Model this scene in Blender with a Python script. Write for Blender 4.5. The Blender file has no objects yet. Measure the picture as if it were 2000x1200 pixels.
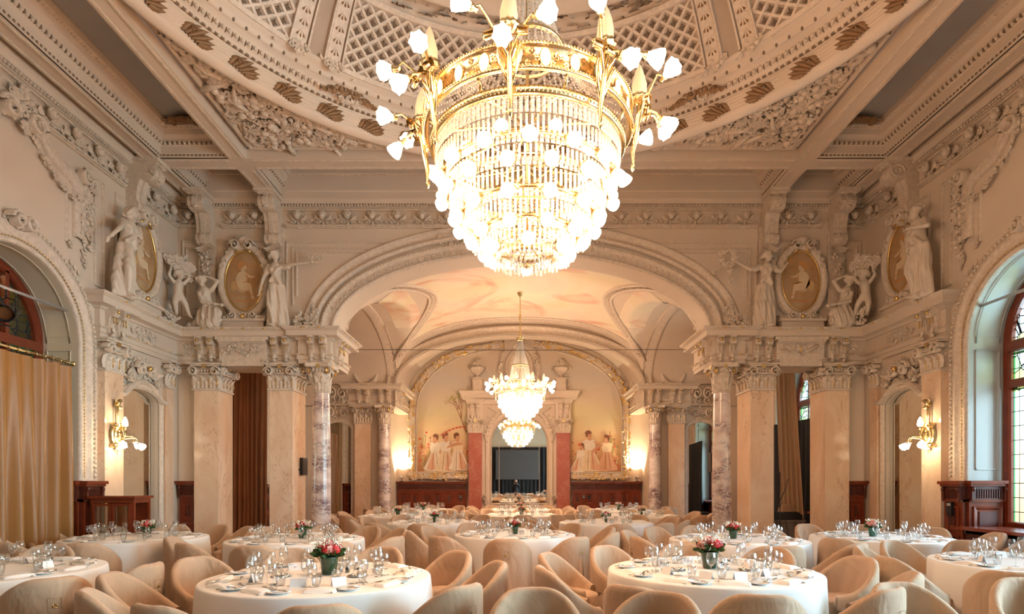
import bpy, math, random
import numpy as np
from mathutils import Vector, Matrix, noise as mnoise

# ------------------------------------------------------------ camera, world, light, exposure
SC = bpy.context.scene
COL = SC.collection
EYE, CAMX, FPX = 1.56, -0.11, 1150.0
cam_d = bpy.data.cameras.new('camera')
cam_d.sensor_width = 36.0
cam_d.lens = 36.0 * FPX / 2000.0
cam_d.shift_x = -8.0 / 2000.0
cam_d.shift_y = 342.0 / 2000.0
cam_d.clip_end = 200
cam = bpy.data.objects.new('camera', cam_d)
cam.location = (CAMX, 0, EYE)
cam.rotation_euler = (math.pi / 2, 0, 0)
COL.objects.link(cam)
SC.camera = cam
SC.view_settings.view_transform = 'Standard'
SC.view_settings.look = 'None'
SC.view_settings.gamma = 1.0
SC.view_settings.exposure = 0.62
SC.view_settings.use_curve_mapping = False
SC.cycles.use_denoising = True
SC.cycles.max_bounces = 7
SC.cycles.diffuse_bounces = 4
SC.cycles.glossy_bounces = 4
SC.cycles.transmission_bounces = 4
SC.cycles.transparent_max_bounces = 16
SC.cycles.caustics_reflective = False
SC.cycles.caustics_refractive = False
SC.cycles.sample_clamp_indirect = 6.0
SC.cycles.sample_clamp_direct = 0.0
SC.cycles.use_light_tree = True
world = bpy.data.worlds.new('daylight')
world.use_nodes = True
SC.world = world
_bg = world.node_tree.nodes['Background']
_sky = world.node_tree.nodes.new('ShaderNodeTexSky')
_sky.sky_type = 'NISHITA'
_sky.sun_disc = False
_sky.sun_elevation = math.radians(38)
_sky.sun_rotation = math.radians(80)
world.node_tree.links.new(_sky.outputs[0], _bg.inputs[0])
_bg.inputs[1].default_value = 0.22
LAMP = (1.0, 0.58, 0.33)
DAY = (0.54, 0.80, 1.0)
CH_STR, BULB_STR = 38.0, 30.0

def area(name, loc, rot, sx, sy, power, color):
    l = bpy.data.lights.new(name, 'AREA')
    l.shape = 'RECTANGLE'; l.size = sx; l.size_y = sy; l.energy = power; l.color = color
    o = bpy.data.objects.new(name, l); o.location = loc; o.rotation_euler = rot
    COL.objects.link(o); return o
def point(name, loc, power, color, rad=0.05):
    l = bpy.data.lights.new(name, 'POINT'); l.energy = power; l.color = color; l.shadow_soft_size = rad
    o = bpy.data.objects.new(name, l); o.location = loc; COL.objects.link(o); return o
PI = math.pi
# daylight outside the tall windows of both long walls (right side only: an added backing shuts the sky out of the left windows)
for yc, pr, xo in ((8.1, 850, 10.6), (3.4, 1300, 8.2), (-1.3, 1000, 8.2), (14.8, 900, 10.6)):
    area('daylight', (xo, yc, 2.9), (0, PI / 2, 0), 3.8, 2.4 if xo < 9 else 3.4, pr, DAY)

# ------------------------------------------------------------ shapes as arrays
class S:
    def __init__(s, V, F):
        s.V = np.asarray(V, dtype=float).reshape(-1, 3)
        s.flat = np.fromiter((i for f in F for i in f), dtype=np.int64)
        s.tot = np.fromiter((len(f) for f in F), dtype=np.int64)
        s._r = None
    def rev(s):
        if s._r is None:
            out = []; k = 0
            fl = s.flat.tolist()
            for t in s.tot.tolist():
                out += fl[k:k + t][::-1]; k += t
            s._r = np.array(out, dtype=np.int64)
        return s._r
def T(x=0, y=0, z=0):
    m = np.eye(4); m[:3, 3] = (x, y, z); return m
def SCL(x, y=None, z=None):
    if y is None: y = z = x
    return np.diag([x, y, z, 1.0])
def RX(a): c, s = math.cos(a), math.sin(a); return np.array([[1, 0, 0, 0], [0, c, -s, 0], [0, s, c, 0], [0, 0, 0, 1.0]])
def RY(a): c, s = math.cos(a), math.sin(a); return np.array([[c, 0, s, 0], [0, 1, 0, 0], [-s, 0, c, 0], [0, 0, 0, 1.0]])
def RZ(a): c, s = math.cos(a), math.sin(a); return np.array([[c, -s, 0, 0], [s, c, 0, 0], [0, 0, 1, 0], [0, 0, 0, 1.0]])
def FR(o, x, y, z):
    m = np.eye(4); m[:3, 0] = x; m[:3, 1] = y; m[:3, 2] = z; m[:3, 3] = o; return m
ID = np.eye(4)
class MB:
    def __init__(s, M=None):
        s.V = []; s.F = []; s.T = []; s.m = []; s.sm = []; s.n = 0; s.M = ID if M is None else M
    def add(s, sh, M=None, mat=0, smooth=True):
        M = s.M if M is None else s.M @ M
        V = sh.V @ M[:3, :3].T + M[:3, 3]
        fl = sh.flat if np.linalg.det(M[:3, :3]) > 0 else sh.rev()
        s.V.append(V); s.F.append(fl + s.n); s.T.append(sh.tot)
        s.m.append(np.full(len(sh.tot), mat)); s.sm.append(np.full(len(sh.tot), smooth))
        s.n += len(V); return s
    def raw(s, V, F, mat=0, smooth=False, M=None): return s.add(S(V, F), M, mat, smooth)
    def box(s, x0, x1, y0, y1, z0, z1, mat=0, M=None):
        V = [(x, y, z) for x in (x0, x1) for y in (y0, y1) for z in (z0, z1)]
        F = [(0, 1, 3, 2), (4, 6, 7, 5), (0, 4, 5, 1), (2, 3, 7, 6), (0, 2, 6, 4), (1, 5, 7, 3)]
        if (x1 - x0) * (y1 - y0) * (z1 - z0) < 0: F = [f[::-1] for f in F]
        return s.add(S(V, F), M, mat, False)
    def mesh(s, name, mats):
        me = bpy.data.meshes.new(name)
        V = np.concatenate(s.V); F = np.concatenate(s.F); Tt = np.concatenate(s.T)
        me.vertices.add(len(V)); me.vertices.foreach_set('co', V.astype(np.float32).ravel())
        me.loops.add(len(F)); me.loops.foreach_set('vertex_index', F.astype(np.int32))
        me.polygons.add(len(Tt))
        st = np.concatenate(([0], np.cumsum(Tt)[:-1]))
        me.polygons.foreach_set('loop_start', st.astype(np.int32))
        try: me.polygons.foreach_set('loop_total', Tt.astype(np.int32))
        except Exception: pass
        me.polygons.foreach_set('material_index', np.concatenate(s.m).astype(np.int32))
        me.polygons.foreach_set('use_smooth', np.concatenate(s.sm).astype(bool))
        for m in (mats if isinstance(mats, (list, tuple)) else [mats]): me.materials.append(m)
        me.update(calc_edges=True)
        return me
    def obj(s, name, mats, parent=None, loc=None):
        o = bpy.data.objects.new(name, s.mesh(name, mats)); COL.objects.link(o)
        if parent is not None: o.parent = parent
        if loc is not None: o.location = loc
        return o
def tag(o, label=None, cat=None, group=None, kind=None):
    if label: o['label'] = label
    if cat: o['category'] = cat
    if group: o['group'] = group
    if kind: o['kind'] = kind
    return o
def thing(name, label, cat, loc=(0, 0, 0), rz=0.0, group=None):
    o = bpy.data.objects.new(name, None); COL.objects.link(o)
    o.empty_display_size = .1
    o.location = loc; o.rotation_euler = (0, 0, rz)
    return tag(o, label, cat, group)
def dup(o, loc=None, rz=None, label=None, group=None, sc=None):
    c = o.copy(); COL.objects.link(c)
    if loc is not None: c.location = loc
    if rz is not None: c.rotation_euler = (0, 0, rz)
    if sc is not None: c.scale = sc
    if label: c['label'] = label
    if group: c['group'] = group
    for ch in list(o.children):
        d = ch.copy(); COL.objects.link(d); d.parent = c
        for g in list(ch.children):
            e = g.copy(); COL.objects.link(e); e.parent = d
    return c
def struct(mb, name, mats, label=None):
    o = mb.obj(name, mats); tag(o, label, None, None, 'structure'); return o

# ---- primitives
def lathe(prof, n=32, a0=0.0, a1=2 * PI, rf=None):
    closed = abs(a1 - a0 - 2 * PI) < 1e-6
    k = n if closed else n + 1
    V = []; F = []
    for i in range(k):
        a = a0 + (a1 - a0) * i / n
        c, s_ = math.cos(a), math.sin(a)
        for (r, z) in prof:
            q = r if rf is None else rf(a, r, z)
            V.append((q * c, q * s_, z))
    m = len(prof)
    for i in range(n):
        j = (i + 1) % k
        for p in range(m - 1):
            F.append((i * m + p, j * m + p, j * m + p + 1, i * m + p + 1))
    return S(V, F)
def ball_s(n=8, m=6):
    prof = [(max(1e-4, math.sin(PI * i / m)), -math.cos(PI * i / m)) for i in range(m + 1)]
    return lathe(prof, n)
BALL = ball_s(8, 5); BALLH = ball_s(16, 10); OCT = ball_s(4, 2)
BOX = S([(x, y, z) for x in (-.5, .5) for y in (-.5, .5) for z in (-.5, .5)],
        [(0, 1, 3, 2), (4, 6, 7, 5), (0, 4, 5, 1), (2, 3, 7, 6), (0, 2, 6, 4), (1, 5, 7, 3)])
def tube(pts, r, n=8, closed=False, cap=True):
    P = [Vector(p) for p in pts]; N = len(P)
    if not isinstance(r, (list, tuple)): r = [r] * N
    V = []; F = []
    up = None
    for i in range(N):
        a = P[(i - 1) % N] if (closed or i) else P[0]
        b = P[(i + 1) % N] if (closed or i < N - 1) else P[-1]
        t = (b - a).normalized()
        if up is None:
            up = Vector((0, 0, 1)) if abs(t.z) < .9 else Vector((1, 0, 0))
        x = t.cross(up)
        if x.length < 1e-6: x = Vector((1, 0, 0))
        x.normalize(); y = x.cross(t).normalized(); up = y
        for k in range(n):
            q = 2 * PI * k / n
            V.append(P[i] + (x * math.cos(q) + y * math.sin(q)) * r[i])
    for i in range(N if closed else N - 1):
        j = (i + 1) % N
        for k in range(n):
            l = (k + 1) % n
            F.append((i * n + k, i * n + l, j * n + l, j * n + k))
    if cap and not closed:
        F.append(tuple(range(n))[::-1]); F.append(tuple((N - 1) * n + k for k in range(n)))
    return S([tuple(v) for v in V], F)
def offs(curve, closed):
    """curve of 2D points -> mitred left-hand normals"""
    N = len(curve); out = []
    for i in range(N):
        def nrm(a, b):
            dx, dy = b[0] - a[0], b[1] - a[1]; l = math.hypot(dx, dy) or 1e-9
            return (-dy / l, dx / l)
        n1 = n2 = None
        if closed or i > 0: n1 = nrm(curve[i - 1], curve[i])
        if closed or i < N - 1: n2 = nrm(curve[i], curve[(i + 1) % N])
        if n1 is None: n1 = n2
        if n2 is None: n2 = n1
        mx, my = n1[0] + n2[0], n1[1] + n2[1]
        d = mx * n1[0] + my * n1[1]
        if d < .2: out.append(n1)
        else: out.append((mx / d, my / d))
    return out
def run(curve, prof, closed=False, mp=None, cap=False):
    """sweep prof [(offset along left normal, height)] along a 2D curve; mp maps (x, y, h) to 3D"""
    mp = mp or (lambda x, y, h: (x, y, h))
    N = len(curve); m = len(prof); nn = offs(curve, closed)
    V = [mp(c[0] + n[0] * o, c[1] + n[1] * o, h) for c, n in zip(curve, nn) for (o, h) in prof]
    F = []
    for i in range(N if closed else N - 1):
        j = (i + 1) % N
        for p in range(m - 1):
            F.append((i * m + p, i * m + p + 1, j * m + p + 1, j * m + p))
    if cap and not closed:
        F.append(tuple(range(m))); F.append(tuple((N - 1) * m + k for k in range(m))[::-1])
    return S(V, F)
def walk(curve, step, closed=False, start=.5):
    """points evenly spaced along a 2D curve with direction"""
    pts = list(curve) + ([curve[0]] if closed else [])
    L = [math.dist(pts[i], pts[i + 1]) for i in range(len(pts) - 1)]
    tot = sum(L); n = max(1, int(round(tot / step))); st = tot / n; out = []
    i = 0; acc = 0
    for k in range(n):
        d = (k + start) * st
        while i < len(L) - 1 and acc + L[i] < d: acc += L[i]; i += 1
        t = (d - acc) / (L[i] or 1)
        a, b = pts[i], pts[i + 1]
        out.append((a[0] + (b[0] - a[0]) * t, a[1] + (b[1] - a[1]) * t, math.atan2(b[1] - a[1], b[0] - a[0])))
    return out
def prism(poly, y0, y1, smooth=False):
    """extrude a polygon in XZ from y0 to y1"""
    n = len(poly)
    V = [(x, y0, z) for x, z in poly] + [(x, y1, z) for x, z in poly]
    F = [tuple(range(n)), tuple(range(n, 2 * n))[::-1]] + [(i, i + n, (i + 1) % n + n, (i + 1) % n) for i in range(n)]
    return S(V, F)
def ell(cx, cz, a, b, n=24, t0=0, t1=2 * PI):
    return [(cx + a * math.cos(t0 + (t1 - t0) * i / n), cz + b * math.sin(t0 + (t1 - t0) * i / n)) for i in range(n + (0 if abs(t1 - t0 - 2 * PI) < 1e-6 else 1))]
def leaf_s(nl=5, curl=.35):
    """acanthus leaf: grows up +Z from the origin, 1 tall, .7 wide, curling out to -Y at the tip"""
    V = []; F = []; R = 8; C = 5
    for i in range(R + 1):
        t = i / R
        w = .36 * (math.sin(PI * min(1, t * .9 + .12)) ** .6) * (1 - .25 * abs(math.sin(nl * PI * t)))
        if i == R: w *= .35
        z = t * (1 - .18 * t ** 3); yo = -curl * t ** 3 - .05
        for k in range(C):
            u = (k / (C - 1)) * 2 - 1
            V.append((u * w, yo + .13 * u * u - .06 * math.cos(u * 9), z - (.06 * abs(u) * t)))
    for i in range(R):
        for k in range(C - 1):
            a = i * C + k; F.append((a, a + 1, a + 1 + C, a + C))
    return S(V, F)
LEAF = leaf_s()
def rosette_s(n=6):
    V = []; F = []
    for p in range(n):
        a = 2 * PI * p / n
        b = len(V)
        for (r, w, y) in ((.15, .0, -.1), (.55, .42, -.32), (.55, 0, -.2), (.55, -.42, -.32), (1, .0, -.12)):
            ca, sa = math.cos(a), math.sin(a)
            V.append((r * ca - w * sa, y, r * sa + w * ca))
        F += [(b, b + 1, b + 2), (b, b + 2, b + 3), (b + 1, b + 4, b + 2), (b + 2, b + 4, b + 3)]
    return S(V, F)
ROSE = rosette_s()
def volute_s(turns=1.6, w=.35, n=26):
    """spiral scroll in XZ, outer radius about 1, thickness along Y"""
    pts = []; rr = []
    for i in range(n):
        t = i / (n - 1); a = t * turns * 2 * PI; r = 1 - .82 * t
        pts.append((r * math.cos(a), -.12 * t, r * math.sin(a))); rr.append(.2 * (1 - .55 * t))
    V = []; F = []
    for (p, q) in zip(pts, rr):
        a = math.atan2(p[2], p[0]); ca, sa = math.cos(a), math.sin(a)
        for (o, y) in ((-q, w / 2), (-q, -w / 2), (0, -w / 2 - q * .6), (q, -w / 2), (q, w / 2)):
            V.append((p[0] + ca * o, p[1] + y, p[2] + sa * o))
    for i in range(n - 1):
        for k in range(4):
            a = i * 5 + k; F.append((a, a + 1, a + 6, a + 5))
    return S(V, F)
VOL = volute_s()

# ------------------------------------------------------------ materials
MATS = {}
class NT:
    def __init__(s, m): s.t = m.node_tree; s.N = s.t.nodes; s.L = s.t.links
    def n(s, ty, **k):
        x = s.N.new('ShaderNode' + ty)
        for a, b in k.items():
            if a.startswith('i_'): x.inputs[a[2:].replace('_', ' ')].default_value = b
            else: setattr(x, a, b)
        return x
    def l(s, a, b): s.L.new(a, b)
def mat(name, col=(.8, .8, .8), rough=.5, metal=0.0, var=0.0, vscale=3.0, bump=0.0, bscale=60.0, emit=None, estr=0.0, spec=None, coat=0.0, sheen=0.0, dirt=None):
    m = bpy.data.materials.new(name); m.use_nodes = True; MATS[name] = m
    t = NT(m); b = t.N['Principled BSDF']
    b.inputs['Base Color'].default_value = (*col, 1); b.inputs['Roughness'].default_value = rough; b.inputs['Metallic'].default_value = metal
    if spec is not None: b.inputs['Specular IOR Level'].default_value = spec
    if coat: b.inputs['Coat Weight'].default_value = coat; b.inputs['Coat Roughness'].default_value = .12
    if sheen: b.inputs['Sheen Weight'].default_value = sheen
    if emit: b.inputs['Emission Color'].default_value = (*emit, 1); b.inputs['Emission Strength'].default_value = estr
    if var or bump:
        tc = t.n('TexCoord')
    if var:
        nz = t.n('TexNoise'); nz.inputs['Scale'].default_value = vscale; nz.inputs['Detail'].default_value = 5
        t.l(tc.outputs['Object'], nz.inputs['Vector'])
        mx = t.n('Mix', data_type='RGBA'); lo = dirt or tuple(c * (1 - var) for c in col); hi = tuple(min(1, c * (1 + var * .5)) for c in col)
        mx.inputs[6].default_value = (*lo, 1); mx.inputs[7].default_value = (*hi, 1)
        t.l(nz.outputs['Fac'], mx.inputs[0]); t.l(mx.outputs[2], b.inputs['Base Color'])
    if bump:
        n2 = t.n('TexNoise'); n2.inputs['Scale'].default_value = bscale; n2.inputs['Detail'].default_value = 3
        t.l(tc.outputs['Object'], n2.inputs['Vector'])
        bp = t.n('Bump'); bp.inputs['Strength'].default_value = bump; bp.inputs['Distance'].default_value = .02
        t.l(n2.outputs['Fac'], bp.inputs['Height']); t.l(bp.outputs[0], b.inputs['Normal'])
    return m
def ramp(t, fac, stops):
    r = t.n('ValToRGB'); e = r.color_ramp.elements
    while len(e) > 1: e.remove(e[-1])
    e[0].position = stops[0][0]; e[0].color = (*stops[0][1], 1)
    for p, c in stops[1:]:
        x = e.new(p); x.color = (*c, 1)
    t.l(fac, r.inputs[0]); return r.outputs[0]
def marble(name, base, vein, patch, vs=1.0, thick=.06, rough=.18, patch_amt=.55, stretch=(1, 1, .45)):
    m = bpy.data.materials.new(name); m.use_nodes = True; MATS[name] = m
    t = NT(m); b = t.N['Principled BSDF']; b.inputs['Roughness'].default_value = rough
    tc = t.n('TexCoord'); mp = t.n('Mapping'); mp.inputs['Scale'].default_value = stretch; t.l(tc.outputs['Object'], mp.inputs[0])
    oi = t.n('ObjectInfo'); ad = t.n('VectorMath', operation='ADD'); t.l(mp.outputs[0], ad.inputs[0])
    sc = t.n('VectorMath', operation='SCALE'); sc.inputs[0].default_value = (7, 13, 5); t.l(oi.outputs['Random'], sc.inputs['Scale']); t.l(sc.outputs[0], ad.inputs[1])
    n1 = t.n('TexNoise'); n1.inputs['Scale'].default_value = 1.6 * vs; n1.inputs['Detail'].default_value = 6; n1.inputs['Distortion'].default_value = 1.2
    t.l(ad.outputs[0], n1.inputs['Vector'])
    n2 = t.n('TexNoise'); n2.inputs['Scale'].default_value = 2.6 * vs; n2.inputs['Detail'].default_value = 8; n2.inputs['Distortion'].default_value = 2.2
    t.l(ad.outputs[0], n2.inputs['Vector'])
    s1 = t.n('Math', operation='SUBTRACT'); s1.inputs[1].default_value = .5; t.l(n2.outputs['Fac'], s1.inputs[0])
    ab = t.n('Math', operation='ABSOLUTE'); t.l(s1.outputs[0], ab.inputs[0])
    vf = ramp(t, ab.outputs[0], [(0, (1, 1, 1)), (thick * .35, (.5, .5, .5)), (thick, (0, 0, 0))])
    pf = ramp(t, n1.outputs['Fac'], [(.35, (0, 0, 0)), (.62, (patch_amt,) * 3)])
    mx = t.n('Mix', data_type='RGBA'); mx.inputs[6].default_value = (*base, 1); mx.inputs[7].default_value = (*patch, 1); t.l(pf, mx.inputs[0])
    vm = t.n('Math', operation='MULTIPLY'); t.l(vf, vm.inputs[0])
    n3 = t.n('TexNoise'); n3.inputs['Scale'].default_value = 1.1 * vs; t.l(ad.outputs[0], n3.inputs['Vector'])
    v3 = ramp(t, n3.outputs['Fac'], [(.42, (0, 0, 0)), (.6, (1, 1, 1))]); t.l(v3, vm.inputs[1])
    m2 = t.n('Mix', data_type='RGBA'); t.l(vm.outputs[0], m2.inputs[0]); t.l(mx.outputs[2], m2.inputs[6]); m2.inputs[7].default_value = (*vein, 1)
    t.l(m2.outputs[2], b.inputs['Base Color']); return m

STU = mat('stucco', (.68, .57, .46), .62, var=.12, vscale=1.3, bump=.10, bscale=35)
STU2 = mat('relief_stucco', (.72, .605, .49), .5, var=.35, vscale=16, bump=.25, bscale=40)
BRZ = mat('bronzed_stucco', (.30, .17, .08), .45, var=.4, vscale=25, bump=.2, bscale=50)
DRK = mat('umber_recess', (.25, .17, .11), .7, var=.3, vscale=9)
COFR = mat('painted_sky_coffer', (.40, .385, .37), .75, var=.35, vscale=.8, bump=.0)
GOLD = mat('gilding', (.86, .60, .24), .3, 1.0, var=.3, vscale=18)
BRASS = mat('polished_brass', (.80, .64, .36), .24, 1.0, var=.2, vscale=30, bump=.15, bscale=120)
WALLP = mat('cream_wall_paint', (.72, .63, .48), .42, var=.06, vscale=2, spec=.4)
JAMB = mat('window_reveal_paint', (.50, .51, .47), .35, var=.04, vscale=2)  # right reveals: same paint as the left, toned cooler and darker for daylight
WOOD = mat('mahogany', (.20, .035, .012), .26, var=.45, vscale=5, bump=.05, bscale=20, coat=.2)
WOODD = mat('dark_carved_mahogany', (.10, .02, .009), .4, var=.4, vscale=12)
PIL = marble('peach_marble', (.84, .66, .49), (.52, .32, .20), (.72, .48, .31), 1.1, .018, .16, .75)
COLM = marble('violet_veined_marble', (.86, .78, .72), (.13, .05, .07), (.60, .42, .38), 2.1, .13, .14, .6, (.8, .8, 1.5))
REDM = marble('red_marble', (.44, .14, .10), (.60, .32, .25), (.38, .10, .07), 3, .04, .2, .5, (1, 1, 1))
MIR = mat('mirror_silvering', (.80, .80, .76), .015, 1.0)
BLACK = mat('black_cloth', (.012, .012, .014), .8)
BLKM = mat('black_metal', (.02, .02, .022), .35, .3)
SCRN = mat('grey_screen', (.10, .105, .115), .7)
CREAM = mat('linen_slipcover', (.51, .345, .225), .8, var=.05, vscale=4, sheen=.2)
_t = NT(CREAM); _tc = _t.n('TexCoord'); _oi = _t.n('ObjectInfo'); _mp = _t.n('Mapping'); _mp.inputs['Scale'].default_value = (6, 6, 3.2); _t.l(_tc.outputs['Object'], _mp.inputs[0])
_sc = _t.n('VectorMath', operation='SCALE'); _sc.inputs[0].default_value = (31, 17, 23); _t.l(_oi.outputs['Random'], _sc.inputs['Scale']); _t.l(_sc.outputs[0], _mp.inputs['Location'])
_nz = _t.n('TexNoise'); _nz.inputs['Scale'].default_value = 1.0; _nz.inputs['Detail'].default_value = 3; _nz.inputs['Distortion'].default_value = .5; _t.l(_mp.outputs[0], _nz.inputs['Vector'])
_bp = _t.n('Bump'); _bp.inputs['Strength'].default_value = .5; _bp.inputs['Distance'].default_value = .05; _t.l(_nz.outputs['Fac'], _bp.inputs['Height']); _t.l(_bp.outputs[0], _t.N['Principled BSDF'].inputs['Normal'])
CLOTH = mat('white_damask', (.87, .85, .82), .62, var=.03, vscale=6, bump=.06, bscale=14, sheen=.1)
# ------------------------------------------------------------ ornament helpers (local frame: X right, Z up, -Y towards the room)
R_ = random.Random
def cluster(mb, M, w, h, n, seed, mat=0, big=1.0, shape='ell'):
    r = R_(seed)
    for i in range(n):
        for _ in range(20):
            u, v = r.uniform(-1, 1), r.uniform(-1, 1)
            if shape == 'box' or u * u + v * v < 1: break
        x, z = u * w / 2, v * h / 2
        s = (.5 + .6 * r.random()) * big * .05
        k = r.random()
        if k < .35: mb.add(ROSE, M @ T(x, -s * .4, z) @ RY(r.uniform(0, 6)) @ SCL(s * 1.2), mat)
        elif k < .8: mb.add(LEAF, M @ T(x, -s * .3, z) @ RY(r.uniform(0, 6)) @ SCL(s * 2, s * 2.4, s * 2.4), mat)
        else: mb.add(BALL, M @ T(x, -s * .4, z) @ SCL(s * .7), mat)
def garland(mb, M, pts, r0, seed=1, mat=0, leafy=True):
    """pts in XZ"""
    r = R_(seed); L = sum(math.dist(pts[i], pts[i + 1]) for i in range(len(pts) - 1))
    for (x, z, a) in walk(pts, r0 * .75):
        u = r.random()
        if u < .4: mb.add(ROSE, M @ T(x + r.uniform(-.3, .3) * r0, -r0 * .5, z + r.uniform(-.3, .3) * r0) @ RY(r.uniform(0, 6)) @ SCL(r0 * .9), mat)
        elif u < .7: mb.add(BALL, M @ T(x + r.uniform(-.4, .4) * r0, -r0 * .5, z + r.uniform(-.4, .4) * r0) @ SCL(r0 * .55), mat)
        elif leafy: mb.add(LEAF, M @ T(x, -r0 * .2, z) @ RY(-a + r.choice((-1, 1)) * r.uniform(.4, 2.2)) @ SCL(r0 * 1.5), mat)
def swag(x0, x1, z, sag, n=10):
    return [(x0 + (x1 - x0) * i / n, z - sag * math.sin(PI * i / n)) for i in range(n + 1)]
def console_poly(d, h):
    """S-scroll bracket side profile in (depth, z); top at z=0, back at depth 0"""
    P = [(0, 0), (d * 1.06, 0), (d * 1.06, -h * .06), (d * .98, -h * .08)]
    P += [(d * .72 + d * .30 * math.cos(a), -h * .22 + h * .15 * math.sin(a)) for a in [1.2 - i * .42 for i in range(8)]]
    P += [(d * .50, -h * .36), (d * .40, -h * .50), (d * .36, -h * .66)]
    P += [(d * .24 + d * .2 * math.cos(a), -h * .84 + h * .12 * math.sin(a)) for a in [.9 - i * .5 for i in range(6)]]
    P += [(0, -h)]
    return P
def console(mb, M, w, h, d, mat=0, gold=None):
    P = console_poly(d, h)
    sh = prism(P, -w / 2, w / 2)
    # local: poly x -> -Y (out), thickness -> X
    A = FR((0, 0, 0), (0, -1, 0), (1, 0, 0), (0, 0, 1))
    mb.add(sh, M @ A, mat, False)
    for f in (-.5, 0, .5):
        Pf = [(x * 1.0 + (.035 * d if i not in (0, len(P) - 1) else 0), z) for i, (x, z) in enumerate(P)]
        if f == 0: mb.add(prism([(x + .02 * d, z) for x, z in Pf], -w * .16, w * .16), M @ A, mat, False)
    for sx in (-1, 1):
        mb.add(VOL, M @ T(sx * w * .5, -d * .72, -h * .22) @ RZ(PI / 2) @ SCL(h * .14, .1 * w, h * .14), mat if gold is None else gold)
def capital(mb, M, w, h, round_=True, mat=0, gold=1):
    """composite capital centred on the shaft axis, from z=0 up to h; w is the shaft width"""
    r = w / 2
    if round_:
        mb.add(lathe([(r * 1.0, 0), (r * 1.14, .02 * h), (r * 1.14, .05 * h), (r * 1.0, .07 * h), (r * .98, .4 * h), (r * 1.1, .7 * h), (r * 1.25, .85 * h)], 24), M, mat)
    else:
        for (a, b, z0, z1) in ((1.1, 1.1, 0, .06), (.98, .98, .06, .7), (1.1, 1.1, .7, .86)):
            mb.box(-r * a, r * a, -r * b, r * b, z0 * h, z1 * h, mat, M)
    k = 8
    for row, (zz, hh, off) in enumerate(((.06, .38, 0), (.1, .62, .5))):
        for i in range(k):
            a = 2 * PI * (i + off) / k
            if round_: q = r * 1.02
            else: q = r * 1.02 / max(abs(math.cos(a)), abs(math.sin(a)))
            mb.add(LEAF, M @ RZ(a) @ T(0, -q, zz * h) @ SCL(r * .95, r * .9, hh * h), mat)
    for i in range(4):
        a = PI / 4 + i * PI / 2
        q = r * (1.42 if round_ else 1.30)
        for dq in (-1, 1):
            mb.add(VOL, M @ RZ(a) @ T(0, -q * 1.05, .74 * h) @ RZ(dq * .75) @ SCL(.15 * h * dq, .3 * r, .15 * h), gold if dq * (1 if i < 2 else -1) > 0 else mat)
        mb.add(BALL, M @ RZ(a) @ T(0, -q * 1.08, .74 * h) @ SCL(.05 * h), gold)
    for i in range(4):
        mb.add(ROSE, M @ RZ(i * PI / 2) @ T(0, -r * 1.32, .9 * h) @ SCL(.09 * h), gold)
        for e in range(4):
            mb.add(BALL, M @ RZ(i * PI / 2) @ T((e - 1.5) * r * .4, -r * 1.2, .76 * h) @ SCL(r * .16, r * .16, .06 * h), mat)
    ab = r * 1.55
    V = []
    for (q, z) in ((.94, .86), (1.0, .9), (1.0, .96), (1.05, 1.0)):
        for i in range(4):
            a = PI / 4 + i * PI / 2
            c1 = (math.cos(a - .09) * ab * 1.38 * q, math.sin(a - .09) * ab * 1.38 * q)
            c2 = (math.cos(a + .09) * ab * 1.38 * q, math.sin(a + .09) * ab * 1.38 * q)
            m_ = (math.cos(a + PI / 4) * ab * .86 * q, math.sin(a + PI / 4) * ab * .86 * q)
            V += [(c1[0], c1[1], z * h), (c2[0], c2[1], z * h), (m_[0], m_[1], z * h)]
    F = [(L * 12 + i, L * 12 + (i + 1) % 12, L * 12 + 12 + (i + 1) % 12, L * 12 + 12 + i) for L in range(3) for i in range(12)]
    F += [tuple(range(36, 48)), tuple(range(0, 12))[::-1]]
    mb.raw(V, F, mat, False, M)

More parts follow.
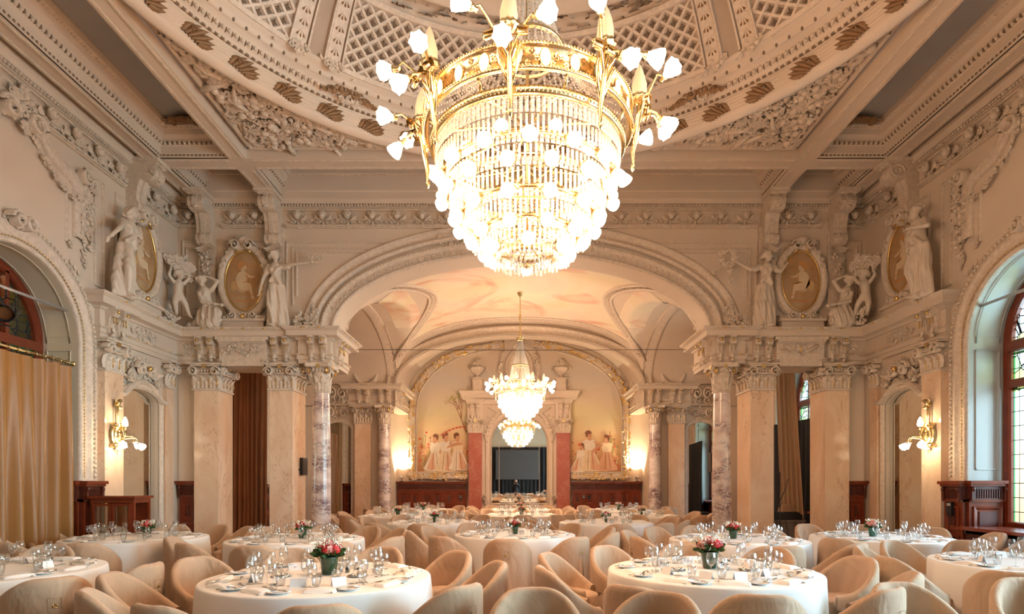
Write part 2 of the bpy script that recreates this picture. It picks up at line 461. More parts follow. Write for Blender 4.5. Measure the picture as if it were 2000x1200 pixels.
XW, YW, ZE = 6.95, 11.9, 4.61       # side wall plane, arch wall plane, entablature top
YC, RI, RO, ZSP, SILL = 8.1, 1.08, 1.48, 3.72, .82
WY = [-1.3, 3.4, 8.1, 14.85]        # window centres along both long walls
ZTOP = 8.0
def arch_open(yc, r, z0, n=20):
    """outline up one side, over the arch and down: (y, z)"""
    return [(yc + r, z0)] + ell(yc, ZSP, r, r * 1.0, n, 0, PI) + [(yc - r, z0)]
SIDE = {-1: 'left', 1: 'right'}
for s in (-1, 1):
    mb = MB(); X = s * XW
    def q(y0, y1, z0, z1, x=X):
        mb.raw([(x, y0, z0), (x, y1, z0), (x, y1, z1), (x, y0, z1)], [(0, 1, 2, 3)] if s < 0 else [(3, 2, 1, 0)], 0)
    edges = [-3.5]
    for yc in WY: edges += [yc - RI, yc + RI]
    edges += [18.45]
    sill = 0.0 if s < 0 else SILL
    for i in range(0, len(edges), 2):
        if edges[i] < 10 < edges[i + 1]:        # leave a recess for the wall mirror
            q(edges[i], 10.19, 0, ZTOP); q(11.25, edges[i + 1], 0, ZTOP); q(10.19, 11.25, 3.3, ZTOP)
            for a_, b_ in zip(ell(10.72, 3.0, .53, .24, 20, 0, PI)[:-1], ell(10.72, 3.0, .53, .24, 20, 0, PI)[1:]):
                mb.raw([(X, a_[0], a_[1]), (X, b_[0], b_[1]), (X, b_[0], 3.31), (X, a_[0], 3.31)], [(0, 1, 2, 3)], 0)
            mb.add(run([(11.25, 0), (11.25, 3.0)] + ell(10.72, 3.0, .53, .24, 20, 0, PI)[1:-1] + [(10.19, 3.0), (10.19, 0)], [(0, 0), (0, .10)], mp=lambda y, z, h: (s * (XW + h), y, z)), None, 0, False)
        else: q(edges[i], edges[i + 1], 0, ZTOP)
    for yc in WY:
        if s > 0: q(yc - RI, yc + RI, 0, SILL)
        o = arch_open(yc, RI, SILL)[1:-1]
        for a, b in zip(o[:-1], o[1:]):
            mb.raw([(X, a[0], a[1]), (X, b[0], b[1]), (X, b[0], ZTOP), (X, a[0], ZTOP)], [(0, 1, 2, 3)] if s > 0 else [(3, 2, 1, 0)], 0)
        # reveal
        o = arch_open(yc, RI, sill)
        mb.add(run([(a, b) for a, b in o], [(0, 0), (0, .62)], mp=lambda y, z, h: (s * (XW + h), y, z)), None, 1, True)
        # fine panel mouldings on the reveal
        for (h0, h1) in ((.10, .46),):
            o2 = [(a, b) for a, b in arch_open(yc, RI - .012, ZSP + .12)[0:]]
            for hh in (h0, h1):
                mb.add(run(o2, [(0, hh), (.012, hh + .006), (0, hh + .012)], mp=lambda y, z, h: (s * (XW + h), y, z)), None, 1, True)
            for sy in (-1, 1):
                y = yc + sy * (RI - .004)
                for (a, b, c, d) in ((h0, h1, 1.75, 1.765), (h0, h1, ZSP - .12, ZSP - .105), (h0, h0 + .012, 1.75, ZSP - .11), (h1, h1 + .012, 1.75, ZSP - .11), (h0, h1, ZSP + .1, ZSP + .115)):
                    mb.box(min(s * (XW + a), s * (XW + b)), max(s * (XW + a), s * (XW + b)), y - .01, y + .01, c, d, 1)
        if s > 0: mb.box(*sorted((X - s * .05, X + s * .62)), yc - RI - .06, yc + RI + .06, SILL - .06, SILL + .005, 2)
        # archivolt mouldings around the opening
        A = arch_open(yc, RI, 1.58, 32)[::-1]
        prof = [(0, .0), (0, .03), (.02, .05), (.05, .05), (.07, .03), (.20, .03), (.22, .05), (.25, .055), (.29, .04), (.36, .03), (.40, .0)]
        mb.add(run(A, prof, mp=lambda y, z, h: (s * (XW - h), y, z)), None, 3, True)
        for (y, z, a) in walk(arch_open(yc, RI + .085, 1.62, 32), .052):
            mb.add(OCT, T(s * (XW - .05), y, z) @ RX(a) @ SCL(.016, .022, .014), 4 if yc == 8.1 and z < 9 else 4)
        for (y, z, a) in walk(arch_open(yc, RI + .32, 1.62, 32), .075):
            mb.add(BALL, T(s * (XW - .05), y, z) @ RX(a) @ SCL(.024, .027, .024), 3)
    struct(mb, 'wall_' + SIDE[s], [STU, JAMB if s > 0 else WALLP, STU, STU2, GOLD])

# ---- wall of the great arch (the frontal wall), with the openings into the side aisles
def arch_curve(a, b, n=40, z0=ZE, x0=0.0, t0=0.0, t1=PI, p=2.0):
    out = []
    for i in range(n + 1):
        t = t0 + (t1 - t0) * i / n; c, s_ = math.cos(t), math.sin(t)
        out.append((x0 + a * math.copysign(abs(c) ** (2 / p), c), z0 + b * abs(s_) ** (2 / p)))
    return out
def above_arch(mb, y, cur, ztop, xl, xr, mat=0, z0=ZE):
    for a, b in zip(cur[:-1], cur[1:]):
        mb.raw([(a[0], y, a[1]), (b[0], y, b[1]), (b[0], y, ztop), (a[0], y, ztop)], [(0, 1, 2, 3)], mat)
    mb.raw([(xl, y, z0), (cur[-1][0], y, z0), (cur[-1][0], y, ztop), (xl, y, ztop)], [(0, 1, 2, 3)], mat)
    mb.raw([(cur[0][0], y, z0), (xr, y, z0), (xr, y, ztop), (cur[0][0], y, ztop)], [(0, 1, 2, 3)], mat)
AI = arch_curve(3.79, 1.56)
mb = MB()
above_arch(mb, YW, AI, ZTOP, -XW, XW)
above_arch(mb, YW + .62, AI, 7.4, -XW, XW)
mb.add(run(AI, [(0, YW), (0, YW + .62)], mp=lambda x, z, h: (x, h, z)), None, 0, True)
for s in (-1, 1):
    mb.box(*sorted((s * 6.53, s * 6.94)), YW, 12.42, 0, 3.85)
    mb.box(min(s * 3.85, s * 6.94), max(s * 3.85, s * 6.94), YW - .005, 12.43, 3.86, ZE)
    # pier run back along the alcove
    mb.box(min(s * 3.87, s * 4.3), max(s * 3.87, s * 4.3), YW + .1, 12.9, 3.95, ZE)
# arch mouldings on the face
outer = arch_curve(4.42, 2.17, 48, p=2.12)
def arch_band(mb, curve, prof, mat=0, y=YW):
    mb.add(run(curve, prof, mp=lambda x, z, h: (x, y - h, z)), None, mat, True)
arch_band(mb, arch_curve(3.79, 1.56, 48), [(0, 0), (0, .02), (-.02, .05), (-.05, .05), (-.06, .035), (-.2, .05), (-.22, .075), (-.25, .08), (-.28, .05)], 1)
arch_band(mb, arch_curve(4.12, 1.90, 48, p=2.06), [(0, .03), (-.01, .09), (-.05, .11), (-.09, .09), (-.11, .04), (-.2, .03), (-.22, .07), (-.26, .09), (-.29, .06), (-.31, 0)], 1)
for (x, z, a) in walk(arch_curve(4.04, 1.82, 60, p=2.04), .062):
    mb.add(BALL, T(x, YW - .07, z) @ RY(-a) @ SCL(.026, .022, .022), 1)
for (x, z, a) in walk(arch_curve(3.9, 1.67, 60), .135):
    if abs(x) > 1.15 and z > 4.95:
        mb.add(ROSE, T(x, YW - .05, z) @ SCL(.06, .1, .06), 1)
        mb.add(LEAF, T(x, YW - .04, z) @ RY(PI / 2 - a) @ SCL(.09), 1)
        mb.add(BALL, T(x + .04, YW - .06, z + .03) @ SCL(.022), 1)
# panel mouldings in the spandrels and between the pilasters above the cornice
def panel(mb, M, x0, x1, z0, z1, mat=1, d=.03, w=.05):
    c = [(x0, z0), (x1, z0), (x1, z1), (x0, z1)]
    mb.add(run(c, [(0, 0), (.006, d), (w * .4, d * 1.2), (w * .6, d * .5), (w, d * .4), (w, 0)], closed=True, mp=lambda x, z, h: (x, -h, z)), M, mat, False)
for s in (-1, 1):
    M = SCL(s, 1, 1) @ T(0, YW, 0)
    sp = [(4.83, 5.0), (4.83, 6.52), (1.7, 6.52)] + [(x, z + .12) for x, z in arch_curve(4.55, 2.1, 48, p=2.15) if 1.9 < x < 4.54 and z > 4.9][::-1] if False else [(4.8, 4.75), (4.8, 6.5), (2.35, 6.5)]
    for k, off in enumerate((0, .12, .2)):
        c = [(4.76 - off, 4.9 + off * 2), (4.76 - off, 6.42 - off), (2.6 + off * 2.6, 6.42 - off)]
        mb.add(run(c, [(0, 0), (.01, .035), (.03, .035), (.045, 0)], mp=lambda x, z, h: (x, -h, z)), M, 1, False)
    panel(mb, M, 5.12, 6.02, 4.9, 6.45); panel(mb, M, 5.25, 5.9, 5.05, 6.3)
    panel(mb, M, 6.42, 6.85, 4.9, 6.45); panel(mb, M, 6.5, 6.78, 5.05, 6.3)
    # flat pilaster strips under the big consoles
    for xc in (4.95, 6.33):
        mb.box(xc - .17, xc + .17, -.06, 0, ZE, 6.7, 1, M)
# floral heap at the arch feet
for s in (-1, 1):
    M = T(s * 4.28, YW - .16, ZE)
    cluster(mb, M @ T(0, 0, .14), .55, .34, 60, 5 + s, 1, 1.0)
    cluster(mb, M @ T(-s * .16, 0, .38), .16, .5, 24, 9 + s, 1, .9)
# keystone ornament & frieze with cherub heads and swags
def frieze(mb, M, L, z0, z1, mat=1, step=.50, seed=3):
    h = z1 - z0
    mb.box(0, L, -.05, 0, z0 - .04, z0, mat, M); mb.box(0, L, -.08, 0, z0 - .02, z0 + .01, mat, M)
    mb.box(0, L, -.07, 0, z1, z1 + .03, mat, M)
    n = max(1, int(round(L / step))); st = L / n
    for i in range(n):
        x = (i + .5) * st; Z = z0 + h * .55
        mb.add(BALLH, M @ T(x, -.11, Z + .02) @ SCL(.062, .07, .078), mat)
        mb.add(BALL, M @ T(x, -.18, Z + .005) @ SCL(.013), mat)
        for q_ in range(7): mb.add(BALL, M @ T(x + .062 * math.cos(q_ * .52), -.12, Z + .04 + .055 * math.sin(q_ * .52)) @ SCL(.026), mat)
        for e in (-1, 1):
            mb.add(BALL, M @ T(x + e * .035, -.11, Z + .06) @ SCL(.035), mat)
            mb.add(LEAF, M @ T(x + e * .05, -.04, Z - .05) @ RY(e * .9) @ SCL(.15, .15, .20), mat); mb.add(LEAF, M @ T(x + e * .03, -.05, Z - .06) @ RY(e * 1.9) @ SCL(.11, .13, .16), mat)
            mb.add(VOL, M @ T(x + e * .075, -.05, Z - .09) @ SCL(.035 * e, .1, .035), mat)
        mb.add(ROSE, M @ T(x, -.05, Z + .12) @ SCL(.05), mat)
        mb.add(LEAF, M @ T(x, -.05, Z - .06) @ RX(PI) @ SCL(.11, -.12, .16), mat)
        mb.add(BALL, M @ T(x, -.05, Z - .2) @ SCL(.02), mat)
        garland(mb, M @ T(x + st / 2, 0, 0), swag(-st / 2 + .06, st / 2 - .06, Z + .03, .10, 6), .052, seed + i, mat)
mb2 = MB()
frieze(mb2, T(-4.75, YW, 0), 9.5, 6.72, 7.02)
for s in (-1, 1):
    frieze(mb2, T(s * 5.58 - .45, YW, 0), .9, 6.72, 7.02, step=.45); frieze(mb2, T(s * 6.68 - .22, YW, 0), .44, 6.72, 7.02)
    Ms = (T(-XW, 0, 0) @ RZ(PI / 2)) if s < 0 else (T(XW, 0, 0) @ RZ(-PI / 2))
    if s < 0: frieze(mb2, Ms @ T(1.5, 0, 0), 8.75, 6.72, 7.02)
    else: frieze(mb2, Ms @ T(-10.25, 0, 0), 8.75, 6.72, 7.02)
    if s < 0: frieze(mb2, Ms @ T(10.75, 0, 0), 1.1, 6.72, 7.02)
    else: frieze(mb2, Ms @ T(-11.85, 0, 0), 1.1, 6.72, 7.02)
cluster(mb2, T(-1.35, YW - .06, 6.42), .7, .3, 30, 44); cluster(mb2, T(1.35, YW - .06, 6.42), .7, .3, 30, 45)
cluster(mb2, T(0, YW - .06, 6.5), 1.1, .4, 50, 46)
struct(mb, 'wall_arch', [STU, STU2])
struct(mb2, 'trim_frieze', [STU2, STU2])

# ---- entablature along walls and over the columns (runs mirrored on both sides)
EP = [(.4, 3.92), (0, 3.92), (0, 4.0), (-.02, 4.0), (-.02, 4.07), (-.05, 4.09), (-.05, 4.11), (0, 4.12), (0, 4.38), (-.03, 4.39), (-.05, 4.42), (-.08, 4.43),
      (-.17, 4.44), (-.18, 4.455), (-.18, 4.54), (-.20, 4.55), (-.23, 4.575), (-.25, 4.60), (-.25, 4.61), (.4, 4.61)]
def entabl(mb, path, seed, cons=(), M=ID, flip=False):
    mb.add(run(path, EP), M, 0, False)
    # leaf enrichment on the crown moulding, gilt buds
    for i in range(len(path) - 1):
        (ax, ay), (bx, by) = path[i], path[i + 1]
        L = math.dist(path[i], path[i + 1])
        if L < .5: continue
        a = math.atan2(by - ay, bx - ax)
        for (x, y, _) in walk([path[i], path[i + 1]], .05):
            mb.add(OCT, M @ T(x, y, 4.585) @ RZ(a) @ T(0, -.235, 0) @ SCL(.024, .02, .022), 1)
        for (x, y, _) in walk([path[i], path[i + 1]], .42):
            mb.add(BALL, M @ T(x, y, 4.575) @ RZ(a) @ T(0, -.24, 0) @ SCL(.03, .02, .02), 2)
        for (x, y, _) in walk([path[i], path[i + 1]], .034):
            mb.add(BOX, M @ T(x, y, 4.095) @ RZ(a) @ T(0, -.045, 0) @ SCL(.018, .03, .022), 1)
        for (x, y, _) in walk([path[i], path[i + 1]], .25):
            mb.add(BALL, M @ T(x, y, 4.095) @ RZ(a) @ T(0, -.06, 0) @ SCL(.03, .014, .013), 2)
mbE = MB(); mbC = MB()
pathL = [(-7.0, 9.55), (-6.86, 9.55), (-6.86, 10.15), (-6.90, 10.15), (-6.90, 11.80), (-4.45, 11.80), (-4.45, 11.72), (-3.80, 11.72), (-3.80, 12.95), (-4.35, 12.95)]
for s in (-1, 1):
    M = ID if s < 0 else SCL(-1, 1, 1)
    entabl(mbE, pathL, 3, M=M)
    # paired scroll brackets in the frieze
    def pair(x, y, rz, w=.115):
        for e in (-1, 1):
            K = M @ T(x, y, 0) @ RZ(rz) @ T(e * .118, 0, 0)
            console(mbC, K @ T(0, 0, 4.44), w, .44, .17, 0, 0)
            mbC.add(LEAF, K @ T(0, -.12, 4.10) @ RX(PI) @ SCL(.13, -.1, .12), 0)
            mbC.add(BALL, K @ T(0, -.10, 3.98) @ SCL(.035), 0)
            mbC.add(BALL, K @ T(0, -.19, 4.36) @ SCL(.03), 1)
            for g in (-1, 1): mbC.add(BOX, K @ T(g * .035, -.135, 4.25) @ SCL(.007, .02, .16), 1)
    pair(-6.29, 11.8, 0); pair(-4.80, 11.8, 0); pair(-4.04, 11.72, 0)
    pair(-6.86, 9.84, PI / 2); pair(-3.80, 12.05, PI / 2)
    for (x, y, rz, w) in ((-6.66, 11.8, 0, .3), (-4.42, 11.8, 0, .26), (-6.90, 10.75, PI / 2, .8)):
        cluster(mbC, M @ T(x, y, 4.25) @ RZ(rz), w, .2, int(40 * w / .3 * .8), int(100 + x * 10), 0, .75)
    # raised tablet with a relief between the pilasters
    K = M @ T(-5.53, 11.72, 0)
    mbC.box(-.47, .47, -.04, .1, 3.93, 4.4, 0, K)
    mbC.add(run([(-.47, 4.37), (.47, 4.37)], [(0, .03), (0, .12), (-.04, .12), (-.04, .09), (-.07, .05)][::-1], mp=lambda x, z, h: (x, -h, z), cap=True), K, 0, False)
    mbC.box(-.52, .52, -.12, .08, 4.37, 4.43, 0, K)
    mbC.box(-.42, .42, -.06, .1, 3.86, 3.95, 0, K)
    if s < 0: cluster(mbC, K @ T(0, -.05, 4.19), .82, .2, 95, 77, 0, .75)
    else:
        cluster(mbC, K @ T(0, -.05, 4.19), .3, .2, 26, 78, 0, .8)
        for e in (-1, 1):
            mbC.add(tube([(e * .02, -.07, 4.12), (e * .18, -.07, 4.17), (e * .34, -.07, 4.27)], [.012, .018, .03], 8), K, 0)
            for i in range(9): mbC.add(LEAF, K @ T(e * (.08 + i * .036), -.055, 4.13 + .014 * (i % 3)) @ RY(e * (1.1 + .25 * (i % 2))) @ SCL(.1), 0)
        mbC.add(tube(ell(-.05, 4.3, .05, .03, 12), .008, 6) if False else tube([(x, -.07, z) for x, z in ell(-.055, 4.3, .05, .035, 14)], .009, 6, True), K, 0)
        mbC.add(tube([(x, -.07, z) for x, z in ell(.055, 4.3, .05, .035, 14)], .009, 6, True), K, 0)
        mbC.add(LEAF, K @ T(0, -.07, 4.25) @ RX(PI) @ SCL(.08, -.1, .18), 1)
    for e in (-1, 1):
        for g in range(3): mbC.box(e * .44 - .01 + (g - 1) * .035 * 1, e * .44 + .01 + (g - 1) * .035, -.075, -.03, 3.94, 3.99, 0, K)
struct(mbE, 'trim_cornice', [STU, STU2, GOLD])
struct(mbC, 'trim_bracket_frieze', [STU2, GOLD])

# ---- lower walls behind: aisle end walls, alcove side walls, back wall
YR, YB, XB = 18.45, 20.7, 3.87
mb = MB()
for s in (-1, 1):
    x0, x1 = sorted((s * XB, s * XW))
    mb.raw([(x0, YR, 3.93), (x1, YR, 3.93), (x1, YR, 7.2), (x0, YR, 7.2)], [(0, 1, 2, 3)], 0)
    w0, w1 = sorted((s * 4.3, s * XW)); mb.raw([(w0, YR, 0), (w1, YR, 0), (w1, YR, 3.95), (w0, YR, 3.95)], [(0, 1, 2, 3)], 0)
    mb.raw([(s * XB, YR - .15, 3.93), (s * XB, YB, 3.93), (s * XB, YB, 7.2), (s * XB, YR - .15, 7.2)], [(0, 1, 2, 3)], 0)
    mb.raw([(s * 4.3, YR, 0), (s * 4.3, YB, 0), (s * 4.3, YB, 3.95), (s * 4.3, YR, 3.95)], [(0, 1, 2, 3)], 0)
    mb.raw([(s * XB, YR, 3.935), (s * 4.3, YR, 3.935), (s * 4.3, YB, 3.935), (s * XB, YB, 3.935)], [(0, 1, 2, 3)], 0)
    mb.box(x0 if s > 0 else s * 4.0, s * 4.0 if s > 0 else x1, YR - .15, YR + .02, 0, 4.61) if False else None
AR = arch_curve(3.87, 1.56)
above_arch(mb, YR, AR, 7.2, -XW, XW)
mb.add(run(AR, [(0, YR - .2), (0, YR + .55)], mp=lambda x, z, h: (x, h, z)), None, 0, True)
mb.add(run(AR, [(0, 0), (0, .12), (-.04, .14), (-.1, .1), (-.2, .1), (-.24, .14), (-.28, .1), (-.3, 0)], mp=lambda x, z, h: (x, YR - h, z)), None, 1, True)
above_arch(mb, YR + .55, AR, 7.2, -4.4, 4.4)
for (x, z, a) in walk(arch_curve(3.98, 1.66, 60), .14):
    if abs(x) > 1.0 and z > 4.9: mb.add(ROSE, T(x, YR - .12, z) @ SCL(.06), 1); mb.add(LEAF, T(x, YR - .1, z) @ RY(PI / 2 - a) @ SCL(.1), 1)
# niche ceiling
AN = arch_curve(3.87, 2.06, z0=4.61)
mb.add(run(AN, [(0, YR + .5), (0, YB + .02)], mp=lambda x, z, h: (x, h, z)), None, 0, True)
mb.raw([(-4.31, YB, 0), (4.31, YB, 0), (4.31, YB, 7.2), (-4.31, YB, 7.2)], [(0, 1, 2, 3)], 0)
# aisle end wall ornament above the arched mirrors
for s in (-1, 1):
    K = T(s * 5.7, YR, 0)
    panel(mb, K, -.52, .52, 4.05, 4.75)
    for e in (-1, 1):
        mb.add(VOL, K @ T(e * .16, -.06, 4.33) @ SCL(.16 * e, .25, .2), 1); mb.add(VOL, K @ T(e * .14, -.06, 4.12) @ SCL(.1 * e, .2, -.12), 1)
    mb.add(LEAF, K @ T(0, -.05, 4.2) @ SCL(.3, .3, .4), 1)
    cluster(mb, K @ T(0, -.04, 3.72), .72, .42, 60, 31, 1, 1.1)
    for e in (-1, 1): mb.add(VOL, K @ T(e * .2, -.06, 3.72) @ SCL(.12 * e, .25, .14), 1)
    # big oval cartouche higher up, seen through the side arch
    mb.add(run(ell(0, 5.15, .34, .5, 28), [(0, 0), (.01, .09), (-.07, .12), (-.12, .04), (-.14, 0)], closed=True, mp=lambda x, z, h: (x, -h, z)), K @ T(-s * .9, 0, 0), 1, True)
    for i in range(14):
        a = -.4 + i * .3
        mb.add(LEAF, K @ T(-s * .9 + .42 * math.cos(a), -.05, 5.15 + .58 * math.sin(a)) @ RY(PI / 2 - a + 1.2) @ SCL(.2), 1)
    frieze(mb, T(-XW if s < 0 else 4.6, YR, 0), 2.2, 4.5, 4.62) if False else None
struct(mb, 'wall_back', [STU, STU2])

# rear entablature (same height, further back)
mbE = MB(); mbC = MB()
pathR = [(-6.95, 18.45), (-5.35, 18.45), (-5.35, 18.4), (-3.86, 18.4), (-3.86, 20.7)]
for s in (-1, 1):
    M = ID if s < 0 else SCL(-1, 1, 1)
    mbE.add(run(pathR[1:], EP), M, 0, False)
    for i in (2, 3):
        (ax, ay), (bx, by) = pathR[i], pathR[i + 1]
        a = math.atan2(by - ay, bx - ax)
        for (x, y, _) in walk([pathR[i], pathR[i + 1]], .07): mbE.add(OCT, M @ T(x, y, 4.585) @ RZ(a) @ T(0, -.235, 0) @ SCL(.034, .02, .022), 1)
        for (x, y, _) in walk([pathR[i], pathR[i + 1]], .4): mbE.add(BALL, M @ T(x, y, 4.1) @ RZ(a) @ T(0, -.06, 0) @ SCL(.03, .02, .02), 2)
    for (x, y, rz) in ((-4.88, 18.4, 0), (-4.2, 18.4, 0), (-3.86, 18.8, PI / 2)):
        for e in (-1, 1):
            K = M @ T(x, y, 0) @ RZ(rz) @ T(e * .12, 0, 0)
            console(mbC, K @ T(0, 0, 4.44), .115, .44, .17, 0, 0)
            mbC.add(LEAF, K @ T(0, -.12, 4.10) @ RX(PI) @ SCL(.13, -.1, .12), 0); mbC.add(BALL, K @ T(0, -.19, 4.36) @ SCL(.03), 1)
    cluster(mbC, M @ T(-4.54, 18.4, 4.25), .2, .2, 22, 8, 0, .8)
struct(mbE, 'trim_cornice_rear', [STU, STU2, GOLD]); struct(mbC, 'trim_bracket_frieze_rear', [STU2, GOLD])

# ---- alcove vault: a groin vault with the painted panel in its crown
def vaultA(x): return ZE + 2.05 * max(0, 1 - (abs(x) / 3.87) ** 2.4) ** (1 / 2.4) if abs(x) < 3.87 else 0
def vaultB(y): return ZE + 1.5 * max(0, 1 - (abs(y - 15.65) / 2.75) ** 2.1) ** (1 / 2.1) if abs(y - 15.65) < 2.75 else ZE + .02
def vz(x, y): return max(vaultA(x) - .14 * ((y - 15.5) / 2.9) ** 2, vaultB(y) + (.0 if abs(x) < 3.87 else 0))
mb = MB(); nx, ny = 140, 64
xs = [-XW + 2 * XW * i / nx for i in range(nx + 1)]; ys = [12.45 + 6.0 * j / ny for j in range(ny + 1)]
V = [(x, y, vz(x, y)) for y in ys for x in xs]
mb.raw(V, [(j * (nx + 1) + i, (j + 1) * (nx + 1) + i, (j + 1) * (nx + 1) + i + 1, j * (nx + 1) + i + 1) for j in range(ny) for i in range(nx)], 0, True)
def pw(y): return 2.15 + 1.22 * min(1, abs((y - 15.3) / 2.55)) ** 1.7
edge = [(pw(y), y) for y in [12.8 + 5.05 * i / 40 for i in range(41)]]
loop = edge + [(x, 17.85 + .0 * x) for x in [pw(17.85) * (1 - i / 20) for i in range(1, 40)]] + [(-x, y) for x, y in edge[::-1]] + [(x, 12.8) for x in [-pw(12.8) * (1 - i / 20) for i in range(1, 40)]]
mv = lambda x, y, h: (x, y, vz(x, y) - h)
mb.add(run(loop, [(.0, .0), (.01, .05), (-.05, .06), (-.08, .03), (-.2, .03), (-.22, .06), (-.25, .05), (-.27, 0)], closed=True, mp=mv), None, 1, True)
for (x, y, a) in walk([(p[0] + n[0] * -.14, p[1] + n[1] * -.14) for p, n in zip(loop, offs(loop, True))], .085, True):
    mb.add(BALL, T(x, y, vz(x, y) - .035) @ RZ(a) @ SCL(.026, .05, .025), 1)
# lunette cartouches on the sail parts
for s in (-1, 1):
    for (a, b, yc2, dy) in ((3.0, 3.72, 15.35, 1.15),):
        lp = [(s * (3.62 + .0), 15.35 - dy), (s * 3.62, 15.35 + dy), (s * 2.75, 15.35 + dy * .55), (s * 2.62, 15.35), (s * 2.75, 15.35 - dy * .55)]
    # ribs along the side arches, with leaf garlands
    rib = [(y, vaultB(y)) for y in [12.92 + 5.46 * i / 40 for i in range(41)]]
    mb.add(run(rib, [(0, -.25), (0, .0), (.02, .03), (.08, .03), (.1, .0), (.16, 0), (.18, .03), (.22, 0), (.22, -.25)], mp=lambda y, z, h: (s * (3.87 - h), y, z - .03)), None, 1, True)
    for (y, z, a) in walk(rib, .13):
        if z > 4.9 and abs(y - 15.65) > 1.0:
            mb.add(ROSE, T(s * 3.84, y, z - .02) @ RZ(-s * PI / 2) @ SCL(.07), 1); mb.add(BALL, T(s * 3.82, y, z + .05) @ SCL(.035), 1)
struct(mb, 'ceiling_vault', [STU, STU2])

# ---- floor, ceilings, wall behind the camera
FLO = bpy.data.materials.new('parquet'); FLO.use_nodes = True
t = NT(FLO); b = t.N['Principled BSDF']; b.inputs['Roughness'].default_value = .28
tc = t.n('TexCoord'); br = t.n('TexBrick'); mp = t.n('Mapping'); mp.inputs['Rotation'].default_value = (0, 0, PI / 4); t.l(tc.outputs['Object'], mp.inputs[0]); t.l(mp.outputs[0], br.inputs['Vector'])
br.inputs['Color1'].default_value = (.42, .19, .075, 1); br.inputs['Color2'].default_value = (.30, .12, .045, 1); br.inputs['Mortar'].default_value = (.08, .03, .012, 1)
br.inputs['Scale'].default_value = 1.0; br.inputs['Brick Width'].default_value = .5; br.inputs['Row Height'].default_value = .09; br.inputs['Mortar Size'].default_value = .002
t.l(br.outputs['Color'], b.inputs['Base Color'])
mb = MB(); mb.raw([(-9, -4, 0), (9, -4, 0), (9, 21.5, 0), (-9, 21.5, 0)], [(0, 1, 2, 3)]); struct(mb, 'floor', FLO)
mb = MB(); mb.raw([(-XW - .3, -3.5, 0), (XW + .3, -3.5, 0), (XW + .3, -3.5, ZTOP + 1), (-XW - .3, -3.5, ZTOP + 1)], [(3, 2, 1, 0)]); struct(mb, 'wall_rear', WALLP)

YD, RD = 5.55, 4.85
ZS = 7.23; ZCOF = 7.78
mb = MB()
# coffer tops, open over the dome
n = 96
ring = [(RD * math.cos(2 * PI * i / n), YD + RD * math.sin(2 * PI * i / n)) for i in range(n)]
mb.raw([(x, y, ZCOF) for x, y in ring] + [(max(-XW, min(XW, 40 * math.cos(2 * PI * i / n))) * 1.02, max(-3.6, min(12.4, YD + 40 * math.sin(2 * PI * i / n))), ZCOF) for i in range(n)],
       [(i, (i + 1) % n, n + (i + 1) % n, n + i) for i in range(n)], 1)
# spandrel ground around the dome
mb.raw([(x, y, 7.42) for x, y in ring] + [(max(-4.82, min(4.82, 40 * math.cos(2 * PI * i / n))), max(.5, min(10.3, YD + 40 * math.sin(2 * PI * i / n))), 7.42) for i in range(n)],
       [(i, (i + 1) % n, n + (i + 1) % n, n + i) for i in range(n)], 0)
def beamx(y0, y1, x0=-XW, x1=XW):
    mb.box(x0, x1, y0, y1, ZS + .004, 7.9, 0)
    for (a, b) in ((y0 + .04, y0 + .07), (y1 - .07, y1 - .04)): [mb.box(p, q_, a, b, ZS - .018, ZS + .005, 2) for p, q_ in ((-6.32, -5.2), (-4.8, 4.8), (5.2, 6.32))]
def beamy(x0, x1, y0, y1):
    mb.box(x0, x1, y0, y1, ZS, 7.9, 0)
    for (a, b) in ((x0 + .04, x0 + .07), (x1 - .07, x1 - .04)): [mb.box(a, b, p, q_, ZS - .018, ZS + .001, 2) for p, q_ in ((y0, 10.28), (10.73, y1))]
beamx(10.33, 10.68)
for s in (-1, 1):
    for xc in (5.0, 6.52):
        beamy(s * xc - .16, s * xc + .16, -3.5, 11.85)
# stepped coffer cornices with egg and dart
def coffer(x0, x1, y0, y1, sc=1.0, mb=mb):
    c = [(x0, y0), (x1, y0), (x1, y1), (x0, y1)]
    P = [(0, ZS + .0), (.0, ZS + .02), (.03, ZS + .03), (.03, ZS + .07), (.05, ZS + .08), (.05, ZS + .2), (.08, ZS + .21), (.10, ZS + .25), (.12, ZS + .26), (.12, ZS + .30), (.2, ZS + .34), (.22, ZS + .42), (.3, ZS + .45), (.31, ZCOF)]
    mb.add(run(c, [(o * sc, h) for o, h in P], closed=True), None, 0, False)
    o1 = [(x0 + .1 * sc, y0 + .1 * sc), (x1 - .1 * sc, y0 + .1 * sc), (x1 - .1 * sc, y1 - .1 * sc), (x0 + .1 * sc, y1 - .1 * sc)]
    for (x, y, a) in walk(o1, .085, True):
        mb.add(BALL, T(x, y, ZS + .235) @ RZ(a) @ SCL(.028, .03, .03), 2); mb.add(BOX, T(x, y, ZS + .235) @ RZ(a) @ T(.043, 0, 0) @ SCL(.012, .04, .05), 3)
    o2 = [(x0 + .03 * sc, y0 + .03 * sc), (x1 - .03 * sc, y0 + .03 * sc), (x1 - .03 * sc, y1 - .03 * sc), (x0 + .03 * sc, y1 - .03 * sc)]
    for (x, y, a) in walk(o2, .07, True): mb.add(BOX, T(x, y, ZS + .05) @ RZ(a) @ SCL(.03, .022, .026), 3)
    o3 = [(x0 + .25 * sc, y0 + .25 * sc), (x1 - .25 * sc, y0 + .25 * sc), (x1 - .25 * sc, y1 - .25 * sc), (x0 + .25 * sc, y1 - .25 * sc)]
    for (x, y, a) in walk(o3, .06, True): mb.add(OCT, T(x, y, ZS + .435) @ RZ(a) @ SCL(.02, .035, .02), 2)
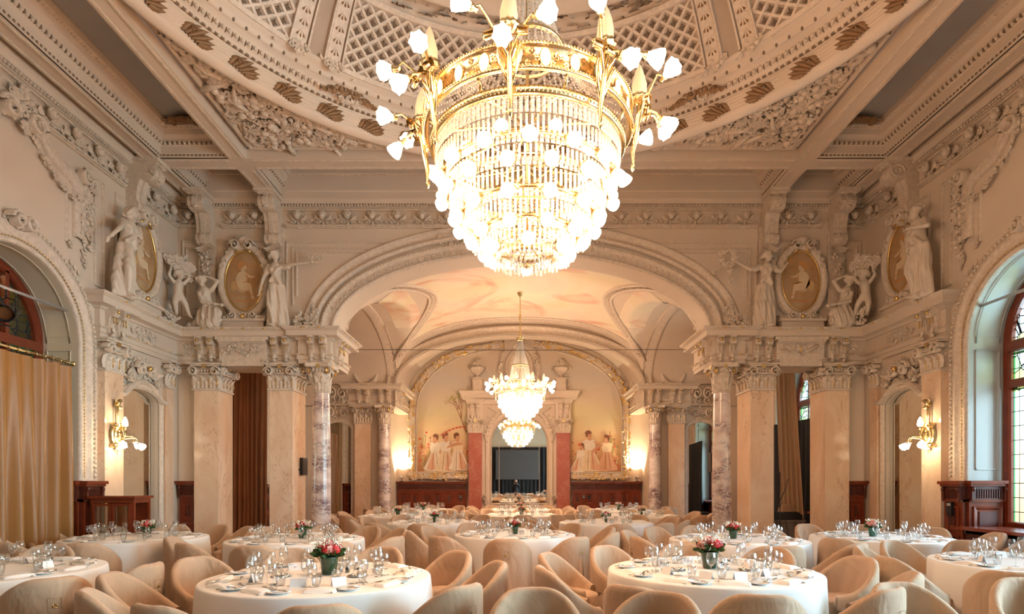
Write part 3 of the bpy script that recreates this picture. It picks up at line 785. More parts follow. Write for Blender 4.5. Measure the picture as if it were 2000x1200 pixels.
for s in (-1, 1):
    coffer(*sorted((s * 5.16, s * 6.36)), -3.4, 10.33, .82); coffer(*sorted((s * 5.16, s * 6.36)), 10.68, YW - .0, .7)
coffer(-4.82, 4.82, 10.68, YW, .8)
# shell ornaments in coffer corners
for (x, y, w, sd) in [(s * 5.72, 10.05, 1.15, 4) for s in (-1, 1)] + [(s * 5.75, 11.4, .7, 6) for s in (-1, 1)] + [(s * 4.1, 11.2, .9, 8) for s in (-1, 1)]:
    K = T(x, y, ZCOF - .08) @ RX(PI / 2)
    for i in range(9): mb.add(LEAF, K @ RY((i - 4) * .33) @ SCL(.1, .16, .26 * w), 4)
    for e in (-1, 1):
        for i in range(5): mb.add(LEAF, K @ T(e * (.1 + .09 * i) * w, 0, .02 * i) @ RY(e * (1.2 + .3 * (i % 2))) @ SCL(.12), 4)
        mb.add(VOL, K @ T(e * .17 * w, -.02, .08) @ SCL(.07 * e, .2, .07), 4)
struct(mb, 'ceiling', [STU, COFR, STU2, DRK, BRZ])

# wall cornice under the ceiling strips
mb = MB()
CP = [(0, 7.0), (-.03, 7.02), (-.04, 7.07), (-.08, 7.08), (-.08, 7.13), (-.12, 7.14), (-.14, 7.2), (-.17, 7.22), (-.17, 7.34), (-.2, 7.36), (-.2, 7.8)]
for s in (-1, 1):
    M = ID if s < 0 else SCL(-1, 1, 1)
    mb.add(run([(-XW, -3.5), (-XW, YW), (0, YW)], CP), M, 0, False)
    for (x, y, a) in walk([(-XW + .1, -2), (-XW + .1, YW - .1)], .06): mb.add(BOX, M @ T(x, y, 7.11) @ SCL(.05, .03, .04), 1)
    for (x, y, a) in walk([(-XW + .1, YW - .1), (0, YW - .1)], .06): mb.add(BOX, M @ T(x, y, 7.11) @ SCL(.03, .05, .04), 1)
struct(mb, 'trim_ceiling_cornice', [STU, STU2])

LATG = mat('lattice_ground', (.46, .37, .29), .7, var=.2, vscale=2)
# ---- dome ring, lattice drum and inner dome
mb = MB(T(0, YD, 0))
prof = [(4.9, 7.42), (4.9, 7.2), (4.86, 7.16), (4.79, 7.15), (4.74, 7.19), (4.73, 7.20), (4.72, 7.22), (4.62, 7.425), (4.605, 7.445), (4.60, 7.43), (4.575, 7.43), (4.57, 7.46), (4.56, 7.51), (4.54, 7.51), (4.53, 7.53), (4.50, 7.57), (4.50, 7.60),
        (4.48, 7.60), (4.475, 7.65), (4.45, 7.64), (4.42, 7.68), (4.41, 7.74), (4.33, 7.74), (4.31, 7.80)]
mb.add(lathe(prof, 160), None, 0, True)
for k in range(5):      # flutes along the fascia
    t_ = .12 + .76 * k / 4; r_ = 4.72 - .10 * t_; z_ = 7.22 + .205 * t_
    mb.add(lathe([(r_ + .008, z_ - .014), (r_ - .016, z_ - .003), (r_ - .006, z_ + .012)], 160), None, 0, True)
def ringput(n, r, z, sh, sc, m, tilt=0.0, pre=ID, a0=0.0):
    for i in range(n):
        a = a0 + 2 * PI * i / n
        mb.add(sh, RZ(a) @ T(r, 0, z) @ RZ(-PI / 2) @ RX(tilt) @ pre @ SCL(*sc), m)
# inward-facing frame: local -Y points to the dome axis
for i in range(44):
    a = 2 * PI * i / 44
    g_ = 1 if math.cos(a) < 0 else -1
    for j in range(6):
        sc_ = (.22, .30, .34, .33, .28, .20)[j]
        mb.add(LEAF, RZ(a + g_ * (j - 2.5) * .0095) @ T(4.685, 0, 7.225 + .004 * j) @ RZ(-PI / 2) @ RX(.43) @ RY(-g_ * (.55 + .17 * j) if False else g_ * (1.35 - .17 * j)) @ SCL(.13, .22, sc_), 2)
    mb.add(VOL, RZ(a) @ T(4.64, 0, 7.32) @ RZ(-PI / 2) @ SCL(.04, .2, .035), 2)
ringput(300, 4.515, 7.545, BALL, (.03, .03, .035), 1)
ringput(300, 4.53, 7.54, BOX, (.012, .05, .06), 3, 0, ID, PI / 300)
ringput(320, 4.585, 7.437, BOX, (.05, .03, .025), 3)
ringput(150, 4.445, 7.66, LEAF, (.09, .1, .09), 1)
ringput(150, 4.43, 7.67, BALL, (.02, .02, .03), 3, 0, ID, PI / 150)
# drum surface
def dr(t): return (4.34 - .46 * t - .10 * t * t, 7.78 + .78 * t)
mb.add(lathe([dr(i / 8) for i in range(9)], 128), None, 5, True)
prof2 = [dr(1), (3.76, 8.52), (3.74, 8.56), (3.73, 8.66), (3.68, 8.70), (3.50, 8.72), (3.46, 8.66), (3.42, 8.66), (3.38, 8.74), (3.2, 8.80), (3.16, 8.74), (3.10, 8.76), (3.05, 8.86), (2.7, 9.15), (2.0, 9.5), (1.0, 9.75), (.01, 9.82)]
mb.add(lathe(prof2, 128), None, 0, True)
rr = R_(5)
for i in range(420):
    a = rr.uniform(0, 2 * PI); t_ = rr.random()
    K = RZ(a) @ T(3.72 - .2 * t_, 0, 8.6 + .08 * t_) @ RZ(-PI / 2) @ RX(-.9) @ RY(rr.uniform(0, 6))
    mb.add(rr.choice((ROSE, LEAF, ROSE)), K @ SCL(.085 + .04 * rr.random()), 1 if rr.random() < .6 else 2)
def dpt(a, t, o=0.0):
    r, z = dr(t); return ((r - o) * math.cos(a), (r - o) * math.sin(a), z)
def strip(a0, t0, a1, t1, w=.02, o=.03, m=1, n=4):
    V = []; F = []
    for i in range(n + 1):
        u = i / n; a = a0 + (a1 - a0) * u; t = t0 + (t1 - t0) * u
        # perpendicular in (arc, t) metric
        da, dt = (a1 - a0) * 4.1, (t1 - t0) * .93; L = math.hypot(da, dt) or 1
        pa, pt = -dt / L * w / 4.1, da / L * w / .93
        for (k, oo) in ((-1, 0), (-1, o), (1, o), (1, 0)):
            V.append(dpt(a + pa * k, t + pt * k, oo))
    for i in range(n):
        for k in range(3): F.append((i * 4 + k, i * 4 + k + 1, i * 4 + k + 5, i * 4 + k + 4))
    mb.raw(V, F, m, False)
PH = math.radians(39.5); NW = 26; ROWS = 5
for pc in (PI / 2, 0, PI):
    lo, hi = pc - PH, pc + PH; cw = (hi - lo) / NW
    for d in (-1, 1):
        for i in range(-ROWS * 1, NW + ROWS + 1):
            a_s = lo + i * cw; a_e = a_s + d * ROWS * cw
            # clip the diagonal to the panel
            u0, u1 = 0.0, 1.0
            for bound, sign in ((lo, 1), (hi, -1)):
                f0 = (a_s - bound) * sign; f1 = (a_e - bound) * sign
                if f0 < 0 and f1 < 0: u0 = 2; break
                if f0 < 0: u0 = max(u0, -f0 / (f1 - f0))
                elif f1 < 0: u1 = min(u1, f0 / (f0 - f1))
            if u0 >= u1 - .02: continue
            strip(a_s + (a_e - a_s) * u0, .03 + .94 * u0, a_s + (a_e - a_s) * u1, .03 + .94 * u1, .017, .03)
    for rI in range(ROWS * 2):
        for i in range(NW + 1):
            a = lo + (i + (.5 if rI % 2 == 0 else 0)) * cw
            if not lo + .01 < a < hi - .01: continue
            t = .03 + .94 * (rI + .5 + .5 * 0) / (ROWS * 2)
            t = .03 + .94 * (rI) / (ROWS * 2) + .0
            if rI == 0: continue
            K = RZ(a) @ T(dr(t)[0] - .008, 0, dr(t)[1]) @ RZ(-PI / 2) @ RX(.60)
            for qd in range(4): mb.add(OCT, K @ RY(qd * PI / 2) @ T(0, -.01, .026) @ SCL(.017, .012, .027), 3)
    for t in (.0, 1.0): strip(lo, t, hi, t, .03, .05, 1, 24)
for q in range(4):
    pc = PI / 4 + q * PI / 2
    for da in (-.062, .062):
        for k in (-1, 1): strip(pc + da + k * .031, 0, pc + da + k * .031, 1, .012, .08, 1, 6)
        strip(pc + da, 0, pc + da, 1, .10, .04, 1, 6)
        for i in range(5):
            a = pc + da; t = .2 + .16 * i
            K = RZ(a) @ T(dr(t)[0] - .06, 0, dr(t)[1] + .05) @ RZ(-PI / 2) @ RX(.6)
            for e_ in (-.5, 0, .5): mb.add(LEAF, K @ RX(PI) @ RY(e_) @ SCL(.10, -.12, .15), 2)
        K = RZ(pc + da) @ T(dr(0)[0] - .05, 0, dr(.02)[1]) @ RZ(-PI / 2)
        cluster(mb, K, .32, .22, 18, q * 7 + 3, 1, 1.1)
        K = RZ(pc + da) @ T(dr(1)[0] - .08, 0, dr(.97)[1]) @ RZ(-PI / 2) @ RX(.6)
        for i in range(7): mb.add(LEAF, K @ RY((i - 3) * .4) @ SCL(.1, .16, .2), 2)
    for sgn in (-1, 1):
        K = RZ(pc + sgn * .14) @ T(4.35, 0, 7.82) @ RZ(-PI / 2); cluster(mb, K, .25, .2, 12, q + 50, 1, 1.0)
# scroll cartouches across the egg-and-dart between the leaf fans
for a in (math.radians(127), math.radians(53)):
    K = RZ(a) @ T(4.50, 0, 7.54) @ RZ(-PI / 2) @ RX(-.25)
    for e in (-1, 1):
        mb.add(VOL, K @ T(e * .1, -.03, .05) @ SCL(.11 * e, .12, .1), 2); mb.add(VOL, K @ T(e * .26, -.03, -.02) @ SCL(.07 * e, .12, .06), 2)
        for i in range(4): mb.add(LEAF, K @ T(e * (.05 + .1 * i), -.04, -.02) @ RY(e * (1 + i * .4)) @ SCL(.16), 2)
    cluster(mb, K @ T(0, 0, -.06), .4, .25, 26, 4, 1, 1.0)
struct(mb, 'ceiling_dome', [STU, STU2, BRZ, DRK, GOLD, LATG])

# trophies in the corner spandrels beside the ring
mb = MB()
for s in (-1, 1):
    r = R_(20 + s)
    for i in range(620):
        for _ in range(60):
            x = r.uniform(2.2, 4.62); y = r.uniform(7.2, 10.15)
            if math.hypot(x, y - YD) > 5.08: break
        else: continue
        k = r.random(); sz = .06 + .07 * r.random()
        K = T(s * x, y, 7.40) @ RX(PI / 2) @ RY(r.uniform(0, 6.28))
        if k < .5: mb.add(LEAF, K @ SCL(sz * 2.3, sz * 1.2, sz * 1.9), 0)
        elif k < .84: mb.add(ROSE, K @ T(0, -.05, 0) @ SCL(sz * .95, sz * 1.3, sz * .95), 0)
        elif k < .99: mb.add(BALL, K @ T(0, -.05, 0) @ SCL(sz * .6), 0)
        else: mb.add(tube([(0, -.05, 0), (.02, -.09, .25), (-.03, -.07, .45)], [.02, .04, .05], 8), K, 0)
    tri = [(s * 4.74, 7.6), (s * 4.74, 10.25), (s * 1.6, 10.25)]
    mb.add(run(tri if s > 0 else tri, [(0, 7.40), (.01 * s, 7.34), (.05 * s, 7.34), (.07 * s, 7.42)]), None, 1, False)
struct(mb, 'trim_spandrel_relief', [STU2, STU])
# ------------------------------------------------------------ pilasters and columns
def side_word(s): return 'left' if s < 0 else 'right'
def frame_side(s, y, x=None):
    """placement on a side wall: local X runs along the wall, -Y into the room"""
    x = XW if x is None else x
    return (T(-x, y, 0) @ RZ(PI / 2)) if s < 0 else (T(x, y, 0) @ RZ(-PI / 2))
def fill(mb, M, w, d, z0, z1, mat=0):
    mb.box(-w / 2, w / 2, 0, d, z0, z1, mat, M)
def make_pilaster(w, d, label, loc, rz=0, h=3.92, ch=.54, m=PIL, name='marble_pilaster', base=True):
    """local: front face at y=0 looking to -Y, depth d behind"""
    t = thing(name, label, 'pilaster', loc, rz)
    mb = MB(); mb.box(-w / 2, w / 2, 0, d, .16, h - ch); mb.obj('shaft', m, t)
    mb = MB(); mb.box(-w / 2 - .04, w / 2 + .04, -.04, d, 0, .12); mb.box(-w / 2 - .02, w / 2 + .02, -.02, d, .12, .17); mb.obj('base', STU, t)
    mb = MB()
    K = T(0, 0, h - ch)
    mb.box(-w / 2 - .03, w / 2 + .03, -.035, d, 0, .035, 0, K); mb.box(-w / 2, w / 2, -.005, d, .03, ch * .86, 0, K)
    mb.box(-w / 2 - .05, w / 2 + .05, -.07, d, ch * .88, ch * .94, 0, K); mb.box(-w / 2 - .08, w / 2 + .08, -.10, d, ch * .94, ch - .002, 0, K)
    def face(K2, wd):
        n = max(2, int(round(wd / .15)))
        for row, (z, hh, o) in enumerate(((.04, .2, 0), (.05, .31, .5))):
            for i in range(n + row):
                x = (i + .5 - o) * wd / n - wd / 2
                mb.add(LEAF, K2 @ T(x, -.01, z) @ SCL(wd / n * 1.25, .16, hh), 0)
                if row == 0: mb.add(BOX, K2 @ T(x + wd / n / 2, -.03, .16) @ SCL(.01, .02, .17), 1)
        mb.add(tube([(-wd / 2, -.05, .36), (0, -.06, .33), (wd / 2, -.05, .36)], .02, 6), K2, 0)
        for i in range(5): mb.add(BALL, K2 @ T((i - 2) * wd * .13, -.05, .39) @ SCL(.025, .03, .035), 0)
        mb.add(ROSE, K2 @ T(0, -.07, ch * .9) @ SCL(.06), 1)
        for e in (-1, 1): mb.add(VOL, K2 @ T(e * wd * .46, -.05, .37) @ SCL(.095 * e, .3, .095), 0); mb.add(BALL, K2 @ T(e * wd * .46, -.07, .37) @ SCL(.02), 1)
    face(K, w)
    if d > .35:
        for e in (-1, 1): face(K @ T(e * w / 2, d / 2, 0) @ RZ(e * PI / 2), d * .92)
    mb.obj('capital', [STU2, GOLD], t)
    return t
for s in (-1, 1):
    W = side_word(s)
    make_pilaster(.48, .6, 'square peach marble pilaster between the wainscot and the %s aisle opening' % W, (s * 6.28, 11.72, 0))
    make_pilaster(.46, .72, 'square marble pilaster standing beside the round violet-veined column on the %s' % W, (s * 4.79, 11.72, 0))
    make_pilaster(.46, .14, 'narrow marble pilaster carrying the brass wall sconce on the %s wall' % W, (s * 6.83, 9.85, 0), -s * PI / 2, m=PIL)
    make_pilaster(.22, .10, 'slim corner pilaster of pale marble next to the %s wall mirror' % W, (s * 6.87, 11.5, 0), -s * PI / 2)
    make_pilaster(.50, .14, 'marble pilaster at the back of the alcove beside the %s arched mirror' % W, (s * 4.88, 18.3, 0))
    for (x, y, r, lab) in ((4.03, 11.86, .185, 'round violet-veined marble column at the %s front corner of the alcove' % W),
                           (4.20, 18.28, .19, 'round violet-veined marble column deep in the alcove, %s of the mural' % W)):
        t = thing('marble_column', lab, 'column', (s * x, y, 0), 0)
        mb = MB(); mb.add(lathe([(r * 1.0, .2), (r * 1.02, .5), (r * 1.0, 1.6), (r * .93, 2.8), (r * .88, 3.34)], 32)); mb.obj('shaft', COLM, t)
        mb = MB(); mb.add(lathe([(0, 0), (r * 1.5, 0), (r * 1.5, .1), (r * 1.35, .11), (r * 1.42, .14), (r * 1.35, .17), (r * 1.1, .18), (r * 1.15, .21), (r * 1.0, .23)], 32)); mb.obj('base', STU, t)
        mb = MB(); capital(mb, T(0, 0, 3.34), r * 1.8, .58, True); mb.obj('capital', [STU2, GOLD], t)

# ------------------------------------------------------------ mahogany wainscot
def wains(mb, M, w, h=1.58, mode='panel'):
    """front at y=0, facing -Y, x from 0 to w; material 0 wood, 1 dark carved"""
    mb.box(0, w, 0, .05, 0, h - .3, 0, M)
    mb.box(-.0, w, -.015, .05, h - .3, h - .08, 1, M)
    mb.box(-.02, w + .02, -.06, .05, h - .085, h - .05, 0, M); mb.box(-.04, w + .04, -.09, .05, h - .05, h, 0, M)
    mb.box(0, w, -.03, .05, h - .33, h - .29, 0, M); mb.box(0, w, -.03, .05, 0, .14, 0, M)
    n = max(1, int(round(w / .42))); st = w / n
    for i in range(n + 1):
        x = min(max(i * st, .03), w - .03)
        mb.box(x - .022, x + .022, -.05, 0, h - .3, h - .08, 1, M); mb.add(BALL, M @ T(x, -.05, h - .13) @ SCL(.025, .03, .04), 1); mb.add(LEAF, M @ T(x, -.03, h - .24) @ RX(PI) @ SCL(.07, -.1, .1), 1)
    for i in range(n):
        a, b = i * st + .06, (i + 1) * st - .06
        m_ = int((b - a) / .035)
        for k in range(m_): mb.box(a + (k + .25) * (b - a) / m_, a + (k + .65) * (b - a) / m_, -.03, 0, h - .27, h - .13, 1, M)
        for (z0, z1) in ((.2, h - .86), (h - .78, h - .40)):
            if z1 - z0 < .1: continue
            c = [(a, z0), (b, z0), (b, z1), (a, z1)]
            mb.add(run(c, [(0, 0), (.0, .025), (.03, .022), (.04, .004), (.06, .0)], closed=True, mp=lambda x, z, h_: (x, -h_, z)), M, 0, False)
            mb.box(a + .09, b - .09, -.015, 0, z0 + .08, z1 - .08, 1, M)
def wthing(label, pieces):
    t = thing('wainscot', label, 'wainscot', (0, 0, 0))
    mb = MB()
    for (M, w, h) in pieces: wains(mb, M, w, h)
    mb.obj('wood_panelling', [WOOD, WOODD], t); return t
for s in (-1, 1):
    W = side_word(s)
    K = T(-6.90, 11.86, 0) if s < 0 else T(6.55, 11.86, 0)
    wthing('tall mahogany wainscot panel filling the corner beside the %s aisle pilaster' % W, [(K, .36, 1.58)])
    # dado on the window reveal and arch moulding
    if s < 0: P = [(T(-7.5, 9.155, 0), .565, 1.58), (T(-6.87, 9.20, 0) @ RZ(PI / 2), .40, 1.575)]
    else: P = [(T(6.935, 9.155, 0), .565, 1.58), (T(6.87, 9.60, 0) @ RZ(-PI / 2), .40, 1.575)]
    wthing('carved mahogany dado turning from the %s window reveal to the wall' % W, P)
    wthing('low mahogany panelling of the %s side aisle' % W, [((T(-6.93, 12.5, 0) @ RZ(PI / 2)) if s < 0 else (T(6.93, 13.7, 0) @ RZ(-PI / 2)), 1.2, 1.5), ((T(-6.93, 16.0, 0) @ RZ(PI / 2)) if s < 0 else (T(6.93, 18.4, 0) @ RZ(-PI / 2)), 2.4, 1.5)])
    x = -4.26 if s < 0 else 1.84
    t = wthing('long mahogany wainscot with carved frieze under the %s mural' % W, [(T(x, YB - .12, 0), 2.42, 1.58)])
    # sockets
    mb = MB(); sx = -2.05 if s < 0 else 2.25
    for (dx, c) in (((0, 1),) if s < 0 else ((0, 1), (.18, 0))):
        mb.box(sx + dx - .05, sx + dx + .05, YB - .17, YB - .13, 1.0, 1.1, 0)
        if c: mb.add(tube([(sx + dx + a, YB - .175, z) for a, z in ell(0, 1.06, .022, .022, 10, 0, PI)], .006, 5), None, 1); mb.box(sx + dx - .03, sx + dx + .03, YB - .178, YB - .17, 1.01, 1.03, 1)
    tag(mb.obj('wall_socket', [BLKM, CLOTH]), 'black socket plate on the mahogany wainscot under the %s mural' % W, 'socket')

# ------------------------------------------------------------ mirrors
def mirror(name, label, M, w, z0, zs, za, fw=.07, mat_f=STU2, gy=-.015):
    """arched mirror: springing zs, apex za; frame outside"""
    a = w / 2
    t = thing(name, label, 'mirror', (0, 0, 0))
    top = arch_curve(a, za - zs, 24, z0=zs, p=2.0)
    outl = [(a, z0)] + top + [(-a, z0)]
    mb = MB(M); mb.raw([(x, gy, z) for x, z in outl], [tuple(range(len(outl)))[::-1]], 0); mb.obj('mirror_glass', MIR, t)
    mb = MB(M)
    mb.add(run(outl[::-1], [(-.0, .01), (.0, .03), (.012, .045), (fw * .3, .03), (fw * .5, .05), (fw * .8, .06), (fw, .045), (fw, 0)], closed=True, mp=lambda x, z, h: (x, -h, z)), None, 0, False)
    mb.obj('frame', [mat_f], t)
    return t
for s in (-1, 1):
    W = side_word(s)
    mirror('wall_mirror', 'tall arched wall mirror in stucco frame between sconce and corner on the %s' % W, frame_side(s, 10.72), 1.06, .0, 3.0, 3.24, .1, gy=.07)
    mirror('wall_mirror', 'narrow arched mirror in the end wall of the %s side aisle' % W, T(s * 5.68, YR, 0), .80, .56, 3.18, 3.42, .12)
mb = MB()
for s in (-1, 1):
    K = frame_side(s, 10.72) @ T(0, -.02, 0)
    mb.add(run([(x, 3.05 + z) for x, z in [(-.72, .0), (-.55, -.02), (-.38, .12), (-.2, .24), (0, .3), (.2, .24), (.38, .12), (.55, -.02), (.72, 0)]], [(0, 0), (.01, .09), (.05, .11), (.09, .05), (.1, 0)], mp=lambda x, z, h: (x, -h, z)), K, 0, True)
    cluster(mb, K @ T(0, 0, 3.58), .9, .46, 190, 60 + s, 0, .85)
    for e in (-1, 1):
        mb.add(VOL, K @ T(e * .15, -.08, 3.6) @ SCL(.11 * e, .2, .14), 0); mb.add(VOL, K @ T(e * .4, -.06, 3.38) @ SCL(.07 * e, .2, .07), 0)
        mb.add(LEAF, K @ T(e * .25, -.05, 3.45) @ RY(e * 1.0) @ SCL(.3), 0)
    for i in range(7): mb.add(LEAF, K @ T(0, -.08, 3.55) @ RY((i - 3) * .4) @ SCL(.16, .2, .25), 0)
    mb.add(BALL, K @ T(0, -.16, 3.62) @ SCL(.05), 1)
o = mb.obj('trim_mirror_crest', [STU2, GOLD]); tag(o, None, None, None, 'structure')

# ------------------------------------------------------------ back wall: mural, gilt frame, mirror surround
def fresco(name, stops, scale=1.0, xz=True, blot=(.72, .34, .20), amt=.5, zb=None, iso=False):
    m = bpy.data.materials.new(name); m.use_nodes = True; t = NT(m); b = t.N['Principled BSDF']; b.inputs['Roughness'].default_value = .75
    tc = t.n('TexCoord'); sp = t.n('SeparateXYZ'); t.l(tc.outputs['Object'], sp.inputs[0])
    n1 = t.n('TexNoise'); n1.inputs['Scale'].default_value = .8 * scale; n1.inputs['Detail'].default_value = 7; n1.inputs['Distortion'].default_value = .8; t.l(tc.outputs['Object'], n1.inputs['Vector'])
    if zb:
        mr = t.n('MapRange'); mr.inputs[1].default_value = zb[0]; mr.inputs[2].default_value = zb[1]; t.l(sp.outputs[2 if xz else 0], mr.inputs[0])
        ad = t.n('Math', operation='MULTIPLY_ADD'); ad.inputs[1].default_value = .35; t.l(n1.outputs['Fac'], ad.inputs[0])
        sb = t.n('Math', operation='SUBTRACT'); sb.inputs[1].default_value = .17; t.l(mr.outputs[0], sb.inputs[0]); t.l(sb.outputs[0], ad.inputs[2]); f = ad.outputs[0]
    else: f = n1.outputs['Fac']
    base = ramp(t, f, stops)
    n2 = t.n('TexNoise'); n2.inputs['Scale'].default_value = 1.1 * scale; n2.inputs['Detail'].default_value = 9; n2.inputs['Distortion'].default_value = 1.6
    mp = t.n('Mapping'); mp.inputs['Location'].default_value = (3.3, 1.2, 7.7); mp.inputs['Scale'].default_value = (.8, 1.0, 1.0) if iso else (.7, 1.6, 1.6); t.l(tc.outputs['Object'], mp.inputs[0]); t.l(mp.outputs[0], n2.inputs['Vector'])
    r2 = ramp(t, n2.outputs['Fac'], [(.52, (0, 0, 0)), (.66, (amt,) * 3)])
    mx = t.n('Mix', data_type='RGBA'); t.l(r2, mx.inputs[0]); t.l(base, mx.inputs[6]); mx.inputs[7].default_value = (*blot, 1)
    t.l(mx.outputs[2], b.inputs['Base Color']); return m
MURAL = fresco('mural_paint', [(0, (.42, .20, .09)), (.16, (.66, .40, .20)), (.34, (.74, .58, .34)), (.45, (.66, .58, .36)), (.55, (.68, .57, .43)), (.75, (.60, .54, .48)), (1, (.66, .52, .38))], 1.0, zb=(1.9, 6.4), blot=(.62, .50, .40), amt=.35)
SKYF = fresco('vault_fresco', [(.3, (.76, .64, .42)), (.5, (.80, .70, .54)), (.62, (.80, .64, .52)), (.75, (.78, .70, .58))], .55, blot=(.68, .30, .20), amt=.7, iso=True)
PM = {k: mat('paint_' + k, c, .75, var=.25, vscale=5) for k, c in dict(cream=(.80, .66, .46), white=(.84, .76, .64), pink=(.74, .42, .28), skin=(.64, .34, .20), hair=(.22, .09, .05), red=(.66, .10, .06), green=(.40, .38, .16), brown=(.42, .22, .12), sepia=(.58, .30, .12), ochre=(.62, .42, .20), pale=(.74, .58, .38)).items()}
PK = list(PM)
def blob2(cx, cz, pts, y):
    return [(cx + x, y, cz + z) for x, z in pts]
PC = [0]
def poly_paint(mb, pts, y, m):
    """flat painted patch, smoothed outline (closed Catmull-Rom)"""
    PC[0] += 1; y -= (PC[0] % 900) * 3e-6
    n = len(pts); out = []
    for i in range(n):
        p0, p1, p2, p3 = pts[i - 1], pts[i], pts[(i + 1) % n], pts[(i + 2) % n]
        for k in range(4):
            t_ = k / 4
            out.append(tuple(.5 * (2 * b + (c - a) * t_ + (2 * a - 5 * b + 4 * c - d) * t_ * t_ + (3 * b - a - 3 * c + d) * t_ ** 3) for a, b, c, d in zip(p0, p1, p2, p3)))
    mb.raw([(x, y, z) for x, z in out], [tuple(range(len(out)))[::-1]], PK.index(m))
def lady(mb, x, z, y, dress='cream', sash='white', f=1, h=1.25, lean=0.0, arm=None, hairc='hair'):
    g = lambda L: [(x + f * (a * h + lean * b * h), z + b * h) for a, b in L]
    poly_paint(mb, g([(-.26, 0), (.30, -.01), (.24, .22), (.13, .46), (.12, .56), (-.08, .56), (-.14, .44), (-.20, .2)]), y, dress)
    poly_paint(mb, g([(.02, .02), (.22, .03), (.16, .25), (.09, .46), (.04, .44), (.03, .22)]), y - .001, 'pink' if dress != 'pink' else 'skin')
    poly_paint(mb, g([(-.11, .54), (.12, .54), (.15, .68), (.16, .77), (.05, .80), (-.06, .80), (-.17, .75), (-.14, .66)]), y - .002, sash)
    poly_paint(mb, g([(-.03, .78), (.05, .78), (.045, .86), (-.02, .86)]), y - .003, 'skin')
    poly_paint(mb, g([(-.055, .86), (.0, .83), (.06, .87), (.065, .94), (.0, .98), (-.055, .94)]), y - .004, 'skin')
    poly_paint(mb, g([(-.08, .88), (-.045, .86), (-.03, .93), (.05, .95), (.06, 1.0), (-.01, 1.04), (-.09, .99)]), y - .005, hairc)
    if arm:
        (ax, az) = arm
        poly_paint(mb, g([(.10, .76), (.15, .70), (ax * .6 + .06, az * .5 + .34), (ax, az - .03), (ax + .03, az + .03), (ax * .6 + .06, az * .5 + .42)]), y - .006, 'skin')
    for k in range(5):
        u = -.16 + .08 * k
        poly_paint(mb, g([(u, .04), (u + .015, .04), (u * .5 + .012, .48), (u * .5, .48)]), y - .003, 'brown' if k % 2 else 'pale')
AF = lambda a, b, z0=3.95, p=2.25: [(a, 1.92)] + arch_curve(a, b, 40, z0=z0, p=p) + [(-a, 1.92)]
t = thing('mural', 'vast arched mural of dancing women in a poppy meadow on the back wall', 'painting', (0, YB - .03, 0))
mb = MB(); o = AF(3.58, 2.27); mb.raw([(x, 0, z) for x, z in o], [tuple(range(len(o)))[::-1]]); mb.obj('painted_canvas', MURAL, t)
mb = MB(); r = R_(3)
for s in (-1, 1):
    for i in range(150):
        x = s * r.uniform(1.78, 3.5); z = 1.98 + 1.0 * r.random() ** 1.7 + (.5 * r.random() if abs(x) > 3.0 else 0)
        m = r.choice(('red', 'red', 'green', 'brown', 'pale', 'pink'))
        q = r.uniform(.02, .05)
        poly_paint(mb, [(x - q, z), (x, z - q), (x + q, z), (x, z + q * .8)], -.002, m)
        if m == 'green' or i % 3 == 0: poly_paint(mb, [(x - .01, z - .3), (x + .01, z - .3), (x + .02 + q, z), (x + q, z)], -.0025, r.choice(('green', 'brown')))
lady(mb, -2.95, 1.98, -.004, 'white', 'white', -1, 1.22, .0, (.30, .52)); lady(mb, -2.6, 1.96, -.012, 'cream', 'white', 1, 1.3, .02, (.32, .8)); lady(mb, -2.12, 2.0, -.02, 'white', 'cream', 1, 1.25, -.05, (-.30, .62))
lady(mb, 2.05, 1.94, -.004, 'white', 'white', -1, .95, -.18, (.28, .25)); lady(mb, 2.5, 1.98, -.012, 'cream', 'white', 1, 1.34, -.04, (.42, .5)); lady(mb, 3.12, 1.98, -.02, 'pink', 'cream', -1, 1.2, .06, (.42, .52))
# rose garland over the dancers and a bare tree
for i in range(26):
    u = i / 25; x = -2.75 + 1.05 * u; z = 3.2 + .22 * math.sin(PI * u * .75) + .1 * u
    poly_paint(mb, [(x - .035, z), (x, z - .03), (x + .035, z), (x, z + .03)], -.028, 'red' if i % 3 else 'pink')
def twig(x, z, a, L, w, dep):
    x2, z2 = x + L * math.cos(a), z + L * math.sin(a); nx_, nz_ = -math.sin(a) * w, math.cos(a) * w
    mb.raw([(x - nx_, -.003, z - nz_), (x + nx_, -.003, z + nz_), (x2 + nx_ * .6, -.003, z2 + nz_ * .6), (x2 - nx_ * .6, -.003, z2 - nz_ * .6)], [(0, 1, 2, 3)], PK.index('brown'))
    if dep:
        for _ in range(3): twig(x2, z2, a + r.uniform(-.7, .7), L * .68, w * .6, dep - 1)
    else:
        for _ in range(3):
            a_, b_ = x2 + r.uniform(-.08, .08), z2 + r.uniform(-.08, .08)
            poly_paint(mb, [(a_ - .02, b_), (a_, b_ - .015), (a_ + .02, b_), (a_, b_ + .015)], -.0035, 'green' if r.random() < .6 else 'pale')
twig(-1.85, 3.3, 1.95, .5, .03, 4)
mb.obj('painted_figures', [PM[k] for k in PK], t)
mb = MB()
fr = [(1.80, 1.92)] + AF(3.58, 2.27) + [(-1.80, 1.92)]
mb.add(run(fr[::-1], [(0, 0), (0, .05), (.04, .06), (.05, .03), (.09, .04), (.11, .10), (.22, .12), (.27, .07), (.29, .0)], mp=lambda x, z, h: (x, -h, z)), None, 0, True)
mid = [(x, z) for x, z in run and AF(3.76, 2.44)]
mid = [(1.86, 1.77), (3.76, 1.76)] + mid[1:-1] + [(-3.76, 1.76), (-1.86, 1.77)]
r = R_(8)
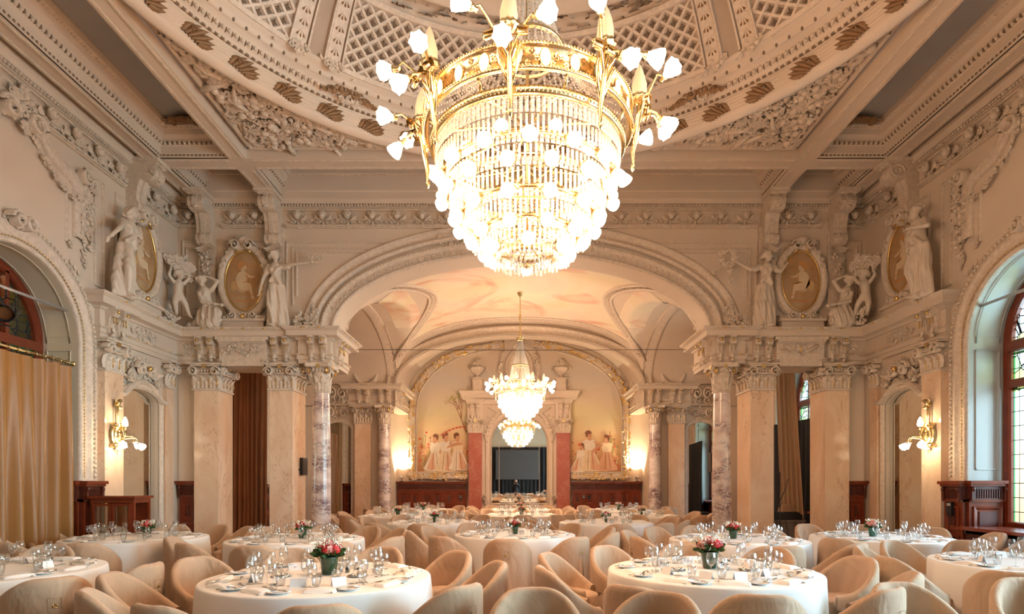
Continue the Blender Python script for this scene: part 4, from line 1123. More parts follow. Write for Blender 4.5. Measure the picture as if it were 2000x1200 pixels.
for (x, z, a) in walk(mid, .075):
    for k in range(2):
        sh = r.choice((LEAF, ROSE, LEAF)); mb.add(sh, T(x + r.uniform(-.05, .05), -.09, z + r.uniform(-.05, .05)) @ RY(r.uniform(0, 6)) @ SCL(.10 if sh is ROSE else .17), 1 if r.random() < .62 else 0)
mb.obj('frame', [STU2, GOLD], t)

# central aedicule
mb = MB(T(0, YB, 0)); MS = MB(T(0, YB, 0))
outl = [(.96, .82)] + arch_curve(.96, .98, 24, z0=2.9) + [(-.96, .82)]
# stucco slab between the red pilasters with arched opening for the mirror
def slab(y):
    top = arch_curve(.96, .98, 24, z0=2.9)
    mb.raw([(-1.3, y, 0), (-.96, y, 0), (-.96, y, 2.9), (-1.3, y, 2.9)], [(0, 1, 2, 3)]); mb.raw([(1.3, y, 0), (.96, y, 0), (.96, y, 2.9), (1.3, y, 2.9)], [(3, 2, 1, 0)])
    mb.raw([(-.96, y, 0), (.96, y, 0), (.96, y, .82), (-.96, y, .82)], [(0, 1, 2, 3)])
    above = top[::-1]
    for a, b in zip(above[:-1], above[1:]): mb.raw([(a[0], y, a[1]), (b[0], y, b[1]), (b[0], y, 4.3), (a[0], y, 4.3)], [(0, 1, 2, 3)])
    for e in (-1, 1): mb.raw([(e * .96, y, 2.9), (e * 1.8, y, 2.9), (e * 1.8, y, 4.3), (e * .96, y, 4.3)], [(0, 1, 2, 3)] if e > 0 else [(3, 2, 1, 0)])
slab(-.18)
mb.add(run(outl[::-1], [(0, .06), (0, .22), (.03, .26), (.08, .22), (.12, .24), (.2, .24), (.22, .2), (.22, .18)], closed=True, mp=lambda x, z, h: (x, -h, z)), None, 0, False)
for e in (-1, 1):
    console(mb, T(e * 1.52 - .1 * 1, -.36, 4.28), .13, .5, .2); console(mb, T(e * 1.52 + .1, -.36, 4.28), .13, .5, .2)
    for d in (-.1, .1): mb.add(LEAF, T(e * 1.52 + d, -.5, 3.86) @ RX(PI) @ SCL(.14, -.1, .13), 1)
    mb.box(e * 1.52 - .27, e * 1.52 + .27, -.36, -.0, 3.7, 4.3, 0)
    # pedestals with urns
    mb.box(e * 1.45 - .22, e * 1.45 + .22, -.35, -.05, 4.68, 4.76, 1); mb.box(e * 1.45 - .17, e * 1.45 + .17, -.32, -.05, 4.76, 5.12, 1); mb.box(e * 1.45 - .2, e * 1.45 + .2, -.36, -.05, 5.12, 5.17, 1)
    K = T(e * 1.45, -.22, 5.17)
    mb.add(lathe([(0, 0), (.11, 0), (.11, .03), (.04, .06), (.04, .1), (.14, .16), (.22, .28), (.24, .34), (.25, .36), (.19, .38), (.1, .38)], 24, rf=lambda a, r_, z_: r_ * (1 + .05 * math.cos(14 * a) if .12 < z_ < .3 else 1)), K, 1)
    for g in (-1, 1): mb.add(tube([(g * .22, 0, .22), (g * .33, 0, .3), (g * .34, 0, .38), (g * .24, 0, .38)], .018, 6), K, 1)
    cluster(mb, K @ T(0, -.06, .46), .34, .3, 40, 60 + e, 1, 1.1); mb.add(LEAF, K @ T(0, -.02, .52) @ SCL(.2), 1)
    # nymph reliefs in the arch spandrels and curls at foot
    for i in range(8):
        u = i / 7; x = e * (.72 + .42 * u); z = 3.95 - .75 * u ** 1.5
        mb.add(BALL, T(x, -.22, z) @ RY(-e * (.6 + u)) @ SCL(.06 + .03 * math.sin(PI * u), .06, .13), 1)
    mb.add(BALL, T(e * .66, -.25, 4.05) @ SCL(.065), 1); mb.add(tube([(e * .75, -.24, 3.95), (e * .95, -.27, 4.08), (e * 1.1, -.25, 4.15)], [.035, .028, .02], 6), None, 1)
    mb.add(tube([(e * 1.08, -.24, 3.3), (e * 1.2, -.25, 3.1), (e * 1.1, -.24, 2.92)], [.05, .04, .02], 6), None, 1)
    cluster(mb, T(e * 1.12, -.2, 3.6), .25, .6, 26, 81 + e, 1, 1.0)
    mb.add(VOL, T(e * 1.2, -.28, 1.0) @ SCL(.09 * e, .3, .12), 1); mb.add(LEAF, T(e * 1.2, -.24, .8) @ SCL(.2, .2, .35), 1)
ent = [(o, z + .06) for o, z in EP[12:]]
mb.box(-1.8, 1.8, -.3, -.0, 4.25, 4.62, 0)
mb.add(run([(-1.82, -.02), (-1.82, -.36), (-1.22, -.36), (-1.22, -.26), (1.22, -.26), (1.22, -.36), (1.82, -.36), (1.82, -.02)], [(o_ , z_) for o_, z_ in [(0, 4.28), (-.02, 4.36), (-.05, 4.42), (-.17, 4.46), (-.18, 4.55), (-.22, 4.6), (-.25, 4.68), (.3, 4.68)]]), None, 0, False)
# oval cartouche with leaf garlands
mb.box(-.52, .52, -.185, -.02, 4.66, 6.55, 0)
mb.add(run(ell(0, 5.55, .38, .56, 32), [(.1, .2), (0, .2), (0, .28), (-.04, .32), (-.10, .28), (-.13, .2)], closed=True, mp=lambda x, z, h: (x, -h, z)), None, 1, True)
mb.add(BALLH, T(0, -.22, 5.55) @ SCL(.12, .05, .18), 1); mb.add(BALL, T(0, -.22, 5.8) @ SCL(.08), 1); mb.add(BALLH, T(0, -.22, 5.3) @ SCL(.17, .05, .2), 1)
for e in (-1, 1):
    pts = [(e * .2, 6.42), (e * .45, 6.2), (e * .6, 5.85), (e * .66, 5.5), (e * .62, 5.2), (e * .8, 5.02), (e * 1.05, 4.98), (e * 1.2, 4.95)]
    garland(mb, T(0, -.18, 0), pts, .085, 5 + e, 1); garland(mb, T(0, -.2, 0), pts[:5], .1, 15 + e, 1)
    mb.add(VOL, T(e * .85, -.22, 4.85) @ SCL(.14 * e, .3, .14), 1)
    garland(mb, T(0, -.1, 0), [(e * 1.72, 5.0), (e * 1.76, 4.72)], .07, 3, 1)
for i in range(7): mb.add(LEAF, T(0, -.26, 6.2) @ RY((i - 3) * .4) @ SCL(.2, .2, .3), 1)
cluster(mb, T(0, -.24, 6.35), .5, .35, 40, 70, 1, 1.2)
o = mb.obj('trim_mirror_surround', [STU, STU2, GOLD]); tag(o, None, None, None, 'structure')
for e in (-1, 1):
    make_pilaster(.46, .35, 'red marble pilaster flanking the great back mirror on its %s' % side_word(e), (e * 1.52, YB - .36, 0), 0, 3.72, .46, REDM)
t = thing('wall_mirror', 'great arched mirror in the middle of the back wall reflecting the hall', 'mirror', (0, YB, 0))
mb = MB(); mb.raw([(x, -.10, z) for x, z in outl], [tuple(range(len(outl)))[::-1]]); mb.obj('mirror_glass', MIR, t)
mb = MB()
for e in (-1, 1): mb.box(e * .70 - .006, e * .70 + .006, -.106, -.10, .82, 3.55)
mb.obj('glass_joint', STU, t)

# vault painting
mb = MB(); nu, nv = 30, 40; V = []
for j in range(nv + 1):
    y = 12.84 + 4.97 * j / nv
    for i in range(nu + 1):
        x = (i / nu * 2 - 1) * (pw(y) + .01); V.append((x, y, vz(x, y) - .012))
mb.raw(V, [(j * (nu + 1) + i, (j + 1) * (nu + 1) + i, (j + 1) * (nu + 1) + i + 1, j * (nu + 1) + i + 1) for j in range(nv) for i in range(nu)], 0, True)
t = mb.obj('ceiling_painting', SKYF); tag(t, 'painted sky with rosy clouds in the crown of the alcove vault', 'painting')
for s in (-1, 1):
    mb = MB(); V = []
    for j in range(21):
        y = 13.85 + 3.0 * j / 20
        for i in range(13):
            x = s * (2.72 + .02 * abs(j - 10) * .3 + (3.5 - 2.72) * i / 12); V.append((x, y, vz(x, y) - .012))
    mb.raw(V, [(j * 13 + i, (j + 1) * 13 + i, (j + 1) * 13 + i + 1, j * 13 + i + 1) for j in range(20) for i in range(12)], 0, True)
    tag(mb.obj('ceiling_painting', SKYF), 'small rosy fresco panel on the %s flank of the vault' % side_word(s), 'painting')

# ------------------------------------------------------------ windows: frame, leaded glass, curtains
LG = bpy.data.materials.new('leaded_glass'); LG.use_nodes = True; t = NT(LG); t.N.remove(t.N['Principled BSDF']); out = t.N['Material Output']
tc = t.n('TexCoord'); sp = t.n('SeparateXYZ'); t.l(tc.outputs['Object'], sp.inputs[0])
cb = t.n('CombineXYZ'); t.l(sp.outputs[1], cb.inputs[0]); t.l(sp.outputs[2], cb.inputs[1])
br = t.n('TexBrick'); br.offset = 0; br.inputs['Scale'].default_value = 1; br.inputs['Brick Width'].default_value = .16; br.inputs['Row Height'].default_value = .22; br.inputs['Mortar Size'].default_value = .006
t.l(cb.outputs[0], br.inputs['Vector'])
vo = t.n('TexVoronoi', feature='DISTANCE_TO_EDGE'); vo.inputs['Scale'].default_value = 5; t.l(cb.outputs[0], vo.inputs['Vector'])
vc = t.n('TexVoronoi'); vc.inputs['Scale'].default_value = 5; t.l(cb.outputs[0], vc.inputs['Vector'])
hi = t.n('Math', operation='GREATER_THAN'); hi.inputs[1].default_value = 2.95; t.l(sp.outputs[2], hi.inputs[0])
lt = t.n('Math', operation='LESS_THAN'); lt.inputs[1].default_value = .035; t.l(vo.outputs['Distance'], lt.inputs[0])
lm = t.n('Math', operation='MULTIPLY'); t.l(lt.outputs[0], lm.inputs[0]); t.l(hi.outputs[0], lm.inputs[1])
lead = t.n('Math', operation='MAXIMUM'); t.l(br.outputs['Fac'], lead.inputs[0]); t.l(lm.outputs[0], lead.inputs[1])
colr = ramp(t, vc.outputs['Color'], [(.0, (.85, .9, .8)), (.45, (.9, .95, .9)), (.5, (.85, .75, .15)), (.62, (.9, .95, .9)), (.8, (.5, .7, .35))])
cm = t.n('Mix', data_type='RGBA'); t.l(hi.outputs[0], cm.inputs[0]); cm.inputs[6].default_value = (.93, .97, .95, 1); t.l(colr, cm.inputs[7])
tb = t.n('BsdfTransparent'); t.l(cm.outputs[2], tb.inputs[0]); gl = t.n('BsdfGlossy'); gl.inputs['Roughness'].default_value = .08
m1 = t.n('MixShader'); m1.inputs[0].default_value = .08; t.l(tb.outputs[0], m1.inputs[1]); t.l(gl.outputs[0], m1.inputs[2])
df = t.n('BsdfDiffuse'); df.inputs[0].default_value = (.03, .03, .03, 1)
m2 = t.n('MixShader'); t.l(lead.outputs[0], m2.inputs[0]); t.l(m1.outputs[0], m2.inputs[1]); t.l(df.outputs[0], m2.inputs[2]); t.l(m2.outputs[0], out.inputs[0])
GRN = mat('green_glass_border', (.05, .32, .10), .2)
for wi, (s, yc) in enumerate([(s, yc) for s in (-1, 1) for yc in WY]):
    t = thing('window_%d' % (wi + 1), None, None, (0, 0, 0)); t['kind'] = 'structure'
    M = T(s * 7.52, 0, 0) @ np.array([[0, -s, 0, 0], [1, 0, 0, 0], [0, 0, 1, 0], [0, 0, 0, 1.0]])
    # local here: x = world y, z = world z, -y towards the room
    mb = MB(T(s * 7.55, 0, 0)); sl = SILL if s > 0 else .06
    o = [(yc + RI, sl)] + ell(yc, ZSP, RI, RI, 24, 0, PI) + [(yc - RI, sl)]
    mb.raw([(0, y, z) for y, z in o], [tuple(range(len(o)))]); mb.obj('window_pane', LG, t)
    mb = MB()
    fm = lambda y, z, h: (s * (7.56 - h), y, z)
    mb.add(run(o, [(0, 0), (0, .08), (.03, .09), (.11, .09), (.13, .06), (.13, 0)], closed=True, mp=fm), None, 0, False)
    def bar(y0, y1, z0, z1, d=.09): mb.box(*sorted((s * (7.56 - d), s * 7.56)), y0, y1, z0, z1, 0)
    bar(yc - RI + .1, yc + RI - .1, ZSP - .72, ZSP - .60, .11); bar(yc - RI + .1, yc + RI - .1, ZSP - .16, ZSP - .02, .13); bar(yc - .05, yc + .05, SILL, ZSP - .1)
    for e in (-1, 1): bar(yc + e * .42 - .03, yc + e * .42 + .03, ZSP - .72, ZSP + .9)
    for (a, b) in ((yc - .97, yc - .06), (yc + .06, yc + .97)):
        for (z0, z1) in ((SILL + .1, ZSP - .73), (ZSP - .6, ZSP - .17)):
            c = [(a, z0), (b, z0), (b, z1), (a, z1)]
            mb.add(run(c, [(0, .0), (0, .02), (.022, .02), (.022, 0)], closed=True, mp=fm), None, 1, False)
    mb.obj('window_frame', [WOOD, GRN], t)
    if s > 0: struct(MB().box(*sorted((s * 6.75, s * 7.5)), yc - RI - .02, yc + RI - .0, SILL + .0, SILL + .05), 'window_%d_sill' % (wi + 1), WOOD)
    if s > 0: mb = MB(); mb.box(*sorted((s * 6.935, s * 6.90)), yc - RI, yc + RI, .0, SILL); struct(mb, 'trim_window_dado', WOODD)

def curtain_s(p0, p1, z0, z1, folds, amp, seed, gather=1.0, thick=.012, nz=14, flare=0.0):
    r = R_(seed); n = folds * 8; V = []
    dx, dy = p1[0] - p0[0], p1[1] - p0[1]; L = math.hypot(dx, dy); nx_, ny_ = -dy / L, dx / L
    ph = [r.uniform(-.5, .5) for _ in range(folds + 2)]; am = [r.uniform(.5, 1.25) for _ in range(folds + 2)]
    for side in (1, -1):
        for j in range(nz + 1):
            v = j / nz; z = z1 + (z0 - z1) * v
            for i in range(n + 1):
                u = i / n; k = u * folds
                i0 = int(k); f = k - i0
                aa = am[i0] * (1 - f) + am[i0 + 1] * f; pp = ph[i0] * (1 - f) + ph[i0 + 1] * f
                w = math.sin(2 * PI * k + pp * (1 + v)) * amp * aa * (.35 + .75 * v) + .3 * amp * math.sin(5 * k + 3 * v + seed)
                uu = .5 + (u - .5) * (gather + (1 - gather) * v) + flare * v
                V.append((p0[0] + dx * uu + nx_ * (w + side * thick), p0[1] + dy * uu + ny_ * (w + side * thick), z))
    m_ = (nz + 1) * (n + 1); F = []
    for sd in (0, 1):
        for j in range(nz):
            for i in range(n):
                a = sd * m_ + j * (n + 1) + i; f_ = (a, a + 1, a + n + 2, a + n + 1); F.append(f_ if sd == 0 else f_[::-1])
    return S(V, F)
GOLDC = mat('gold_taffeta', (.36, .16, .04), .45, var=.25, vscale=1.6, bump=.10, bscale=50, spec=.5)
RUST = mat('rust_velvet', (.36, .14, .045), .75, var=.3, vscale=3, bump=.1, bscale=60, sheen=.4)
BEIGE = mat('beige_drape', (.62, .42, .26), .7, var=.12, vscale=4)
t = thing('curtain', 'gold taffeta curtain drawn across the left window on a brass rod', 'curtain', (-7.15, 8.1, 0))
mb = MB(); mb.add(curtain_s((.14, -1.1), (.14, .98), .02, 3.34, 9, .085, 3)); mb.obj('curtain_cloth', GOLDC, t)
mb = MB(); mb.add(tube([(.14, -1.15, 3.40), (.14, 1.06, 3.40)], .022, 10)); mb.add(BALL, T(.14, 1.08, 3.40) @ SCL(.045)); mb.add(BALL, T(.14, -1.15, 3.40) @ SCL(.045))
for i in range(14): mb.add(tube([(.14 + .032 * math.cos(a), -1.0 + i * .15, 3.40 + .04 * math.sin(a)) for a in [k * PI / 5 for k in range(10)]], .005, 5, True))
mb.obj('curtain_rod', BRASS, t)
mb = MB(T(-7.15, 8.1, 0)); 
o = MB().add(curtain_s((-6.72, 12.9), (-5.6, 12.98), .02, 4.3, 12, .05, 5)).obj('curtain', RUST); tag(o, 'rust brown velvet curtain hanging in the left aisle opening', 'curtain')
o = MB().add(curtain_s((-6.72, 12.72), (-6.35, 12.74), .02, 4.3, 4, .035, 15)).obj('curtain', BEIGE); tag(o, 'thin pale curtain at the edge of the left aisle opening', 'curtain')
o = MB().add(curtain_s((5.5, 12.85), (5.98, 12.8), .55, 4.3, 5, .05, 8, gather=.8, flare=.32)).obj('curtain', BEIGE); tag(o, 'beige curtain swept aside in the right aisle opening', 'curtain')
o = MB().add(curtain_s((6.6, 15.6), (6.85, 13.3), .3, 3.05, 12, .05, 9)).obj('curtain', BLACK); tag(o, 'black blackout cloth covering the right aisle window', 'curtain')
o = MB().add(curtain_s((-7.1, 13.8), (-7.1, 15.9), .02, 3.4, 12, .06, 19)).obj('curtain', GOLDC); tag(o, 'gold curtain across the window of the left side aisle', 'curtain')
# behind the camera: black drape with the grey projection screen seen in the mirror
o = MB().add(curtain_s((3.4, -3.3), (-3.4, -3.3), .02, 4.2, 22, .05, 12)).obj('stage_drape', BLACK); tag(o, 'black stage drape reflected in the great back mirror', 'drape')
mb = MB(); mb.box(-1.65, 1.65, -3.14, -3.1, 1.75, 3.95, 0); mb.box(-1.7, 1.7, -3.17, -3.14, 3.93, 4.02, 1)
tag(mb.obj('projection_screen', [SCRN, BLKM]), 'grey projection screen reflected in the great back mirror', 'screen')

# added backing outside the left windows, blocks the sky and dims the glass
mb = MB(); mb.raw([(-8.1, -3.5, -.1), (-8.1, 18.5, -.1), (-8.1, 18.5, 6.0), (-8.1, -3.5, 6.0)], [(0, 1, 2, 3)]); mb.raw([(-8.1, -3.5, 6.0), (-8.1, 18.5, 6.0), (-7.0, 18.5, 6.0), (-7.0, -3.5, 6.0)], [(0, 1, 2, 3)])
struct(mb, 'wall_passage', mat('passage_wall', (.42, .36, .20), .8))
point('passage_lamp', (-7.85, 8.1, 4.9), 14, (1, .9, .62), .1)  # added fill light behind the left glass, no real lamp there
# ------------------------------------------------------------ chandeliers and sconces
def emis(name, col, st, base=(.95, .9, .8), trans=0.0):
    m = mat(name, base, .3, emit=col, estr=st)
    return m
SHADE = emis('lit_frosted_glass', LAMP, CH_STR)
BULB = emis('lit_sconce_glass', (1, .74, .46), BULB_STR)
FLAME = bpy.data.materials.new('flame_glass'); FLAME.use_nodes = True; t = NT(FLAME); b = t.N['Principled BSDF']
b.inputs['Base Color'].default_value = (.55, .46, .30, 1); b.inputs['Roughness'].default_value = .15; b.inputs['Emission Color'].default_value = (1, .80, .5, 1); b.inputs['Emission Strength'].default_value = .22
w = t.n('TexWave'); w.inputs['Scale'].default_value = 14; w.inputs['Distortion'].default_value = 4; tc = t.n('TexCoord'); t.l(tc.outputs['Object'], w.inputs['Vector'])
bp = t.n('Bump'); bp.inputs['Strength'].default_value = .8; t.l(w.outputs['Fac'], bp.inputs['Height']); t.l(bp.outputs[0], b.inputs['Normal'])
CRY = bpy.data.materials.new('cut_crystal'); CRY.use_nodes = True; t = NT(CRY); t.N.remove(t.N['Principled BSDF'])
g = t.n('BsdfGlossy'); g.inputs['Roughness'].default_value = .06; tr = t.n('BsdfTransparent'); tl = t.n('BsdfTranslucent'); tl.inputs[0].default_value = (1, .97, .9, 1); dd = t.n('BsdfDiffuse'); dd.inputs[0].default_value = (1, .97, .9, 1)
a1 = t.n('MixShader'); a1.inputs[0].default_value = .5; t.l(tl.outputs[0], a1.inputs[1]); t.l(dd.outputs[0], a1.inputs[2])
a2 = t.n('MixShader'); a2.inputs[0].default_value = .35; t.l(a1.outputs[0], a2.inputs[1]); t.l(g.outputs[0], a2.inputs[2])
a3 = t.n('MixShader'); a3.inputs[0].default_value = .28; t.l(a2.outputs[0], a3.inputs[1]); t.l(tr.outputs[0], a3.inputs[2]); t.l(a3.outputs[0], t.N['Material Output'].inputs[0])

SHADE_S = lathe([(.001, .0), (.022, .004), (.026, .02), (.044, .05), (.056, .085), (.060, .112), (.040, .125), (.001, .13)], 14, rf=lambda a, r, z: r * (1 + (.10 * math.cos(7 * a) if z > .08 else 0)))
GLOBE_S = lathe([(.001, .0), (.03, .006), (.05, .03), (.058, .06), (.052, .09), (.034, .108), (.001, .115)], 14)
FLAME_S = lathe([(.001, 0), (.05, .01), (.068, .06), (.07, .12), (.055, .2), (.034, .27), (.012, .32), (.001, .335)], 18, rf=lambda a, r, z: r * (1 + .08 * math.sin(5 * a + z * 26)))
def aimM(p, d):
    """matrix with local Z along d"""
    z = Vector(d).normalized(); x = z.orthogonal().normalized(); y = z.cross(x)
    return FR(tuple(p), tuple(x), tuple(y), tuple(z))
def obj_at(sh, name, m, parent, M):
    o = bpy.data.objects.new(name, sh); COL.objects.link(o); o.parent = parent
    o.matrix_local = Matrix(M.tolist()); return o
SHADE_ME = MB().add(SHADE_S).mesh('lamp_shade', SHADE); GLOBE_ME = MB().add(GLOBE_S).mesh('lamp_globe', SHADE)
FLAME_ME = MB().add(FLAME_S).mesh('flame_glass', FLAME)
def holder(mb, M, k=1.0):
    mb.add(lathe([(.012, -.05), (.02, -.04), (.016, -.02), (.03, 0), (.034, .012), (.026, .014)], 10), M @ SCL(k))
def chandelier(t, k, crown, top, ncl, SHADE, SHADE_ME, GLOBE_ME):
    """local z=0 is the crystal ring; k overall scale; crown/top heights above the ring in metres"""
    K = SCL(k)
    band = MB(K)
    band.add(lathe([(.955, .12), (.985, .115), (1.0, .13), (.985, .145), (.97, .15), (.965, .30), (.985, .31), (1.0, .325), (.985, .34), (.955, .335), (.955, .12)], 96))
    for i in range(220):
        a = 2 * PI * i / 220
        for z in (.135, .325): band.add(OCT, RZ(a) @ T(1.0, 0, z) @ SCL(.012))
    for i in range(150):
        a = 2 * PI * i / 150; band.add(ROSE, RZ(a) @ T(.97, 0, .225 + .05 * math.sin(i * 2.4)) @ RZ(PI / 2) @ SCL(.028))
    bo = band.obj('gallery_band', BRASS, t)
    wm = MB().add(BALLH, SCL(.036 * k, .016 * k, .062 * k)).mesh('band_window', SHADE)
    rim = MB(SCL(k)).add(tube([(.045 * math.cos(q), .003, .072 * math.sin(q)) for q in [j * PI / 7 for j in range(14)]], .007, 5, True)).mesh('window_rim', BRASS)
    for i in range(24):
        a = 2 * PI * (i + .5) / 24
        obj_at(wm, 'band_window', SHADE, bo, RZ(a) @ T(.972 * k, 0, .225 * k) @ RZ(PI / 2))
        obj_at(rim, 'window_rim', BRASS, bo, RZ(a) @ T(.975 * k, 0, .225 * k) @ RZ(PI / 2))
    ring = MB(K)
    ring.add(lathe([(.87, .03), (.90, .045), (.925, .03), (.935, .0), (.925, -.03), (.90, -.045), (.87, -.03), (.865, 0), (.87, .03)], 120))
    for i in range(160): ring.add(BOX, RZ(2 * PI * i / 160) @ T(.925, 0, 0) @ SCL(.02, .012, .05))
    for i in range(8):
        a = 2 * PI * (i + .4) / 8
        ring.add(tube([(.90, 0, .03), (.93, .02, .09), (.96, 0, .14)], .014, 6), RZ(a)); ring.add(tube([(.90, 0, .02), (.5, 0, .14), (.05, 0, .22)], .014, 6), RZ(a))
    ring.obj('crystal_ring', BRASS, t)
    # tiers of bead nets, prisms and lamps
    tiers = [(.885, .0, .155, .15, 0), (.79, -.27, .07, .13, 14), (.75, -.44, .08, .14, 14), (.62, -.64, .08, .13, 12), (.46, -.82, .07, .12, 10), (.31, -.93, .05, .10, 6), (.17, -.99, .03, .07, 0)]
    for ti, (r, z, gh, rh, nl) in enumerate(tiers):
        c = MB(K); n = int(2 * PI * r / .047); rows = max(1, int(round(gh / .040)))
        for i in range(n):
            a = 2 * PI * i / n
            for q in range(rows): c.add(BOX, RZ(a) @ T(r, 0, z - .03 - .040 * q) @ RX(.0) @ SCL(.012, .030, .030))
            for (dr_, dz) in ((0, 0),):
                hh = rh * (1 + .12 * math.sin(i * 1.7)); z1 = z - .03 - .040 * rows + .01
                c.add(BOX, RZ(a) @ T(r - .01, 0, z1 - hh / 2) @ SCL(.013, .019, hh))
        c.obj('crystal_tier', CRY, t)
        if ti:
            pend = []; gr = MB(K); gr.add(lathe([(r - .02, z + .0), (r + .015, z + .015), (r + .02, z - .01), (r, z - .025), (r - .02, z)], 64))
            for i in range(6): gr.add(tube([(r, 0, z), (r * .5, 0, z + .05), (.04, 0, z + .1)], .008, 5), RZ(i * PI / 3 + ti))
            for i in range(nl):
                a = 2 * PI * (i + .5 * (ti % 2)) / nl
                M2 = RZ(a) @ aimM((r + .01, 0, z - .03), (1, 0, -.55))
                gr.add(lathe([(.005, -.02), (.03, -.01), (.045, .01), (.062, .02), (.06, .03), (.03, .03)], 12, rf=lambda a_, r_, z_: r_ * (1 + .08 * math.cos(8 * a_))), M2)
                M3 = RZ(a) @ aimM(((r + .01) * k, 0, (z - .03) * k), (1, 0, -.55)) @ T(0, 0, .015 * k) @ SCL(k)
                pend.append(M3 @ SCL(1.08))
            go = gr.obj('tier_ring', BRASS, t)
            for M3 in pend: obj_at(GLOBE_ME, 'lamp_globe', SHADE, go, M3)
    # torch clusters around the gallery
    for i in range(ncl):
        a = math.radians(-99 + 360.0 / ncl * i)
        c = MB(K); A = RZ(a); pend = []
        c.add(tube([(1.0, 0, -.28), (1.01, 0, -.2), (1.0, 0, -.1), (1.03, 0, .05), (1.05, 0, .2), (1.06, 0, .36)], [.004, .014, .022, .026, .022, .026], 8), A)
        for e in (-1, 1):
            c.add(tube([(1.0, 0, -.05), (1.03, e * .06, .1), (1.06, e * .09, .22), (1.05, e * .05, .33)], [.008, .014, .014, .008], 6), A)
            c.add(LEAF, A @ T(1.04, e * .03, .1) @ RZ(PI / 2) @ RY(e * .4) @ SCL(.12, .12, .2))
        c.add(BALL, A @ T(1.0, 0, -.24) @ SCL(.02, .02, .04)); c.add(BALL, A @ T(1.02, 0, .12) @ SCL(.035))
        c.add(lathe([(.02, .33), (.05, .36), (.085, .385), (.09, .40), (.07, .43), (.05, .41)], 20, rf=lambda q, r_, z_: r_ * (1 + .1 * math.cos(10 * q))), A @ T(1.06, 0, .0))
        for (da, rr_, zz, dirz) in ((-.20, 1.27, .42, .15), (.0, 1.27, .20, -.9), (.20, 1.27, .30, -.5)):
            P = [(1.04, 0, .14), (1.10, 1.04 * da * .4, .24 + .08), (rr_ - .06, rr_ * da * .8, zz + .06), (rr_, rr_ * da, zz)]
            c.add(tube(P, [.014, .013, .012, .010], 6), A); c.add(VOL, A @ T(1.13, 1.1 * da * .6, .3) @ RZ(da) @ RZ(0) @ SCL(.035, .2, .035))
            d = Vector((rr_ - 1.0, rr_ * da * 1.5, dirz * .3))
            holder(c, A @ aimM((rr_, rr_ * da, zz), d) @ T(0, 0, -.0), 1.1)
            M3 = SCL(k) @ A @ aimM((rr_, rr_ * da, zz), d)
            pend.append(M3 @ SCL(1.22))
        co = c.obj('torch_bracket', BRASS, t)
        for M3 in pend: obj_at(SHADE_ME, 'lamp_shade', SHADE, co, M3)
        obj_at(FLAME_ME, 'flame_glass', FLAME, co, SCL(k) @ A @ T(1.06, 0, .40))
    for i in range(8):      # added unseen bulbs, lighting the crystal tiers from within
        a = 2 * PI * (i + .5) / 8
        obj_at(GLOBE_ME, 'inner_bulb', SHADE, t, RZ(a) @ T(.62 * k, 0, -.16 * k) @ SCL(k * 1.0))
    # bead strands
    st = MB(); r1, z1 = .34 * k, crown * .52
    for i in range(36):
        a = 2 * PI * i / 36
        for (ra, za, rb, zb, sag) in ((.93 * k, .15 * k, r1, z1, .10), (r1, z1, .09 * k, crown, .02)):
            L = math.hypot(ra - rb, za - zb); n = int(L / (.030 * max(k, .75)))
            for j in range(n):
                u = j / n; r_ = ra + (rb - ra) * u - sag * math.sin(PI * u); z_ = za + (zb - za) * u - sag * .5 * math.sin(PI * u)
                st.add(OCT, RZ(a) @ T(r_, 0, z_) @ SCL(.013 if i % 2 else .017))
    st.obj('bead_strand', CRY, t)
    br = MB()
    br.add(lathe([(r1 - .02, z1), (r1 + .01, z1 + .02), (r1 + .02, z1), (r1, z1 - .025), (r1 - .02, z1)], 48))
    br.add(lathe([(.02, crown - .03), (.13 * k, crown - .02), (.15 * k, crown + .01), (.10 * k, crown + .03), (.03, crown + .06), (.03, crown + .12), (.06 * k, crown + .15), (.025, crown + .2), (.014, crown + .3), (.014, crown + .55), (.035, crown + .6), (.035, crown + .68), (.014, crown + .74), (.014, top - .12), (.05, top - .08), (.09, top - .02), (.09, top)], 20))
    br.add(tube([(0, 0, -.9 * k), (0, 0, crown)], .016, 8))
    for i in range(10): br.add(LEAF, RZ(i * PI / 5) @ T(0, -.12 * k, crown) @ SCL(.12))
    br.obj('suspension_rod', BRASS, t)
t = thing('chandelier', 'huge blazing crystal chandelier with brass gallery under the dome', 'chandelier', (0, 5.7, 4.76))
chandelier(t, 1.0, 1.85, 4.9, 8, SHADE, SHADE_ME, GLOBE_ME)
t = thing('chandelier', 'smaller crystal chandelier hanging from the painted alcove vault', 'chandelier', (0, 15.8, 3.93))
SH2 = emis('lit_frosted_glass_small', (1, .67, .44), CH_STR * 2.0)
chandelier(t, .66, 1.42, 2.72, 10, SH2, MB().add(SHADE_S).mesh('lamp_shade', SH2), MB().add(GLOBE_S).mesh('lamp_globe', SH2))

